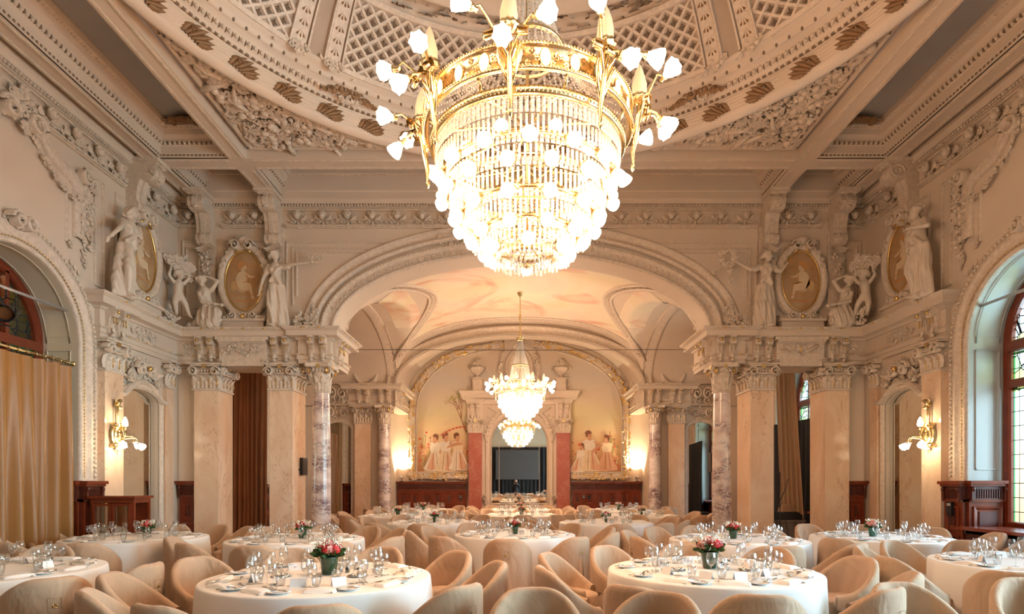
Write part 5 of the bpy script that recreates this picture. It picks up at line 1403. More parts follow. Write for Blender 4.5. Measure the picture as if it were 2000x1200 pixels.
def sconce(s):
    W = side_word(s)
    t = thing('wall_sconce', 'brass wall sconce with torch flame and flower shades on the %s wall' % W, 'sconce', (s * 6.81, 9.85, 2.3), -s * PI / 2)
    mb = MB()
    mb.add(BALLH, T(0, -.03, .04) @ SCL(.10, .05, .15)); mb.add(run(ell(0, .04, .12, .17, 24), [(0, 0), (.0, .05), (-.02, .06), (-.03, .0)], closed=True, mp=lambda x, z, h: (x, -h, z)))
    mb.add(BALLH, T(0, -.07, .04) @ SCL(.06, .04, .09))
    for e in (-1, 1):
        mb.add(VOL, T(e * .08, -.04, .2) @ SCL(.05 * e, .2, .05)); mb.add(VOL, T(e * .09, -.04, -.12) @ SCL(.05 * e, .2, -.05))
        mb.add(LEAF, T(0, -.03, .57) @ RY(e * 2.2) @ SCL(.14)); mb.add(LEAF, T(0, -.05, .6) @ RY(e * 1.2) @ SCL(.12))
    mb.add(BALL, T(0, -.05, .58) @ SCL(.035))
    mb.obj('backplate', BRASS, t)
    mb = MB(); mb.add(tube([(-.018, -.03, .58), (-.02, -.03, .4), (-.02, -.03, .2)], .012, 6)); mb.add(tube([(.018, -.03, .58), (.02, -.03, .4), (.02, -.03, .2)], .012, 6)); mb.obj('hanging_ribbon', BRASS, t)
    mb = MB()
    for i, z in enumerate((-.16, -.2, -.235, -.27)): mb.add(BALL, T(0, -.03, z) @ SCL(.022 - .003 * i))
    mb.add(LEAF, T(0, -.03, -.12) @ RX(PI) @ SCL(.1, -.1, .12)); mb.obj('finial', BRASS, t)
    fl = MB().add(FLAME_S, SCL(.62, .62, .50)).mesh('torch_flame', BULB); sh = MB().add(SHADE_S, SCL(.95)).mesh('flower_shade', BULB)
    mb = MB(); mb.add(tube([(0, -.06, .0), (0, -.13, -.02), (0, -.16, .05), (0, -.16, .12)], [.016, .014, .014, .02], 8)); mb.add(lathe([(.015, .12), (.035, .16), (.045, .19), (.02, .19)], 14), T(0, -.16, 0))
    arms = [(0, -.10, -.06), (.14, -.22, -.06), (-.16, -.22, -.07), (.0, -.38, -.10)]
    for (x, y, z) in arms:
        mb.add(tube([(0, -.05, -.04), (x * .5, y * .5, z + .09), (x * .9, y * .9, z + .10), (x, y, z + .03)], [.013, .012, .010, .009], 7)); holder(mb, T(x, y, z + .0) @ RX(PI), .9)
    ao = mb.obj('arm', BRASS, t)
    obj_at(fl, 'torch_flame', BULB, ao, T(0, -.16, .185))
    for (x, y, z) in arms: obj_at(sh, 'flower_shade', BULB, ao, aimM((x, y, z), (x * 1.2, y * .8, -.25)))
for s in (-1, 1): sconce(s)
# uplights at the mural corners standing on the wainscot
for s in (-1, 1):
    t = thing('uplight', 'small upward spotlight on the wainscot ledge at the %s mural corner' % side_word(s), 'spotlight', (s * 4.08, YB - .30, 1.58))
    mb = MB(); mb.box(-.05, .05, -.05, .05, 0, .02); mb.add(tube([(0, 0, .02), (0, 0, .09)], .012, 8)); mb.add(tube([(-.05, 0, .07), (-.055, 0, .14), (.055, 0, .14), (.05, 0, .07)], .008, 6)); mb.obj('stand', BLKM, t)
    mb = MB(); mb.add(lathe([(.0, .08), (.035, .085), (.045, .12), (.055, .19), (.05, .19)], 16)); mb.obj('lamp_housing', mat('chrome' + str(s), (.7, .7, .7), .2, 1.0) if s < 0 else MATS['chrome-1'], t)
    mb = MB(); mb.add(lathe([(.001, .186), (.048, .186)], 16)); mb.obj('lens', SHADE, t)
    l = bpy.data.lights.new('uplight_beam', 'SPOT'); l.energy = 200; l.color = (1, .80, .50); l.spot_size = math.radians(110); l.spot_blend = .6; l.shadow_soft_size = .04
    o = bpy.data.objects.new('uplight_beam', l); o.location = (s * 4.08, YB - .30, 1.80); o.rotation_euler = (PI * .985, s * .0, 0); COL.objects.link(o)
# ------------------------------------------------------------ modelled plaster figures
PLA = mat('plaster_figure', (.70, .60, .49), .5, var=.14, vscale=6, bump=.12, bscale=60)
def capsule(p0, p1, r0, r1, n=10):
    a, b = Vector(p0), Vector(p1); d = (b - a)
    if d.length < 1e-6: d = Vector((0, 0, 1e-4))
    z = d.normalized(); x = z.orthogonal().normalized(); y = z.cross(x); L = d.length
    prof = [(max(1e-4, r0 * math.cos(q)), r0 * math.sin(q)) for q in (-1.5708, -1.0, -.5, 0)] + [(max(1e-4, r1 * math.cos(q)), L + r1 * math.sin(q)) for q in (0, .5, 1.0, 1.5708)]
    return lathe(prof, n), FR(tuple(a), tuple(x), tuple(y), tuple(z))
def sculpt(name, caps, m, parent, voxel=.018, fold=None, smooth=6, extra=()):
    mb = MB()
    for c in caps:
        sh, M = capsule(*c); mb.add(sh, M)
    for sh, M in extra: mb.add(sh, M)
    o = mb.obj(name + '_src', m)
    md = o.modifiers.new('r', 'REMESH'); md.mode = 'VOXEL'; md.voxel_size = voxel
    if smooth: ms = o.modifiers.new('s', 'SMOOTH'); ms.iterations = smooth; ms.factor = .5
    dg = bpy.context.evaluated_depsgraph_get(); ev = o.evaluated_get(dg)
    me = bpy.data.meshes.new_from_object(ev)
    old = o.data; bpy.data.objects.remove(o); bpy.data.meshes.remove(old)
    n = len(me.vertices); co = np.empty(n * 3, dtype=np.float32); me.vertices.foreach_get('co', co)
    if fold is not None:
        no = np.empty(n * 3, dtype=np.float32); me.vertex_normals.foreach_get('vector', no)
        C = co.reshape(-1, 3); N = no.reshape(-1, 3); C += N * fold(C)[:, None]; me.vertices.foreach_set('co', C.ravel())
    me.polygons.foreach_set('use_smooth', np.ones(len(me.polygons), dtype=bool)); me.materials.clear(); me.materials.append(m); me.update()
    q = bpy.data.objects.new(name, me); COL.objects.link(q); q.parent = parent; return q
def chain(pts, rs):
    return [(pts[i], pts[i + 1], rs[i], rs[i + 1]) for i in range(len(pts) - 1)]
def hand(p, d, r=.018):
    """palm with five short fingers"""
    d = Vector(d).normalized(); x = d.cross(Vector((0, 1, 0)))
    x = x.normalized() if x.length > .1 else Vector((1, 0, 0)); p = Vector(p); out = [(p, p + d * .05, r * 1.1, r * 1.3)]
    for k, o in enumerate((-1.1, -.4, .4, 1.1)): out.append((p + d * .05 + x * o * r, p + d * (.10 + .01 * (k in (1, 2))) + x * o * r * 1.2 + Vector((0, .01, -.008)), r * .5, r * .34))
    out.append((p + d * .01 + x * r, p + d * .05 + x * r * 2.4, r * .55, r * .38)); return out
def head(p, face, r=.085):
    """skull, jaw, nose, hair roll and bun; p head centre, face direction"""
    f = Vector(face).normalized(); p = Vector(p); up = Vector((0, 0, 1)); side = f.cross(up).normalized()
    c = [(p + up * .02 - f * .01, p - up * .01 + f * .01, r * .95, r * .85), (p - up * .02 + f * .02, p - up * .07 + f * .045, r * .7, r * .38),
         (p + f * r * .95 + up * .015, p + f * (r * 1.15) - up * .02, .010, .014), (p + f * r * .98 - up * .045, p + f * r * .95 - up * .05, .012, .010)]
    for e in (-1, 1):
        c.append((p + side * e * .03 + f * r * .85 + up * .035, p + side * e * .035 + f * r * .8 + up * .03, .012, .012))
        c.append((p + side * e * r * .9 - up * .01, p + side * e * r * .9 + up * .02, .015, .018))
        c += chain([p + f * .05 + up * .075 + side * e * .02, p + side * e * .085 + up * .045, p + side * e * .06 - f * .08 - up * .01], [.028, .034, .034])
    c.append((p - f * .10 + up * .02, p - f * .12 + up * .0, .05, .045)); c.append((p - f * .02 + up * .07, p - f * .07 + up * .06, .055, .05))
    return c
def folds(seed, zmax, amp=.024, f=52, tilt=.8):
    def g(C):
        a = np.arctan2(C[:, 1] + .0, C[:, 0] + 1e-5) if False else C[:, 0] * f + tilt * C[:, 2] * 6 + seed
        w = np.sin(a + 1.6 * np.sin(C[:, 2] * 5 + seed)) * .6 + .4 * np.sin(a * 1.9 + C[:, 2] * 9)
        k = np.clip((zmax - C[:, 2]) / .15, 0, 1) * np.clip((C[:, 2] + .02) / .1, .3, 1)
        return (w * amp * k).astype(np.float32)
    return g
def gown(pts, rs, spread=.0, depth=.12, seed=1):
    """long drapery: bundle of vertical capsules from hips to hem"""
    (hx, hy, hz), (bx, by, bz) = pts; out = []; r = R_(seed); n = 9
    for i in range(n):
        u = i / (n - 1) * 2 - 1
        x0 = hx + u * .105; x1 = bx + u * spread; y0 = hy - .05 * math.cos(u * 1.5); y1 = by - depth * math.cos(u * 1.45) * .7
        mx_, my = (x0 + x1) / 2 + r.uniform(-.02, .02), (y0 + y1) / 2 - .015 * r.random()
        mz = (hz + bz) / 2
        out += chain([(x0, y0, hz), (mx_, my, mz), (x1, y1, bz + .03)], [.062, .048 + .015 * r.random(), .035 + .02 * r.random()])
    out.append(((hx, hy, hz), (bx, by, bz + .12), .11, .13))
    return out
def standing(name, label, loc, rz, lean, armL, armR, face, seed, H=1.0, hold=None):
    """armL, armR: (elbow, hand) points; lean: x offset of head; local -Y is the front"""
    t = thing(name, label, 'statue', loc, rz)
    hx = lean * .45; c = []
    sh = (lean * .85, -.02, 1.20); hip = (hx, 0, .82)
    c += gown(((hx, -.01, .82), (0, -.02, 0)), 0, .20, .14, seed)
    c += [(hip, (lean * .65, -.01, 1.0), .115, .092), ((lean * .65, -.01, 1.0), sh, .095, .105), (sh, (lean * .95, -.02, 1.32), .06, .042), ((sh[0] - .12, -.01, 1.21), (sh[0] + .12, -.01, 1.21), .055, .055)]
    c += [((sh[0] + e * .055, -.09, 1.14), (sh[0] + e * .055, -.10, 1.13), .05, .045) for e in (-1, 1)]
    c += chain([(sh[0] - .12, -.06, 1.20), (sh[0], -.11, 1.02), (hx + .1, -.10, .86)], [.03, .035, .04]) + chain([(sh[0] + .13, -.05, 1.22), (sh[0] + .03, -.12, 1.06), (hx - .1, -.1, .9)], [.03, .03, .035])
    c += head((lean * 1.05, -.04, 1.42), face)
    for e, (el, hd) in ((-1, armL), (1, armR)):
        s0 = (sh[0] + e * .14, -.01, 1.21)
        c += chain([s0, el, hd], [.050, .038, .026]); dv = Vector(hd) - Vector(el); c += hand(hd, dv)
        c += chain([s0, tuple((Vector(s0) + Vector(el)) / 2 - Vector((0, 0, .02)))], [.068, .058])
    c += [((hx - .06, -.10, .80), (-.09, -.19, .42), .075, .06), ((-.09, -.19, .42), (-.06, -.15, .06), .055, .035), ((-.06, -.15, .04), (-.07, -.26, .02), .035, .022), ((.08, -.12, .04), (.11, -.22, .02), .035, .022)]
    c = [(Vector(a) * H, Vector(b) * H, r0 * H, r1 * H) for a, b, r0, r1 in c]
    sculpt('figure', c, PLA, t, .017, folds(seed, .85 * H), 4)
    if hold:
        mb = MB(); hold(mb); mb.obj('held_flowers', STU2, t)
    return t
def kneeling(label, loc, rz, m, seed):
    t = thing('kneeling_statue', label, 'statue', loc, rz); f = m
    c = []
    # m=1: body faces +X side (towards the medallion on its right)
    c += [((-.10 * f, -.02, .16), (.0, -.02, .38), .16, .135), ((.0, -.04, .30), (.22 * f, -.12, .28), .12, .10), ((.22 * f, -.12, .28), (.20 * f, -.10, .06), .09, .08), ((.0, -.10, .16), (.22 * f, -.16, .12), .12, .10)]
    c += [((-.12 * f, -.03, .10), (-.34 * f, -.02, .07), .09, .05), ((-.34 * f, -.02, .06), (-.44 * f, -.02, .05), .045, .03), ((-.05 * f, -.10, .10), (.1 * f, -.16, .06), .13, .10)]
    for i in range(6): c += chain([(.0 + .03 * i * f, -.13, .36), (.05 * f * i, -.19, .2), (.04 * f * i + .02, -.17, .04)], [.035, .045, .04])
    c += [((-.01 * f, -.02, .38), (-.04 * f, -.02, .56), .115, .095), ((-.04 * f, -.02, .56), (-.07 * f, -.03, .72), .095, .105), ((-.07 * f, -.03, .74), (-.10 * f, -.03, .84), .055, .04), ((-.18 * f, -.03, .72), (.05 * f, -.03, .74), .05, .05)]
    c += [((-.08 * f + e * .05, -.11, .66), (-.08 * f + e * .05, -.12, .65), .047, .04) for e in (-1, 1)]
    c += head((-.13 * f, -.06, .92), (.5 * f, -.8, -.1), .08)
    c += chain([(.06 * f, -.03, .74), (.20 * f, -.06, .92), (.0 * f, -.07, 1.01)], [.048, .036, .024]) + hand((.0, -.07, 1.01), (-1 * f, -.2, 0))
    c += chain([(-.18 * f, -.04, .71), (-.06 * f, -.17, .48), (.30 * f, -.16, .42)], [.048, .038, .025]) + hand((.30 * f, -.16, .42), (1 * f, -.1, -.15))
    sculpt('figure', c, PLA, t, .016, folds(seed, .5), 4); return t
def putto(label, loc, rz, m, seed):
    t = thing('cherub_statue', label, 'statue', loc, rz); f = m; c = []
    c += [((0, -.06, .50), (.02 * f, -.06, .68), .085, .09), ((.02 * f, -.06, .68), (.02 * f, -.06, .74), .075, .06), ((.02 * f, -.06, .74), (.03 * f, -.07, .80), .04, .035)]
    c += head((.04 * f, -.08, .87), (.3 * f, -1, .1), .078)
    c += chain([(-.02 * f, -.08, .48), (-.07 * f, -.13, .30), (-.03 * f, -.09, .12)], [.07, .055, .035]) + chain([(.04 * f, -.08, .48), (.12 * f, -.12, .32), (.20 * f, -.08, .15)], [.07, .055, .035])
    c += [((-.03 * f, -.09, .10), (-.05 * f, -.15, .07), .032, .022), ((.20 * f, -.08, .13), (.24 * f, -.12, .08), .032, .022)]
    c += chain([(-.07 * f, -.06, .72), (-.16 * f, -.08, .82), (-.12 * f, -.08, .97)], [.04, .033, .024]) + hand((-.12 * f, -.08, .97), (.3, 0, 1), .014)
    c += chain([(.11 * f, -.06, .72), (.20 * f, -.08, .84), (.18 * f, -.08, .98)], [.04, .033, .024]) + hand((.18 * f, -.08, .98), (-.2, 0, 1), .014)
    sculpt('figure', c, PLA, t, .015, None, 4)
    mb = MB(); cluster(mb, T(.02 * f, -.05, 1.10), .55, .26, 70, seed, 0, 1.3); cluster(mb, T(.14 * f, -.03, .95), .35, .3, 30, seed + 1, 0, 1.2)
    cluster(mb, T(-.1, -.02, .08), .26, .34, 26, seed + 2, 0, 1.1); mb.obj('flower_basket', STU2, t); return t
YS = 11.68
def bouquet(p, n=30, w=.22):
    return lambda mb: cluster(mb, T(*p), w, w * .8, n, 5, 0, .9)
def wreath(cx, cy, cz, r=.14):
    def g(mb):
        q = R_(4)
        for i in range(34):
            a = 2 * PI * i / 34; mb.add(LEAF, T(cx + r * math.cos(a), cy - .02, cz + r * math.sin(a)) @ RY(q.uniform(0, 6)) @ SCL(.09)); mb.add(BALL, T(cx + r * math.cos(a), cy, cz + r * math.sin(a)) @ SCL(.022))
        for e in (0, 1):
            for i in range(9): mb.add(LEAF, T(cx - .05 - .035 * i * (1 - e) + .1 * e, cy - .02, cz - r - .02 * i * (1 + e)) @ RY(q.uniform(0, 6)) @ SCL(.08))
    return g
standing('standing_statue', 'white plaster woman stretching a flower sprig towards the great arch, left', (-4.83, YS, ZE), 0, -.05, ((-.26, -.08, .96), (-.33, -.1, .70)), ((.32, -.08, 1.24), (.62, -.1, 1.27)), (.9, -.35, .15), 2, hold=bouquet((.78, -.1, 1.33)))
standing('standing_statue', 'white plaster woman holding out a wreath towards the great arch, right', (4.78, YS, ZE), 0, .08, ((-.28, -.08, 1.14), (-.58, -.1, 1.30)), ((.30, -.10, 1.08), (.42, -.1, 1.22)), (.7, -.7, .0), 7, hold=wreath(-.74, -.1, 1.36))
kneeling('kneeling plaster woman with one arm over her head, left of the left oval medallion', (-6.2, YS, ZE), 0, 1, 3)
kneeling('kneeling plaster woman reaching to the medallion frame, beside the right cherub', (6.35, YS, ZE), 0, -1, 5)
standing('standing_statue', 'large plaster woman leaning over the left wall ledge beside the side medallion', (-6.66, 9.75, ZE), PI / 2, .20, ((-.24, -.16, 1.0), (-.46, -.14, .76)), ((.28, -.14, 1.05), (.36, -.08, 1.22)), (.6, -.6, .4), 11, 1.06)
standing('standing_statue', 'large plaster woman with bowed head and folded arms on the right wall ledge', (6.66, 9.75, ZE), -PI / 2, -.16, ((-.22, -.14, 1.02), (-.12, -.2, .82)), ((.26, -.14, 1.02), (-.02, -.22, 1.10)), (-.6, -.6, -.35), 13, 1.06)
putto('plaster cherub lifting a flower basket in the left corner above the cornice', (-6.72, 11.45, ZE + .1), PI * .28, 1, 40)
putto('plaster cherub lifting a flower basket in the right corner above the cornice', (6.72, 11.45, ZE + .1), -PI * .28, -1, 50)

# oval medallions
MED = fresco('medallion_paint', [(.3, (.38, .22, .10)), (.55, (.46, .31, .17)), (.8, (.48, .35, .22))], 2.5, blot=(.50, .26, .10), amt=.6)
def medallion(label, loc, rz, fig, a=.36, b=.58):
    t = thing('oval_medallion', label, 'medallion', loc, rz)
    mb = MB(); mb.raw([(x, -.05, z) for x, z in ell(0, 0, a, b, 36)], [tuple(range(36))[::-1]]); mb.obj('oval_painting', MED, t)
    mb = MB(); g = {'brown': 'sepia', 'hair': 'sepia'}
    F = fig
    poly_paint(mb, [(-.14 * F, -.10), (-.03 * F, -.12), (.05 * F, .0), (.06 * F, .14), (-.02 * F, .20), (-.12 * F, .16), (-.17 * F, .04)], -.052, 'pale')
    poly_paint(mb, [(-.12 * F, -.12), (-.02 * F, -.02), (.14 * F, -.06), (.16 * F, -.14), (.20 * F, -.34), (.15 * F, -.36), (.10 * F, -.20), (.0 * F, -.22), (-.10 * F, -.20)], -.053, 'pale')
    poly_paint(mb, [(-.06 * F, .20), (.02 * F, .20), (.05 * F, .28), (.0, .34), (-.07 * F, .30)], -.054, 'pale')
    poly_paint(mb, [(-.11 * F, .22), (-.06 * F, .24), (.0, .31), (.06 * F, .33), (.02 * F, .39), (-.08 * F, .39), (-.13 * F, .31)], -.055, 'sepia')
    poly_paint(mb, [(.02 * F, .12), (.14 * F, .06), (.22 * F, .10), (.14 * F, .10), (.05 * F, .16)], -.056, 'pale')
    for q in range(5): poly_paint(mb, [(-.22 + q * .08, -.40 + .03 * (q % 2)), (-.10 + q * .08, -.42), (.02 + q * .06, -.39), (-.1 + q * .07, -.385)], -.0565 - .0002 * q, 'sepia')
    poly_paint(mb, [(-.24 * F, -.2), (-.12 * F, -.14), (-.18 * F, .0), (-.26 * F, -.05)], -.057, 'ochre')
    def stroke(pts, w=.006):
        L_, R2 = [], []
        for p, n_ in zip(pts, offs(pts, False)): L_.append((p[0] * F + n_[0] * w, p[1] + n_[1] * w)); R2.append((p[0] * F - n_[0] * w, p[1] - n_[1] * w))
        poly_paint(mb, L_ + R2[::-1], -.06, 'sepia')
    for pts in ([(-.17, .04), (-.18, -.05), (-.13, -.12), (-.04, -.20), (.08, -.20)], [(.02, .12), (.10, .05), (.20, .07)], [(-.02, -.02), (.08, -.03), (.15, -.07), (.17, -.2), (.21, -.34)], [(.06, .14), (.04, .0), (-.02, -.03)],
                [(.0, .21), (.06, .25), (.05, .30)], [(-.24, -.26), (-.1, -.3), (.05, -.27), (.24, -.3)], [(-.28, .1), (-.2, .2), (-.22, .3)], [(.24, .0), (.28, .12), (.2, .26)], [(.10, -.2), (.11, -.3), (.15, -.36), (.21, -.37)]): stroke(pts)
    mb.obj('painted_figure', [PM[k] for k in PK], t)
    mb = MB()
    mb.add(run(ell(0, 0, a, b, 40), [(0, .04), (0, .07), (-.015, .085), (-.03, .07)], closed=True, mp=lambda x, z, h: (x, -h, z)), None, 1)
    mb.add(run(ell(0, 0, a + .03, b + .03, 40), [(0, .05), (-.02, .10), (-.07, .13), (-.12, .12), (-.15, .06), (-.16, 0)], closed=True, mp=lambda x, z, h: (x, -h, z)), None, 0)
    mb.obj('frame', [STU2, GOLD], t)
    mb = MB()
    mb.add(BALLH, T(0, -.1, b + .22) @ SCL(.11, .1, .09)); 
    for i in range(7): mb.add(LEAF, T(0, -.12, b + .14) @ RY((i - 3) * .38) @ SCL(.12, .2, .2))
    for e in (-1, 1):
        mb.add(VOL, T(e * .14, -.12, b + .1) @ SCL(.10 * e, .35, .11), 0); mb.add(tube([(e * .07, -.13, b + .16), (e * .09, -.13, b + .02), (e * .16, -.12, b - .03)], .016, 6), None, 1)
        garland(mb, T(0, -.08, 0), [((a + .1) * math.cos(q) * e, (b + .12) * math.sin(q)) for q in (1.2, 1.0, .8, .6, .4)], .07, 4)
        for i in range(4): mb.add(LEAF, T(e * (.05 + .09 * i), -.1, -b - .16) @ RY(e * (1.2 + .2 * i)) @ SCL(.2))
        mb.add(VOL, T(e * .2, -.1, -b - .13) @ SCL(.09 * e, .3, -.09))
    for i in range(7): mb.add(LEAF, T(0, -.12, -b - .22) @ RY((i - 3) * .45) @ SCL(.12, .2, .2))
    mb.add(BALL, T(0, -.14, -b - .15) @ SCL(.05), 1)
    mb.obj('carved_crest', [STU2, GOLD], t)
    mb = MB(); mb.box(-.42, .42, -.14, 0, -b - .40, -b - .22); mb.box(-.46, .46, -.18, 0, -b - .25, -b - .20); mb.obj('plinth', STU, t)
    return t
zc = ZE + .98
medallion('oval sepia painting of a seated nude between two plaster women, left of the arch', (-5.56, 11.86, zc), 0, 1)
medallion('oval sepia painting of a piping child between two plaster women, right of the arch', (5.60, 11.86, zc), 0, -1)
medallion('dim oval sepia painting on the left wall beside the leaning plaster woman', (-6.9, 10.62, zc + .03), PI / 2, 1, .36, .60)
medallion('dim oval sepia painting on the right wall beside the bowed plaster woman', (6.9, 10.62, zc + .03), -PI / 2, -1, .36, .60)

# big ceiling consoles with hanging garlands
mb = MB()
for s in (-1, 1):
    for (x, y, rz) in ((s * 4.97, YW, 0), (s * 6.33, YW, 0), (s * XW, 10.45, -s * PI / 2)):
        K = T(x, y, 0) @ RZ(rz)
        console(mb, K @ T(0, 0, 7.22), .28, .95, .52, 0, 0)
        mb.box(-.19, .19, -.6, 0, 7.17, 7.24, 0, K)
        mb.add(LEAF, K @ T(0, -.5, 7.1) @ RX(PI) @ SCL(.26, -.2, .3)); cluster(mb, K @ T(0, -.45, 7.08), .28, .2, 14, 3, 0, 1.1)
        for i in range(7): mb.add(LEAF, K @ T(0, -.12, 6.3) @ RY(PI + (i - 3) * .35) @ SCL(.16, .3, .24))
        cluster(mb, K @ T(0, -.08, 6.0), .2, .5, 34, 6, 0, 1.1); cluster(mb, K @ T(0, -.08, 5.72), .12, .3, 12, 7, 0, .9)
struct(mb, 'trim_ceiling_console', [STU2, GOLD])
# stucco panels with scroll tops and garlands high on the long walls
mb = MB()
for s in (-1, 1):
    K = frame_side(s, 8.02)
    half = [(-1.05, 5.35), (-1.05, 6.1), (-.98, 6.16), (-.55, 6.28), (-.35, 6.55), (-.2, 6.62)]
    pts = half + [(-x, z) for x, z in half[::-1]]
    mb.add(run(pts, [(0, 0), (.01, .05), (.05, .07), (.12, .05), (.16, .08), (.2, .02), (.2, 0)], mp=lambda x, z, h: (x, -h, z)), K, 0, True)
    mb.add(run([(x * .86, z - .13) for x, z in pts], [(0, 0), (.01, .03), (.03, .03), (.04, 0)], mp=lambda x, z, h: (x, -h, z)), K, 0, True)
    for e in (-1, 1):
        mb.add(VOL, K @ T(e * .22, -.1, 6.55) @ SCL(.15 * e, .35, .15)); garland(mb, K @ T(0, -.04, 0), [(e * .25, 6.45), (e * .5, 6.15), (e * .75, 5.98), (e * 1.0, 5.92), (e * 1.15, 6.0)], .07, 5)
        cluster(mb, K @ T(e * 1.3, -.03, 5.75), .26, 1.0, 80, 21 + e, 0, 1.15); cluster(mb, K @ T(e * 1.36, -.03, 6.25), .34, .5, 40, 31 + e, 0, 1.1); cluster(mb, K @ T(e * 1.28, -.02, 5.15), .12, .4, 14, 41 + e, 0, .9)
        mb.add(VOL, K @ T(e * 1.2, -.08, 6.35) @ SCL(.12 * e, .3, -.12)); mb.add(ROSE, K @ T(e * .98, -.04, 5.2) @ SCL(.08))
        for i in range(3): mb.add(LEAF, K @ T(e * (1.0 + .08 * i), -.03, 4.97 - .05 * i) @ RX(PI) @ SCL(.08, -.1, .12))
        panel(mb, K, e * 1.62 - .12, e * 1.62 + .12, 4.75, 6.5, 0)
    cluster(mb, K @ T(0, -.1, 6.62), .45, .45, 70, 9, 0, 1.3)
    # keystone over the window arch
    for i in range(5): mb.add(LEAF, K @ T(0, -.1, 5.02) @ RY((i - 2) * .5) @ SCL(.16, .2, .24))
    mb.add(VOL, K @ T(-.1, -.1, 5.1) @ SCL(-.1, .35, .12)); mb.add(VOL, K @ T(.1, -.1, 5.1) @ SCL(.1, .35, .12))
    # tapering panels beside the medallion
    panel(mb, frame_side(s, 10.62), -.60, .60, 5.0, 6.5, 0)
struct(mb, 'trim_wall_panel', [STU2, GOLD])
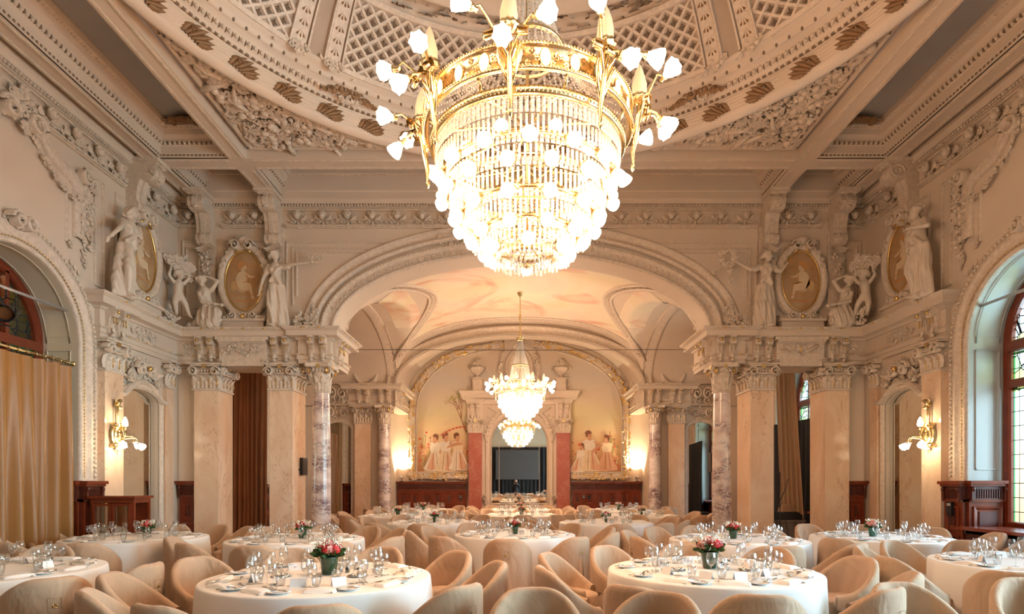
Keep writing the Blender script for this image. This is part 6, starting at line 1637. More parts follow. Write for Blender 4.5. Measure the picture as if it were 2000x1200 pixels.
# ------------------------------------------------------------ slipcovered tub chair
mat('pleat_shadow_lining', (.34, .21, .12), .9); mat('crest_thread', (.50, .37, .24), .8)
def chair_meshes():
    mb = MB(); N = 72
    # plan: U-shaped shell; angle 0 at the back (-Y), +-A at the arm fronts
    A = math.radians(142)
    def plan(a, off, z):
        k = 1 + .07 * max(0, (.5 - z)) / .5 if off == 0 else 1
        ax, ay = (.305 - off) * k, (.30 - off) * k
        x = ax * math.sin(a); y = -ay * math.cos(a)
        c = abs(math.cos(a)) ** .25
        return x * (1 + .05 * (abs(math.sin(a)) ** 4)), y
    def top(a):
        u = abs(a) / A
        return .845 - .16 * (1 - math.cos(PI * max(0, (u - .13) / .87)))
    V = []; F = []; rows = 9
    r = R_(2); ph = [r.uniform(0, 6) for _ in range(4)]
    for i in range(N + 1):
        a = -A + 2 * A * i / N; zt = top(a)
        fold = lambda z: (.010 * math.sin(9 * a + ph[0] + 3 * z) + .007 * math.sin(17 * a + ph[1] - 5 * z)) * max(0, min(1, (.6 - z) / .5))
        col = []
        for z in (.015, .15, .3, .45, .58):
            zz = z / .58 * (zt - .05); x, y = plan(a, 0, zz)
            f = 1 + fold(zz) * 3
            col.append((x * f, y * f, zz))
        for (off, dz) in ((.004, -.02), (.018, -.003), (.036, .002), (.054, -.006), (.064, -.03)):
            x, y = plan(a, off, zt); col.append((x, y, zt + dz))
        for z in (.75, .5, .25, 0):
            zz = .44 + (zt - .09 - .44) * z; x, y = plan(a, .068 + .012 * (1 - z) + .004 * math.sin(11 * a + 4 * z), zt); col.append((x, y, zz))
        V += col
    m = len(V) // (N + 1)
    for i in range(N):
        for k in range(m - 1): F.append((i * m + k, i * m + k + 1, (i + 1) * m + k + 1, (i + 1) * m + k)[::-1])
    for e in (0, N): F.append(tuple(e * m + k for k in range(m)) if e else tuple(e * m + k for k in range(m))[::-1])
    mb.raw(V, F, 0, True)
    # front skirt and seat
    x0, y0 = plan(A, 0.03, .4)
    fr = [(-x0, y0), (-x0 * .9, .30), (-x0 * .45, .335), (0, .34), (x0 * .45, .335), (x0 * .9, .30), (x0, y0)]
    cur = []
    for i in range(len(fr) - 1):
        for k in range(4): cur.append((fr[i][0] + (fr[i + 1][0] - fr[i][0]) * k / 4, fr[i][1] + (fr[i + 1][1] - fr[i][1]) * k / 4))
    cur.append(fr[-1])
    V = []; 
    for j, z in enumerate((.015, .2, .4, .46)):
        for i, (x, y) in enumerate(cur):
            f = 1 + .02 * math.sin(i * 1.1) * (1 - z / .46) + .05 * (1 - z / .46) - (.06 if j == 3 else 0); V.append((x * f, y * (1 + (f - 1) * .5), z))
    n = len(cur); F = [(j * n + i, j * n + i + 1, (j + 1) * n + i + 1, (j + 1) * n + i)[::-1] for j in range(3) for i in range(n - 1)]
    mb.raw(V, F, 0, True)
    cov = mb.mesh('slipcover', CREAM)
    sb = MB(); sb.add(lathe([(.001, .485), (.10, .484), (.2, .478), (.245, .46), (.25, .43), (.245, .40)], 32, rf=lambda a, r_, z: r_), T(0, .02, 0) @ SCL(1.0, 1.12, 1)); seat = sb.mesh('seat_cushion', CREAM)
    # inverted pleat at the back with the shade in its slit painted dark, rim piping
    pb = MB()
    yb = -.31
    def bk(x, z, o): 
        a = math.asin(max(-1, min(1, x / .32))); X, Y = plan(a, 0, z); return (x, Y - o, z)
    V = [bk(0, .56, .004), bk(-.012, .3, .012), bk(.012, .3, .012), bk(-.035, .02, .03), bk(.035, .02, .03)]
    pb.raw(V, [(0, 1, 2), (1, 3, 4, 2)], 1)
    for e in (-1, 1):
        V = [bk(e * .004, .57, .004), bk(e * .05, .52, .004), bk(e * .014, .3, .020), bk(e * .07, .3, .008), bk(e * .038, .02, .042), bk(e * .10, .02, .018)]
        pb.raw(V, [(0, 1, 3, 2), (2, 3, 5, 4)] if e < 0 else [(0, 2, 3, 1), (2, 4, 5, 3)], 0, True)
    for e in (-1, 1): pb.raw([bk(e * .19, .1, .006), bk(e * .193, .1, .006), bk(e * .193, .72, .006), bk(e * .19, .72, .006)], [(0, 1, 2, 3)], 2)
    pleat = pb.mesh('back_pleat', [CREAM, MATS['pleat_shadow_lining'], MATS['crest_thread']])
    # stitched crest on the back
    eb = MB(); q = []
    for (xa, za, xb, zb) in ((-.042, .60, .042, .60), (-.042, .70, .042, .70), (-.042, .60, -.042, .70), (.042, .60, .042, .70)):
        n_ = 3 if xa != xb else 1
        eb.add(tube([bk(xa + (xb - xa) * k / n_, za + (zb - za) * k / n_, .006) for k in range(n_ + 1)], .0018, 4))
    for (x, z) in ((-.012, .64), (0, .65), (.012, .64)): eb.add(BALL, T(*bk(x, z, .006)) @ SCL(.005, .003, .011), 1)
    eb.add(BALL, T(*bk(0, .628, .006)) @ SCL(.018, .003, .004), 1)
    emb = eb.mesh('stitched_crest', [MATS['crest_thread'], GOLD])
    return cov, seat, pleat, emb

C_ME = chair_meshes()
C_N = ('slipcover', 'seat_cushion', 'back_pleat', 'stitched_crest')
def chair(loc, rz, label, sc=1.0):
    t = thing('tub_chair', label, 'chair', loc, rz, 'slipcovered chairs around the tables'); t.scale = (sc,) * 3
    for nme, me in zip(C_N, C_ME):
        o = bpy.data.objects.new(nme, me); COL.objects.link(o); o.parent = t
    return t

# ------------------------------------------------------------ glass, china, silver, linen
GLS = bpy.data.materials.new('clear_glass'); GLS.use_nodes = True; t = NT(GLS); t.N.remove(t.N['Principled BSDF'])
tr = t.n('BsdfTransparent'); tr.inputs[0].default_value = (.97, .98, .98, 1); g = t.n('BsdfGlossy'); g.inputs['Roughness'].default_value = .03
lw = t.n('LayerWeight'); lw.inputs[0].default_value = .35; mm = t.n('Math', operation='MULTIPLY_ADD'); mm.inputs[1].default_value = .75; mm.inputs[2].default_value = .10; t.l(lw.outputs['Facing'], mm.inputs[0])
ms = t.n('MixShader'); t.l(mm.outputs[0], ms.inputs[0]); t.l(tr.outputs[0], ms.inputs[1]); t.l(g.outputs[0], ms.inputs[2]); t.l(ms.outputs[0], t.N['Material Output'].inputs[0])
CHINA = mat('white_china', (.88, .87, .85), .15, coat=.3); SILV = mat('silver', (.72, .70, .66), .16, 1.0); NAP = mat('white_napkin', (.90, .88, .86), .7, bump=.1, bscale=30)
CARD = mat('white_card', (.90, .88, .88), .5); INK = mat('pale_grey_print', (.45, .45, .50), .7); BLU = mat('blue_print', (.15, .35, .6), .6)
def wine_mesh(name, h, rb, rw):
    s = .45 * h
    return MB().add(lathe([(.001, .002), (rw, .002), (rw, .005), (.006, .010), (.0035, .02), (.0035, s), (.012, s + .008), (rb * .75, s + (h - s) * .22), (rb, s + (h - s) * .5), (rb * .92, s + (h - s) * .78), (rb * .74, h)], 14)).mesh(name, GLS)
WG = wine_mesh('wine_glass', .215, .040, .036); WG2 = wine_mesh('small_wine_glass', .185, .034, .033)
TB = MB().add(lathe([(.001, .004), (.028, .004), (.030, .012), (.036, .05), (.037, .095), (.036, .095), (.034, .05), (.028, .014), (.001, .012)], 14)).mesh('water_tumbler', GLS)
PL = MB().add(lathe([(.001, .006), (.05, .006), (.058, .012), (.085, .018), (.086, .020), (.056, .016), (.05, .010), (.001, .010)], 28)).mesh('bread_plate', CHINA)
def napkin_mesh():
    mb = MB(); V = []; nx_, ny_ = 10, 4
    for L, zz in enumerate((0.001, .012, .022)):
        for i in range(nx_ + 1):
            for j in range(ny_ + 1):
                V.append(((i / nx_ - .5) * (.24 - .01 * L), (j / ny_ - .5) * (.11 - .012 * L), zz + .006 * math.sin(PI * i / nx_) * (L > 0) + .002 * math.sin(j * 2 + i)))
    m = (nx_ + 1) * (ny_ + 1); F = []
    for L in range(3):
        for i in range(nx_):
            for j in range(ny_):
                a = L * m + i * (ny_ + 1) + j; F.append((a, a + ny_ + 1, a + ny_ + 2, a + 1))
    for L in (0, 1):
        for i in range(nx_):
            for j in (0, ny_):
                a = L * m + i * (ny_ + 1) + j; b = a + m; F.append((a, a + ny_ + 1, b + ny_ + 1, b) if j == 0 else (a, b, b + ny_ + 1, a + ny_ + 1))
        for j in range(ny_):
            for i in (0, nx_):
                a = L * m + i * (ny_ + 1) + j; b = a + m; F.append((a, b, b + 1, a + 1) if i == 0 else (a, a + 1, b + 1, b))
    mb.raw(V, F, 0, True); return mb.mesh('napkin', NAP)
NK = napkin_mesh()
def knife_mesh():
    mb = MB(); mb.add(prism([(-.009, .11), (.0, .13), (.009, .118), (.010, 0), (.006, -.01), (-.006, -.01), (-.008, 0)], .001, .003), RX(-PI / 2) @ T(0, -.004, 0)); mb.add(tube([(0, -.01, .004), (0, -.05, .006), (0, -.10, .006)], [.004, .0055, .007], 6)); return mb.mesh('table_knife', SILV)
def fork_mesh():
    mb = MB(); mb.add(tube([(0, -.10, .005), (0, -.03, .005), (0, .03, .004), (0, .06, .008)], [.006, .004, .003, .004], 6)); mb.box(-.012, .012, .055, .075, .006, .009)
    for k in range(4): mb.box(-.0115 + k * .0062, -.0085 + k * .0062, .07, .115, .007, .009)
    return mb.mesh('table_fork', SILV)
def spoon_mesh():
    mb = MB(); mb.add(tube([(0, -.09, .005), (0, .02, .005), (0, .05, .006)], [.005, .003, .003], 6)); mb.add(BALL, T(0, .07, .006) @ SCL(.016, .026, .005)); return mb.mesh('dessert_spoon', SILV)
KN, FK, SPN = knife_mesh(), fork_mesh(), spoon_mesh()
def card_mesh():
    mb = MB(); w = .055
    mb.raw([(-w, -.022, 0), (w, -.022, 0), (w, 0, .062), (-w, 0, .062), (w, .022, 0), (-w, .022, 0)], [(0, 1, 2, 3), (3, 2, 4, 5)], 0)
    f = lambda u, v: (u, -.0228 + .022 * v / .062, v)
    mb.raw([f(-.046, .046), f(-.036, .046), f(-.036, .056), f(-.046, .056)], [(0, 1, 2, 3)], 2); mb.raw([f(-.032, .050), f(-.014, .050), f(-.014, .053), f(-.032, .053)], [(0, 1, 2, 3)], 2)
    for (a, b, z) in ((-.014, .016, .028), (-.010, .012, .020)): mb.raw([f(a, z), f(b, z), f(b, z + .004), f(a, z + .004)], [(0, 1, 2, 3)], 1)
    return mb.mesh('name_card', [CARD, INK, BLU])
NC = card_mesh()
def put(name, me, loc, rz, label, cat, group):
    o = bpy.data.objects.new(name, me); COL.objects.link(o); o.location = loc; o.rotation_euler = (0, 0, rz); return tag(o, label, cat, group)

# flowers
LEAFM = mat('flower_foliage', (.06, .13, .035), .5, var=.4, vscale=20); REDF = mat('red_petals', (.62, .03, .03), .5, var=.3, vscale=30); PNKF = mat('pink_petals', (.80, .30, .26), .5, var=.25, vscale=30); WHTF = mat('white_petals', (.85, .80, .66), .6)
VASE = mat('leaf_lined_glass', (.015, .055, .022), .08, coat=.6); TEAL = mat('teal_leaf_lined_glass', (.01, .13, .10), .08, coat=.6)
def rose_mesh(m):
    mb = MB(); mb.add(BALL, SCL(.016))
    for L, (n, rr, zz, sc) in enumerate(((4, .010, .004, .020), (5, .018, .0, .024), (6, .026, -.006, .026))):
        for i in range(n):
            a = 2 * PI * i / n + L * .6
            mb.add(lathe([(.001, -.9), (.7, -.6), (1, 0), (.8, .5)], 6, -.9, .9), RZ(a) @ T(rr * .3, 0, zz) @ RY(.25 * L) @ SCL(sc, sc, sc))
    return mb.mesh('rose', m)
ROSES = [rose_mesh(REDF), rose_mesh(PNKF)]
def sprig_mesh():
    mb = MB(); r = R_(4)
    for i in range(60):
        a, e = r.uniform(0, 2 * PI), r.uniform(.2, 1.0); d = r.uniform(.07, .10)
        p = (d * math.cos(a) * math.cos(e), d * math.sin(a) * math.cos(e), .02 + d * math.sin(e)); mb.add(OCT, T(*p) @ SCL(.007))
    for i in range(14):
        a, e = r.uniform(0, 2 * PI), r.uniform(.2, .9); d = r.uniform(.085, .115); p = (d * math.cos(a) * math.cos(e), d * math.sin(a) * math.cos(e), .02 + d * math.sin(e)); mb.add(ROSE, T(*p) @ RZ(a) @ SCL(.014))
    return mb.mesh('white_blossom', WHTF)
def foliage_mesh():
    mb = MB(); r = R_(6)
    for i in range(70):
        a, e = r.uniform(0, 2 * PI), r.uniform(-.25, 1.4); d = r.uniform(.02, .06)
        mb.add(LEAF, T(d * math.cos(a), d * math.sin(a), .0) @ RZ(a) @ RY(0) @ RX(0) @ (RY(PI / 2 - e)) @ SCL(.05, .05, .055 + .03 * r.random()))
    return mb.mesh('foliage', LEAFM)
SPR, FOL = sprig_mesh(), foliage_mesh()
VM = MB().add(lathe([(.001, .003), (.042, .003), (.046, .01), (.052, .06), (.057, .105), (.058, .115), (.052, .115), (.048, .09), (.001, .085)], 24)).mesh('vase', VASE)
VM2 = MB().add(lathe([(.001, .003), (.042, .003), (.046, .01), (.052, .06), (.057, .105), (.058, .115), (.052, .115), (.048, .09), (.001, .085)], 24)).mesh('vase', TEAL)
VT = MB().add(lathe([(.001, .003), (.028, .003), (.03, .04), (.033, .12), (.038, .14), (.034, .14), (.001, .1)], 18)).mesh('vase', VASE)
def flowers(loc, seed, label, k=1.0, roses=7, red=.6, vase=None):
    t = thing('flower_arrangement', label, 'flowers', loc, seed * 1.3); t.scale = (k,) * 3; r = R_(seed)
    def ch(n, me, l, rz=0, sc=1.0):
        o = bpy.data.objects.new(n, me); COL.objects.link(o); o.parent = t; o.location = l; o.rotation_euler = (r.uniform(-.4, .4), r.uniform(-.4, .4), rz) if n == 'rose' else (0, 0, rz); o.scale = (sc,) * 3
    ch('vase', vase or VM, (0, 0, 0)); ch('foliage', FOL, (0, 0, .13), r.uniform(0, 6)); ch('white_blossom', SPR, (0, 0, .13), r.uniform(0, 6))
    for i in range(roses):
        a = 2 * PI * i / roses + r.uniform(-.3, .3); d = .055 if i else .0
        ch('rose', ROSES[0 if r.random() < red else 1], (d * math.cos(a), d * math.sin(a), .165 + (.035 if not i else .01 * r.random())), a, 1.1)
def sgl(name, mb_fn, mats, label, cat, loc, rz=0):
    mb = MB(); mb_fn(mb); o = mb.obj(name, mats, None, loc); o.rotation_euler = (0, 0, rz); return tag(o, label, cat)

# ------------------------------------------------------------ tables
TH = .765; RT = .92
def cloth_mesh(seed):
    r = R_(seed); ph = [r.uniform(0, 6.28) for _ in range(4)]
    def rf(a, rr, z):
        if z > TH - .012: return rr
        k = (TH - z) / TH
        return rr + k ** .8 * (.012 + .026 * math.sin(8 * a + ph[0]) + .016 * math.sin(13 * a + ph[1]) + .010 * math.sin(21 * a + ph[2]))
    prof = [(.001, TH), (RT * .5, TH), (RT - .02, TH), (RT - .005, TH - .004), (RT, TH - .014), (RT + .002, TH - .05)] + [(RT + .004, TH - .05 - (TH - .09) * i / 8) for i in range(1, 9)]
    return MB().add(lathe(prof, 120, rf=rf)).mesh('tablecloth', CLOTH)
CL = [cloth_mesh(i) for i in range(3)]
TT = MB().add(lathe([(.001, TH - .03), (RT - .03, TH - .03), (RT - .03, TH - .012), (.001, TH - .012)], 48)).mesh('tabletop', WOOD)
TL = MB().add(lathe([(.25, .02), (.25, .05), (.05, .1), (.045, TH - .08), (.2, TH - .03)], 24)).mesh('pedestal', WOOD)
# name, x, y, first chair angle, detail (2 near, 1 mid, 0 far), skipped seats, flower spec, description
TB_ = [
 ('the front table with red roses', -1.76, 4.95, (12, 48, 84, 120, 156, 192, 222, 253, 288, 328), 2, (), (5, 1.35, 9, .7), (.04, .12)),
 ('the front table with pink bouquet', 1.65, 5.30, (12, 48, 84, 120, 156, 192, 232, 264, 300, 336), 2, (), (8, 1.35, 9, .45), (.02, .12)),
 ('the centre table behind both front tables', -.13, 9.0, 14, 1, (), (3, 1.0, 6, .9), (0, 0)),
 ('the second-row table left of centre', -3.17, 8.2, 20, 1, (), (4, 1.1, 6, .8), (.05, .1)),
 ('the table near the left sconce', -5.55, 8.45, 30, 1, (), (6, 1.05, 5, .7), (.08, .1)),
 ('the table cut off lower left', -4.9, 5.3, 3, 2, (1, 2), None, (0, 0)),
 ('the table cut off lower right', 5.02, 5.75, 40, 2, (), None, (0, 0)),
 ('the table near the right sconce', 5.15, 8.5, 30, 1, (), (9, 1.1, 6, .3), (-.05, .1)),
 ('the second-row table right of centre', 2.96, 8.15, 16, 1, (), (10, 1.05, 7, .4), (-.03, .1)),
 ('the alcove-mouth table left of centre', -1.72, 11.6, 18, 0, (), (11, 1.0, 4, .5), (0, 0)),
 ('the alcove-mouth table right of centre', 1.66, 11.6, 18, 0, (), (12, 1.0, 4, .5), (0, 0)),
 ('the alcove table by left column', -2.9, 13.9, 18, 0, (), (13, .95, 4, .5), (0, 0)),
 ('the alcove table by right column', 2.85, 13.9, 18, 0, (), (14, .95, 4, .5), (0, 0)),
 ('the alcove table under small chandelier', .02, 14.3, 18, 0, (), (15, .95, 4, .9), (0, 0)),
 ('the last table before the great mirror', .0, 17.1, 18, 0, (), (16, .95, 4, .9), (0, 0)),
 ('the last table under left mural', -2.75, 16.7, 18, 0, (), (17, .95, 4, .8), (0, 0)),
 ('the last table under right mural', 2.8, 16.7, 18, 0, (), (18, .95, 4, .8), (0, 0)),
]
CLK = ['at its far side', 'at its far right', 'on its right side', 'at its near right', 'at its near side', 'at its near left', 'on its left side', 'at its far left']
NOM = ['right side, farther seat', 'far right', 'far side', 'far left', 'left side, farther seat', 'left side, nearer seat', 'near left', 'near side', 'near right', 'right side, nearer seat']
def seat_names(A):
    out = []
    for a in A:
        k = round((a - 18) / 36) % 10
        while NOM[k] in out: k = (k + 1) % 10
        out.append(NOM[k])
    return out
rnd = R_(77); PLACED = []
for ti, (desc, cx, cy, a0, det, skip, fl, fo) in enumerate(TB_):
    TD = desc.replace('the ', '', 1)
    t = thing('round_table', 'round banquet table in white floor-length cloth, ' + TD.replace('big front table', 'front row').replace(' table', '', 1) if False else 'white-clothed round banquet table: ' + TD, 'table', (cx, cy, 0), ti * .7, 'round banquet tables')
    for nme, me in (('tablecloth', CL[ti % 3]), ('tabletop', TT), ('pedestal', TL)):
        o = bpy.data.objects.new(nme, me); COL.objects.link(o); o.parent = t
    ANG = list(a0) if isinstance(a0, tuple) else [a0 + 36 * k for k in range(10)]
    SN = seat_names(ANG); D1 = desc.replace('the ', '', 1)
    for k in range(10):
        ang = math.radians(ANG[k])
        if k in skip: continue
        jit = rnd.uniform(-.10, .10); rr_ = 1.30 + rnd.uniform(-.02, .06); ang0 = ang
        for da in (0, .06, -.06, .12, -.12, .18, -.18, .24, -.24, None):
            if da is None: break
            ang = ang0 + da; x, y = cx + rr_ * math.cos(ang), cy + rr_ * math.sin(ang)
            if all(math.dist((x, y), q) > .63 for q in PLACED) and all(math.dist((x, y), (q[1], q[2])) > 1.24 for q in TB_ if q[0] != desc): break
        if da is None: continue
        PLACED.append((x, y))
        if abs(x) < 6.55 or y < 9:
            chair((x, y, 0), math.atan2(-math.sin(ang), -math.cos(ang)) - PI / 2 + jit * 1.6, 'beige slipcovered tub chair, %s of %s' % (SN[k], desc))
    g1 = 'on ' + desc
    for k in range(10):
        ang = math.radians(ANG[k]); L1 = ', %s, %s' % (SN[k].replace(' seat', ''), D1); c, s_ = math.cos(ang), math.sin(ang)
        def P(rr, tt): return (cx + rr * c - tt * s_, cy + rr * s_ + tt * c, TH)
        rz = math.atan2(-s_, -c) - PI / 2; J = lambda q: rnd.uniform(-q, q)
        put('napkin', NK, P(.76 + J(.02), J(.02)), rz + J(.25), 'folded white napkin' + L1, 'napkin', 'napkins ' + g1)
        put('wine_glass', WG, P(.50 + J(.03), -.10 + J(.03)), 0, 'larger wine glass' + L1, 'wine glass', 'wine glasses ' + g1)
        if det or k % 5 < 4: put('wine_glass', WG2, P(.56 + J(.03), -.02 + J(.03)), 0, 'smaller wine glass' + L1, 'wine glass', 'wine glasses ' + g1)
        put('water_tumbler', TB, P(.48 + J(.03), .0 + J(.03)), 0, 'clear water tumbler' + L1, 'tumbler', 'tumblers ' + g1)
        if det:
            put('bread_plate', PL, P(.74 + J(.02), .19 + J(.015)), 0, 'white bread plate' + L1, 'plate', 'bread plates ' + g1)
            q = P(.75, .185); put('table_knife', KN, (q[0], q[1], TH + .021), rz + 1.2 + J(.6), 'butter knife on bread plate' + L1, 'knife', 'knives ' + g1)
            put('table_fork', FK, P(.74 + J(.02), .10), rz + J(.15), 'silver fork' + L1, 'fork', 'forks ' + g1)
            put('dessert_spoon', SPN, P(.62 + J(.01), J(.02)), rz + PI / 2 + J(.2), 'dessert spoon' + L1, 'spoon', 'spoons ' + g1)
        if det == 2 and k % 5 != 4: put('name_card', NC, P(.46 + J(.04), .13 + J(.02)), rz + PI + J(.5), 'folded white name card' + L1, 'name card', 'name cards ' + g1)
    if fl:
        sd, kk, nr, rd = fl
        flowers((cx + fo[0], cy + fo[1], TH), sd, 'roses and white blossoms in vase on ' + TD, kk, nr, rd, (TEAL and VM2) if ti == 7 else (VT if ti in (9, 10, 12) else None))
    if det == 2 and fl:
        for e in (-1, 1):
            def dish(mb):
                for i in range(7): mb.add(BALL, T(.045 * math.cos(i * .9), .03 * math.sin(i * .9), .014) @ RZ(i) @ SCL(.024, .014, .010))
                mb.add(lathe([(.001, .0), (.06, .002), (.085, .008), (.086, .01), (.001, .004)], 24))
            sgl('silver_dish', dish, [SILV], 'little silver dish of wrapped sweets, %s of the vase on %s' % ('left' if e < 0 else 'right', TD), 'dish', (cx + e * .32, cy + .0, TH + .001))
        def mill(mb): mb.add(lathe([(.001, 0), (.02, 0), (.022, .05), (.014, .06), (.018, .08), (.001, .085)], 16), ID, 0); mb.add(lathe([(.001, .005), (.017, .005), (.018, .045), (.001, .045)], 12), ID, 1)
        sgl('pepper_mill', mill, [GLS, BLKM], 'small pepper mill behind the vase on ' + TD, 'pepper mill', (cx + .17, cy + .22, TH))
        sgl('salt_shaker', mill, [GLS, CHINA], 'small salt shaker behind the vase on ' + TD, 'salt shaker', (cx + .11, cy + .22, TH))
    if fl: sgl('candle_holder', lambda mb: mb.add(lathe([(.001, .0), (.03, .0), (.04, .02), (.04, .045), (.03, .06), (.028, .058), (.036, .04), (.001, .01)], 14, rf=lambda a, r_, z: r_ * (1 + .05 * math.cos(9 * a)))), [GLS], 'ribbed glass candle holder before the vase on ' + TD, 'candle holder', (cx + fo[0] + .10, cy + fo[1] - .12, TH))
# chairs of tables standing beside the camera, their backs just inside the lower edge
for (x, y, a, lab) in ((0.02, 3.74, 95, 'beige chair back rising at the very bottom centre between both front tables'), (.72, 3.62, 55, 'sliver of beige chair back at the bottom edge before the front right table'), (2.62, 3.95, 100, 'beige chair with open arms at the bottom edge, right of the front tables'), (3.62, 4.15, 80, 'beige chair cut by the lower right corner of the picture')):
    an = math.radians(a); chair((x, y, 0), math.atan2(-math.sin(an), -math.cos(an)) - PI / 2, lab)
# ------------------------------------------------------------ small fittings around the hall
def stage_lamp(s, loc, label):
    t = thing('stage_spotlight', label, 'spotlight', loc)
    mb = MB(); K = RZ(-s * .5) @ RX(PI / 2 + .35)
    mb.add(lathe([(.001, -.16), (.07, -.15), (.085, -.05), (.10, .02), (.11, .10), (.12, .12), (.105, .125), (.09, .06), (.001, .05)], 24), K); mb.obj('lamp_body', BLKM, t)
    mb = MB(); mb.add(lathe([(.001, .065), (.088, .066)], 20), K); mb.obj('lens', mat('amber_lens' + str(s), (.20, .08, .03), .1), t)
    mb = MB(); mb.add(tube([(-.13, 0, 0), (-.13, 0, .16), (0, 0, .2), (.13, 0, .16), (.13, 0, 0)], .010, 6)); mb.add(tube([(0, 0, .2), (0, 0, .33)], .012, 6)); mb.obj('yoke', BLKM, t)
    mb = MB()
    for i, (x, z) in enumerate(((-.15, 0), (.15, 0), (0, .16), (0, -.15))): mb.add(BOX, K @ T(x, z, .16) @ RZ(i) @ SCL(.14, .004, .12) @ RX(.3))
    mb.obj('barn_door', BLKM, t)
stage_lamp(-1, (-7.02, 7.98, 3.86), 'black stage spotlight hanging in the arch of the left window')
stage_lamp(1, (7.02, 7.98, 3.92), 'black stage spotlight hanging in the arch of the right window')
GREY = mat('grey_pipe', (.55, .56, .58), .3, .6)
for s in (-1, 1):
    o = MB().add(tube([(s * 7.02, 7.02, 4.18 if s < 0 else 4.26), (s * 7.02, 9.05, 4.2 if s < 0 else 4.26)], .022, 10)).obj('lighting_pipe', GREY); tag(o, 'grey steel pipe across the %s window arch carrying the spotlight' % side_word(s), 'pipe')
# glass-fronted cabinet by the left wall
t = thing('display_cabinet', 'low dark wooden display cabinet with glass doors beside the gold curtain', 'cabinet', (-6.42, 9.2, 0), 0)
mb = MB(); w, d, h = .68, .42, 1.30
for x in (-w / 2, w / 2 - .04): 
    for y in (0, d - .04): mb.box(x, x + .04, y, y + .04, .0, h - .001)
mb.box(-w / 2 - .03, w / 2 + .03, -.03, d + .03, h, h + .04); mb.box(-w / 2 + .003, w / 2 - .003, .003, d - .003, .08, .14); mb.box(-w / 2 + .003, w / 2 - .003, .003, d - .003, h - .07, h - .002); mb.box(-w / 2 + .02, w / 2 - .02, d - .03, d - .01, .1, h); mb.box(-w / 2, w / 2, .02, d, .68, .70)
mb.obj('body', [WOOD], t)
for e in (-1, 1):
    dm = MB(); a, b = (-w / 2 + .04, -.005) if e < 0 else (.005, w / 2 - .04)
    dm.add(run([(a, .15), (b, .15), (b, h - .08), (a, h - .08)], [(0, 0), (0, .02), (.035, .02), (.035, 0)], closed=True, mp=lambda x, z, q: (x, -q, z)), None, 0, False); dm.box(a, b, .0, .004, .15, h - .08, 1); 
    do = dm.obj('door', [WOOD, GLS], t); MB().add(BALL, T(e * .03, -.03, .7) @ SCL(.012)).obj('door_knob', BRASS, do)
# card terminal on the right dado
o = MB().box(6.72, 6.86, 9.64, 9.68, 1.04, 1.22, 0).box(6.74, 6.84, 9.635, 9.64, 1.17, 1.205, 1)
t = thing('wall_phone', 'small black intercom box with cable on the right mahogany dado', 'intercom', (6.86, 9.42, 1.12), -PI / 2)
mb = MB(); mb.box(-.055, .055, -.05, 0, -.10, .12); mb.obj('housing', BLKM, t); mb = MB(); mb.box(-.04, .04, -.054, -.05, .06, .10); mb.obj('display', GREY, t)
mb = MB(); mb.add(tube([(0, -.03, -.1), (.01, -.04, -.2), (-.02, -.03, -.32), (0, -.02, -.42)], .006, 5)); mb.add(BALLH, T(0, -.03, -.44) @ SCL(.035, .03, .035)); mb.obj('cable', BLKM, t)
# sound corner in the right aisle opening
t = thing('mixing_desk', 'black audio desk with cables standing in the right aisle opening', 'audio desk', (5.65, 12.72, 0))
mb = MB(); mb.box(-.55, .45, -.12, .5, .70, .74); mb.box(-.5, .4, -.08, .45, 0, .7); mb.obj('covered_stand', mat('grey_skirting', (.20, .17, .15), .8), t)
mb = MB(); mb.box(-.3, .4, -.05, .4, .74, .86); mb.box(-.25, .35, -.06, .36, .86, .90)
for i in range(12): mb.box(-.24 + i * .05, -.22 + i * .05, -.02, .3, .90, .915)
mb.obj('mixer', BLKM, t)
mb = MB(); r = R_(3)
for i in range(4): mb.add(tube([(-.4 + .2 * i, -.14, .74), (-.38 + .2 * i, -.18, .55 + r.uniform(-.1, .1)), (-.3 + .18 * i, -.16, .3)], .008, 5))
mb.obj('cable', BLKM, t)
sgl('paper_bag', lambda mb: mb.raw([(-.12, -.08, 0), (.12, -.08, 0), (.12, .08, 0), (-.12, .08, 0), (-.09, -.06, .14), (.15, -.05, .17), (.14, .05, .20), (-.08, .06, .15)], [(3, 2, 1, 0), (0, 1, 5, 4), (1, 2, 6, 5), (2, 3, 7, 6), (3, 0, 4, 7), (4, 5, 6, 7)]), [mat('brown_paper', (.45, .27, .16), .7)], 'crumpled brown paper bag lying on the audio desk', 'bag', (5.72, 12.78, .915), .3)
t = thing('microphone_stand', 'thin black microphone stand before the right aisle opening', 'stand', (5.02, 11.45, 0))
mb = MB(); mb.add(tube([(0, 0, .02), (0, 0, 1.75)], .010, 8)); mb.add(BALL, T(0, 0, 1.1) @ SCL(.022, .022, .035)); mb.obj('pole', BLKM, t)
mb = MB(); mb.add(tube([(-.02, 0, 1.15), (.10, -.05, 1.45), (.12, -.06, 1.62)], .007, 6)); mb.obj('boom', BLKM, t)
for i in range(3): mb = MB(); mb.add(tube([(0, 0, .12), (.24 * math.cos(i * 2.1), .24 * math.sin(i * 2.1), .012)], .009, 6)); mb.obj('leg', BLKM, t)
t = thing('loudspeaker', 'black loudspeaker on a pole between the right columns', 'speaker', (4.42, 13.4, 0))
mb = MB(); mb.box(-.13, .13, -.1, .12, 1.78, 2.22); mb.obj('cabinet_box', BLKM, t)
mb = MB(); mb.add(lathe([(.09, 0), (.08, .01), (.03, -.01), (.001, .02)], 20), T(0, -.10, 1.92) @ RX(PI / 2)); mb.obj('driver_cone', BLACK, t)
mb = MB(); mb.add(tube([(0, 0, .02), (0, 0, 1.78)], .018, 8)); mb.obj('pole', BLKM, t)
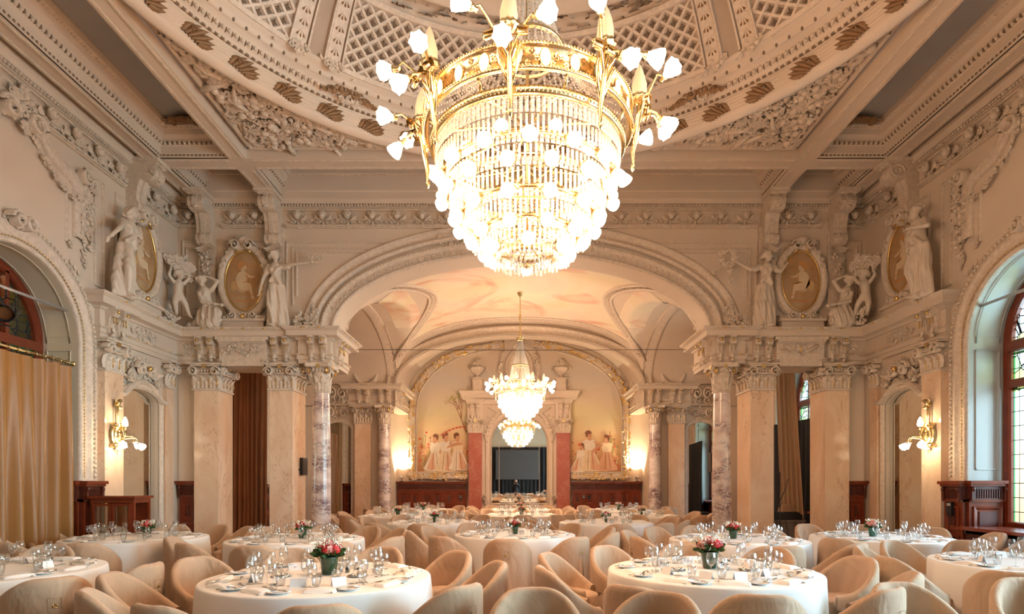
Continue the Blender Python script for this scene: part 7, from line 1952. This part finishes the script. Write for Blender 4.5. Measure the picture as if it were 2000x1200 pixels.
for i in range(3): mb = MB(); mb.add(tube([(0, 0, .5), (.4 * math.cos(i * 2.1 + .5), .4 * math.sin(i * 2.1 + .5), .015)], .012, 6)); mb.obj('leg', BLKM, t)
sgl('wall_speaker', lambda mb: mb.box(-.03, .035, -.14, .14, 0, .36).box(-.03, .0, -.2, .2, .1, .13), [BLKM], 'black flat loudspeaker mounted between the left pilaster and column', 'speaker', (-4.53, 12.25, 1.70), 0)
t = thing('floor_box', 'low brown equipment box under a black cloth beside the right column', 'box', (4.75, 15.2, 0))
mb = MB(); mb.box(-.3, .3, -.25, .25, 0, .72); mb.obj('carton', mat('brown_board', (.16, .09, .05), .7), t)
mb = MB(); mb.box(-.2, .22, -.2, .2, .72, .76); mb.add(BALLH, T(0, 0, .76) @ SCL(.14, .1, .04)); mb.obj('black_cover', BLACK, t)
o = MB().add(tube([(-3.85, 12.93, 4.47), (0, 12.93, 4.455), (3.85, 12.93, 4.47)], .006, 5)).obj('tension_wire', BLKM); tag(o, 'thin dark wire stretched across the alcove at cornice height', 'wire')
# cables lying on the wainscot ledges
for s in (-1, 1):
    r = R_(s + 5); pts = [(s * (3.5 - .12 * i), YB - .16 - .03 * math.sin(i), 1.59 + .05 * abs(math.sin(i * 1.3))) for i in range(9)]
    o = MB().add(tube(pts, .006, 5)).obj('power_cable', BLKM); tag(o, 'black cable trailing from the uplight along the %s wainscot ledge' % side_word(s), 'cable')
# photographer reflected in the great mirror
SKIN = mat('skin', (.62, .38, .27), .5); SUIT = mat('black_suit', (.02, .02, .025), .7); HAIRM = mat('dark_hair', (.05, .03, .02), .6)
t = thing('person', 'person in black suit holding a camera, reflected in the great mirror', 'person', (-.12, -.62, 0))
c = [((0, 0, .95), (0, 0, 1.2), .13, .15), ((0, 0, 1.2), (0, .01, 1.38), .15, .12), ((0, 0, 1.38), (0, .02, 1.50), .055, .05), ((0, .03, 1.56), (0, .03, 1.66), .085, .09), ((0, .09, 1.52), (0, .10, 1.54), .03, .035), ((0, .12, 1.59), (0, .135, 1.57), .012, .015)]
for e in (-1, 1):
    c += [((e * .085, .03, 1.60), (e * .09, .03, 1.63), .018, .02)]
    c += chain([(e * .17, 0, 1.40), (e * .27, .12, 1.20), (e * .08, .30, 1.46)], [.055, .045, .032]) + hand((e * .08, .30, 1.46), (-e * .3, .6, .5), .022)
    c += chain([(e * .09, 0, .95), (e * .11, .02, .50), (e * .11, 0, .09)], [.085, .062, .045]) + [((e * .11, 0, .05), (e * .12, .16, .04), .045, .035)]
sculpt('body', c, SKIN, t, .02)
c = [((0, 0, .90), (0, 0, 1.2), .15, .165), ((0, 0, 1.2), (0, .01, 1.40), .165, .125)]
for e in (-1, 1): c += chain([(e * .17, 0, 1.40), (e * .27, .12, 1.20), (e * .11, .26, 1.42)], [.068, .057, .044]) + chain([(e * .09, 0, .95), (e * .11, .02, .50), (e * .11, 0, .10)], [.105, .082, .065]) + [((e * .11, 0, .05), (e * .12, .17, .045), .05, .04)]
sculpt('suit', c, SUIT, t, .02)
sculpt('hair', [((0, .0, 1.62), (0, .02, 1.70), .095, .085), ((0, -.03, 1.58), (0, -.03, 1.62), .085, .09)], HAIRM, t, .02)
t = thing('photo_camera', 'black camera held by the person reflected in the mirror', 'camera', (-.12, -.27, 1.53))
mb = MB(); mb.box(-.07, .07, -.03, .03, -.04, .04); mb.box(-.03, .03, -.02, .02, .04, .06); mb.obj('camera_body', BLKM, t); mb = MB(); mb.add(lathe([(.001, 0), (.035, 0), (.035, .06), (.03, .06), (.001, .055)], 16), T(0, .03, 0) @ RX(-PI / 2)); mb.obj('camera_lens', BLKM, t)
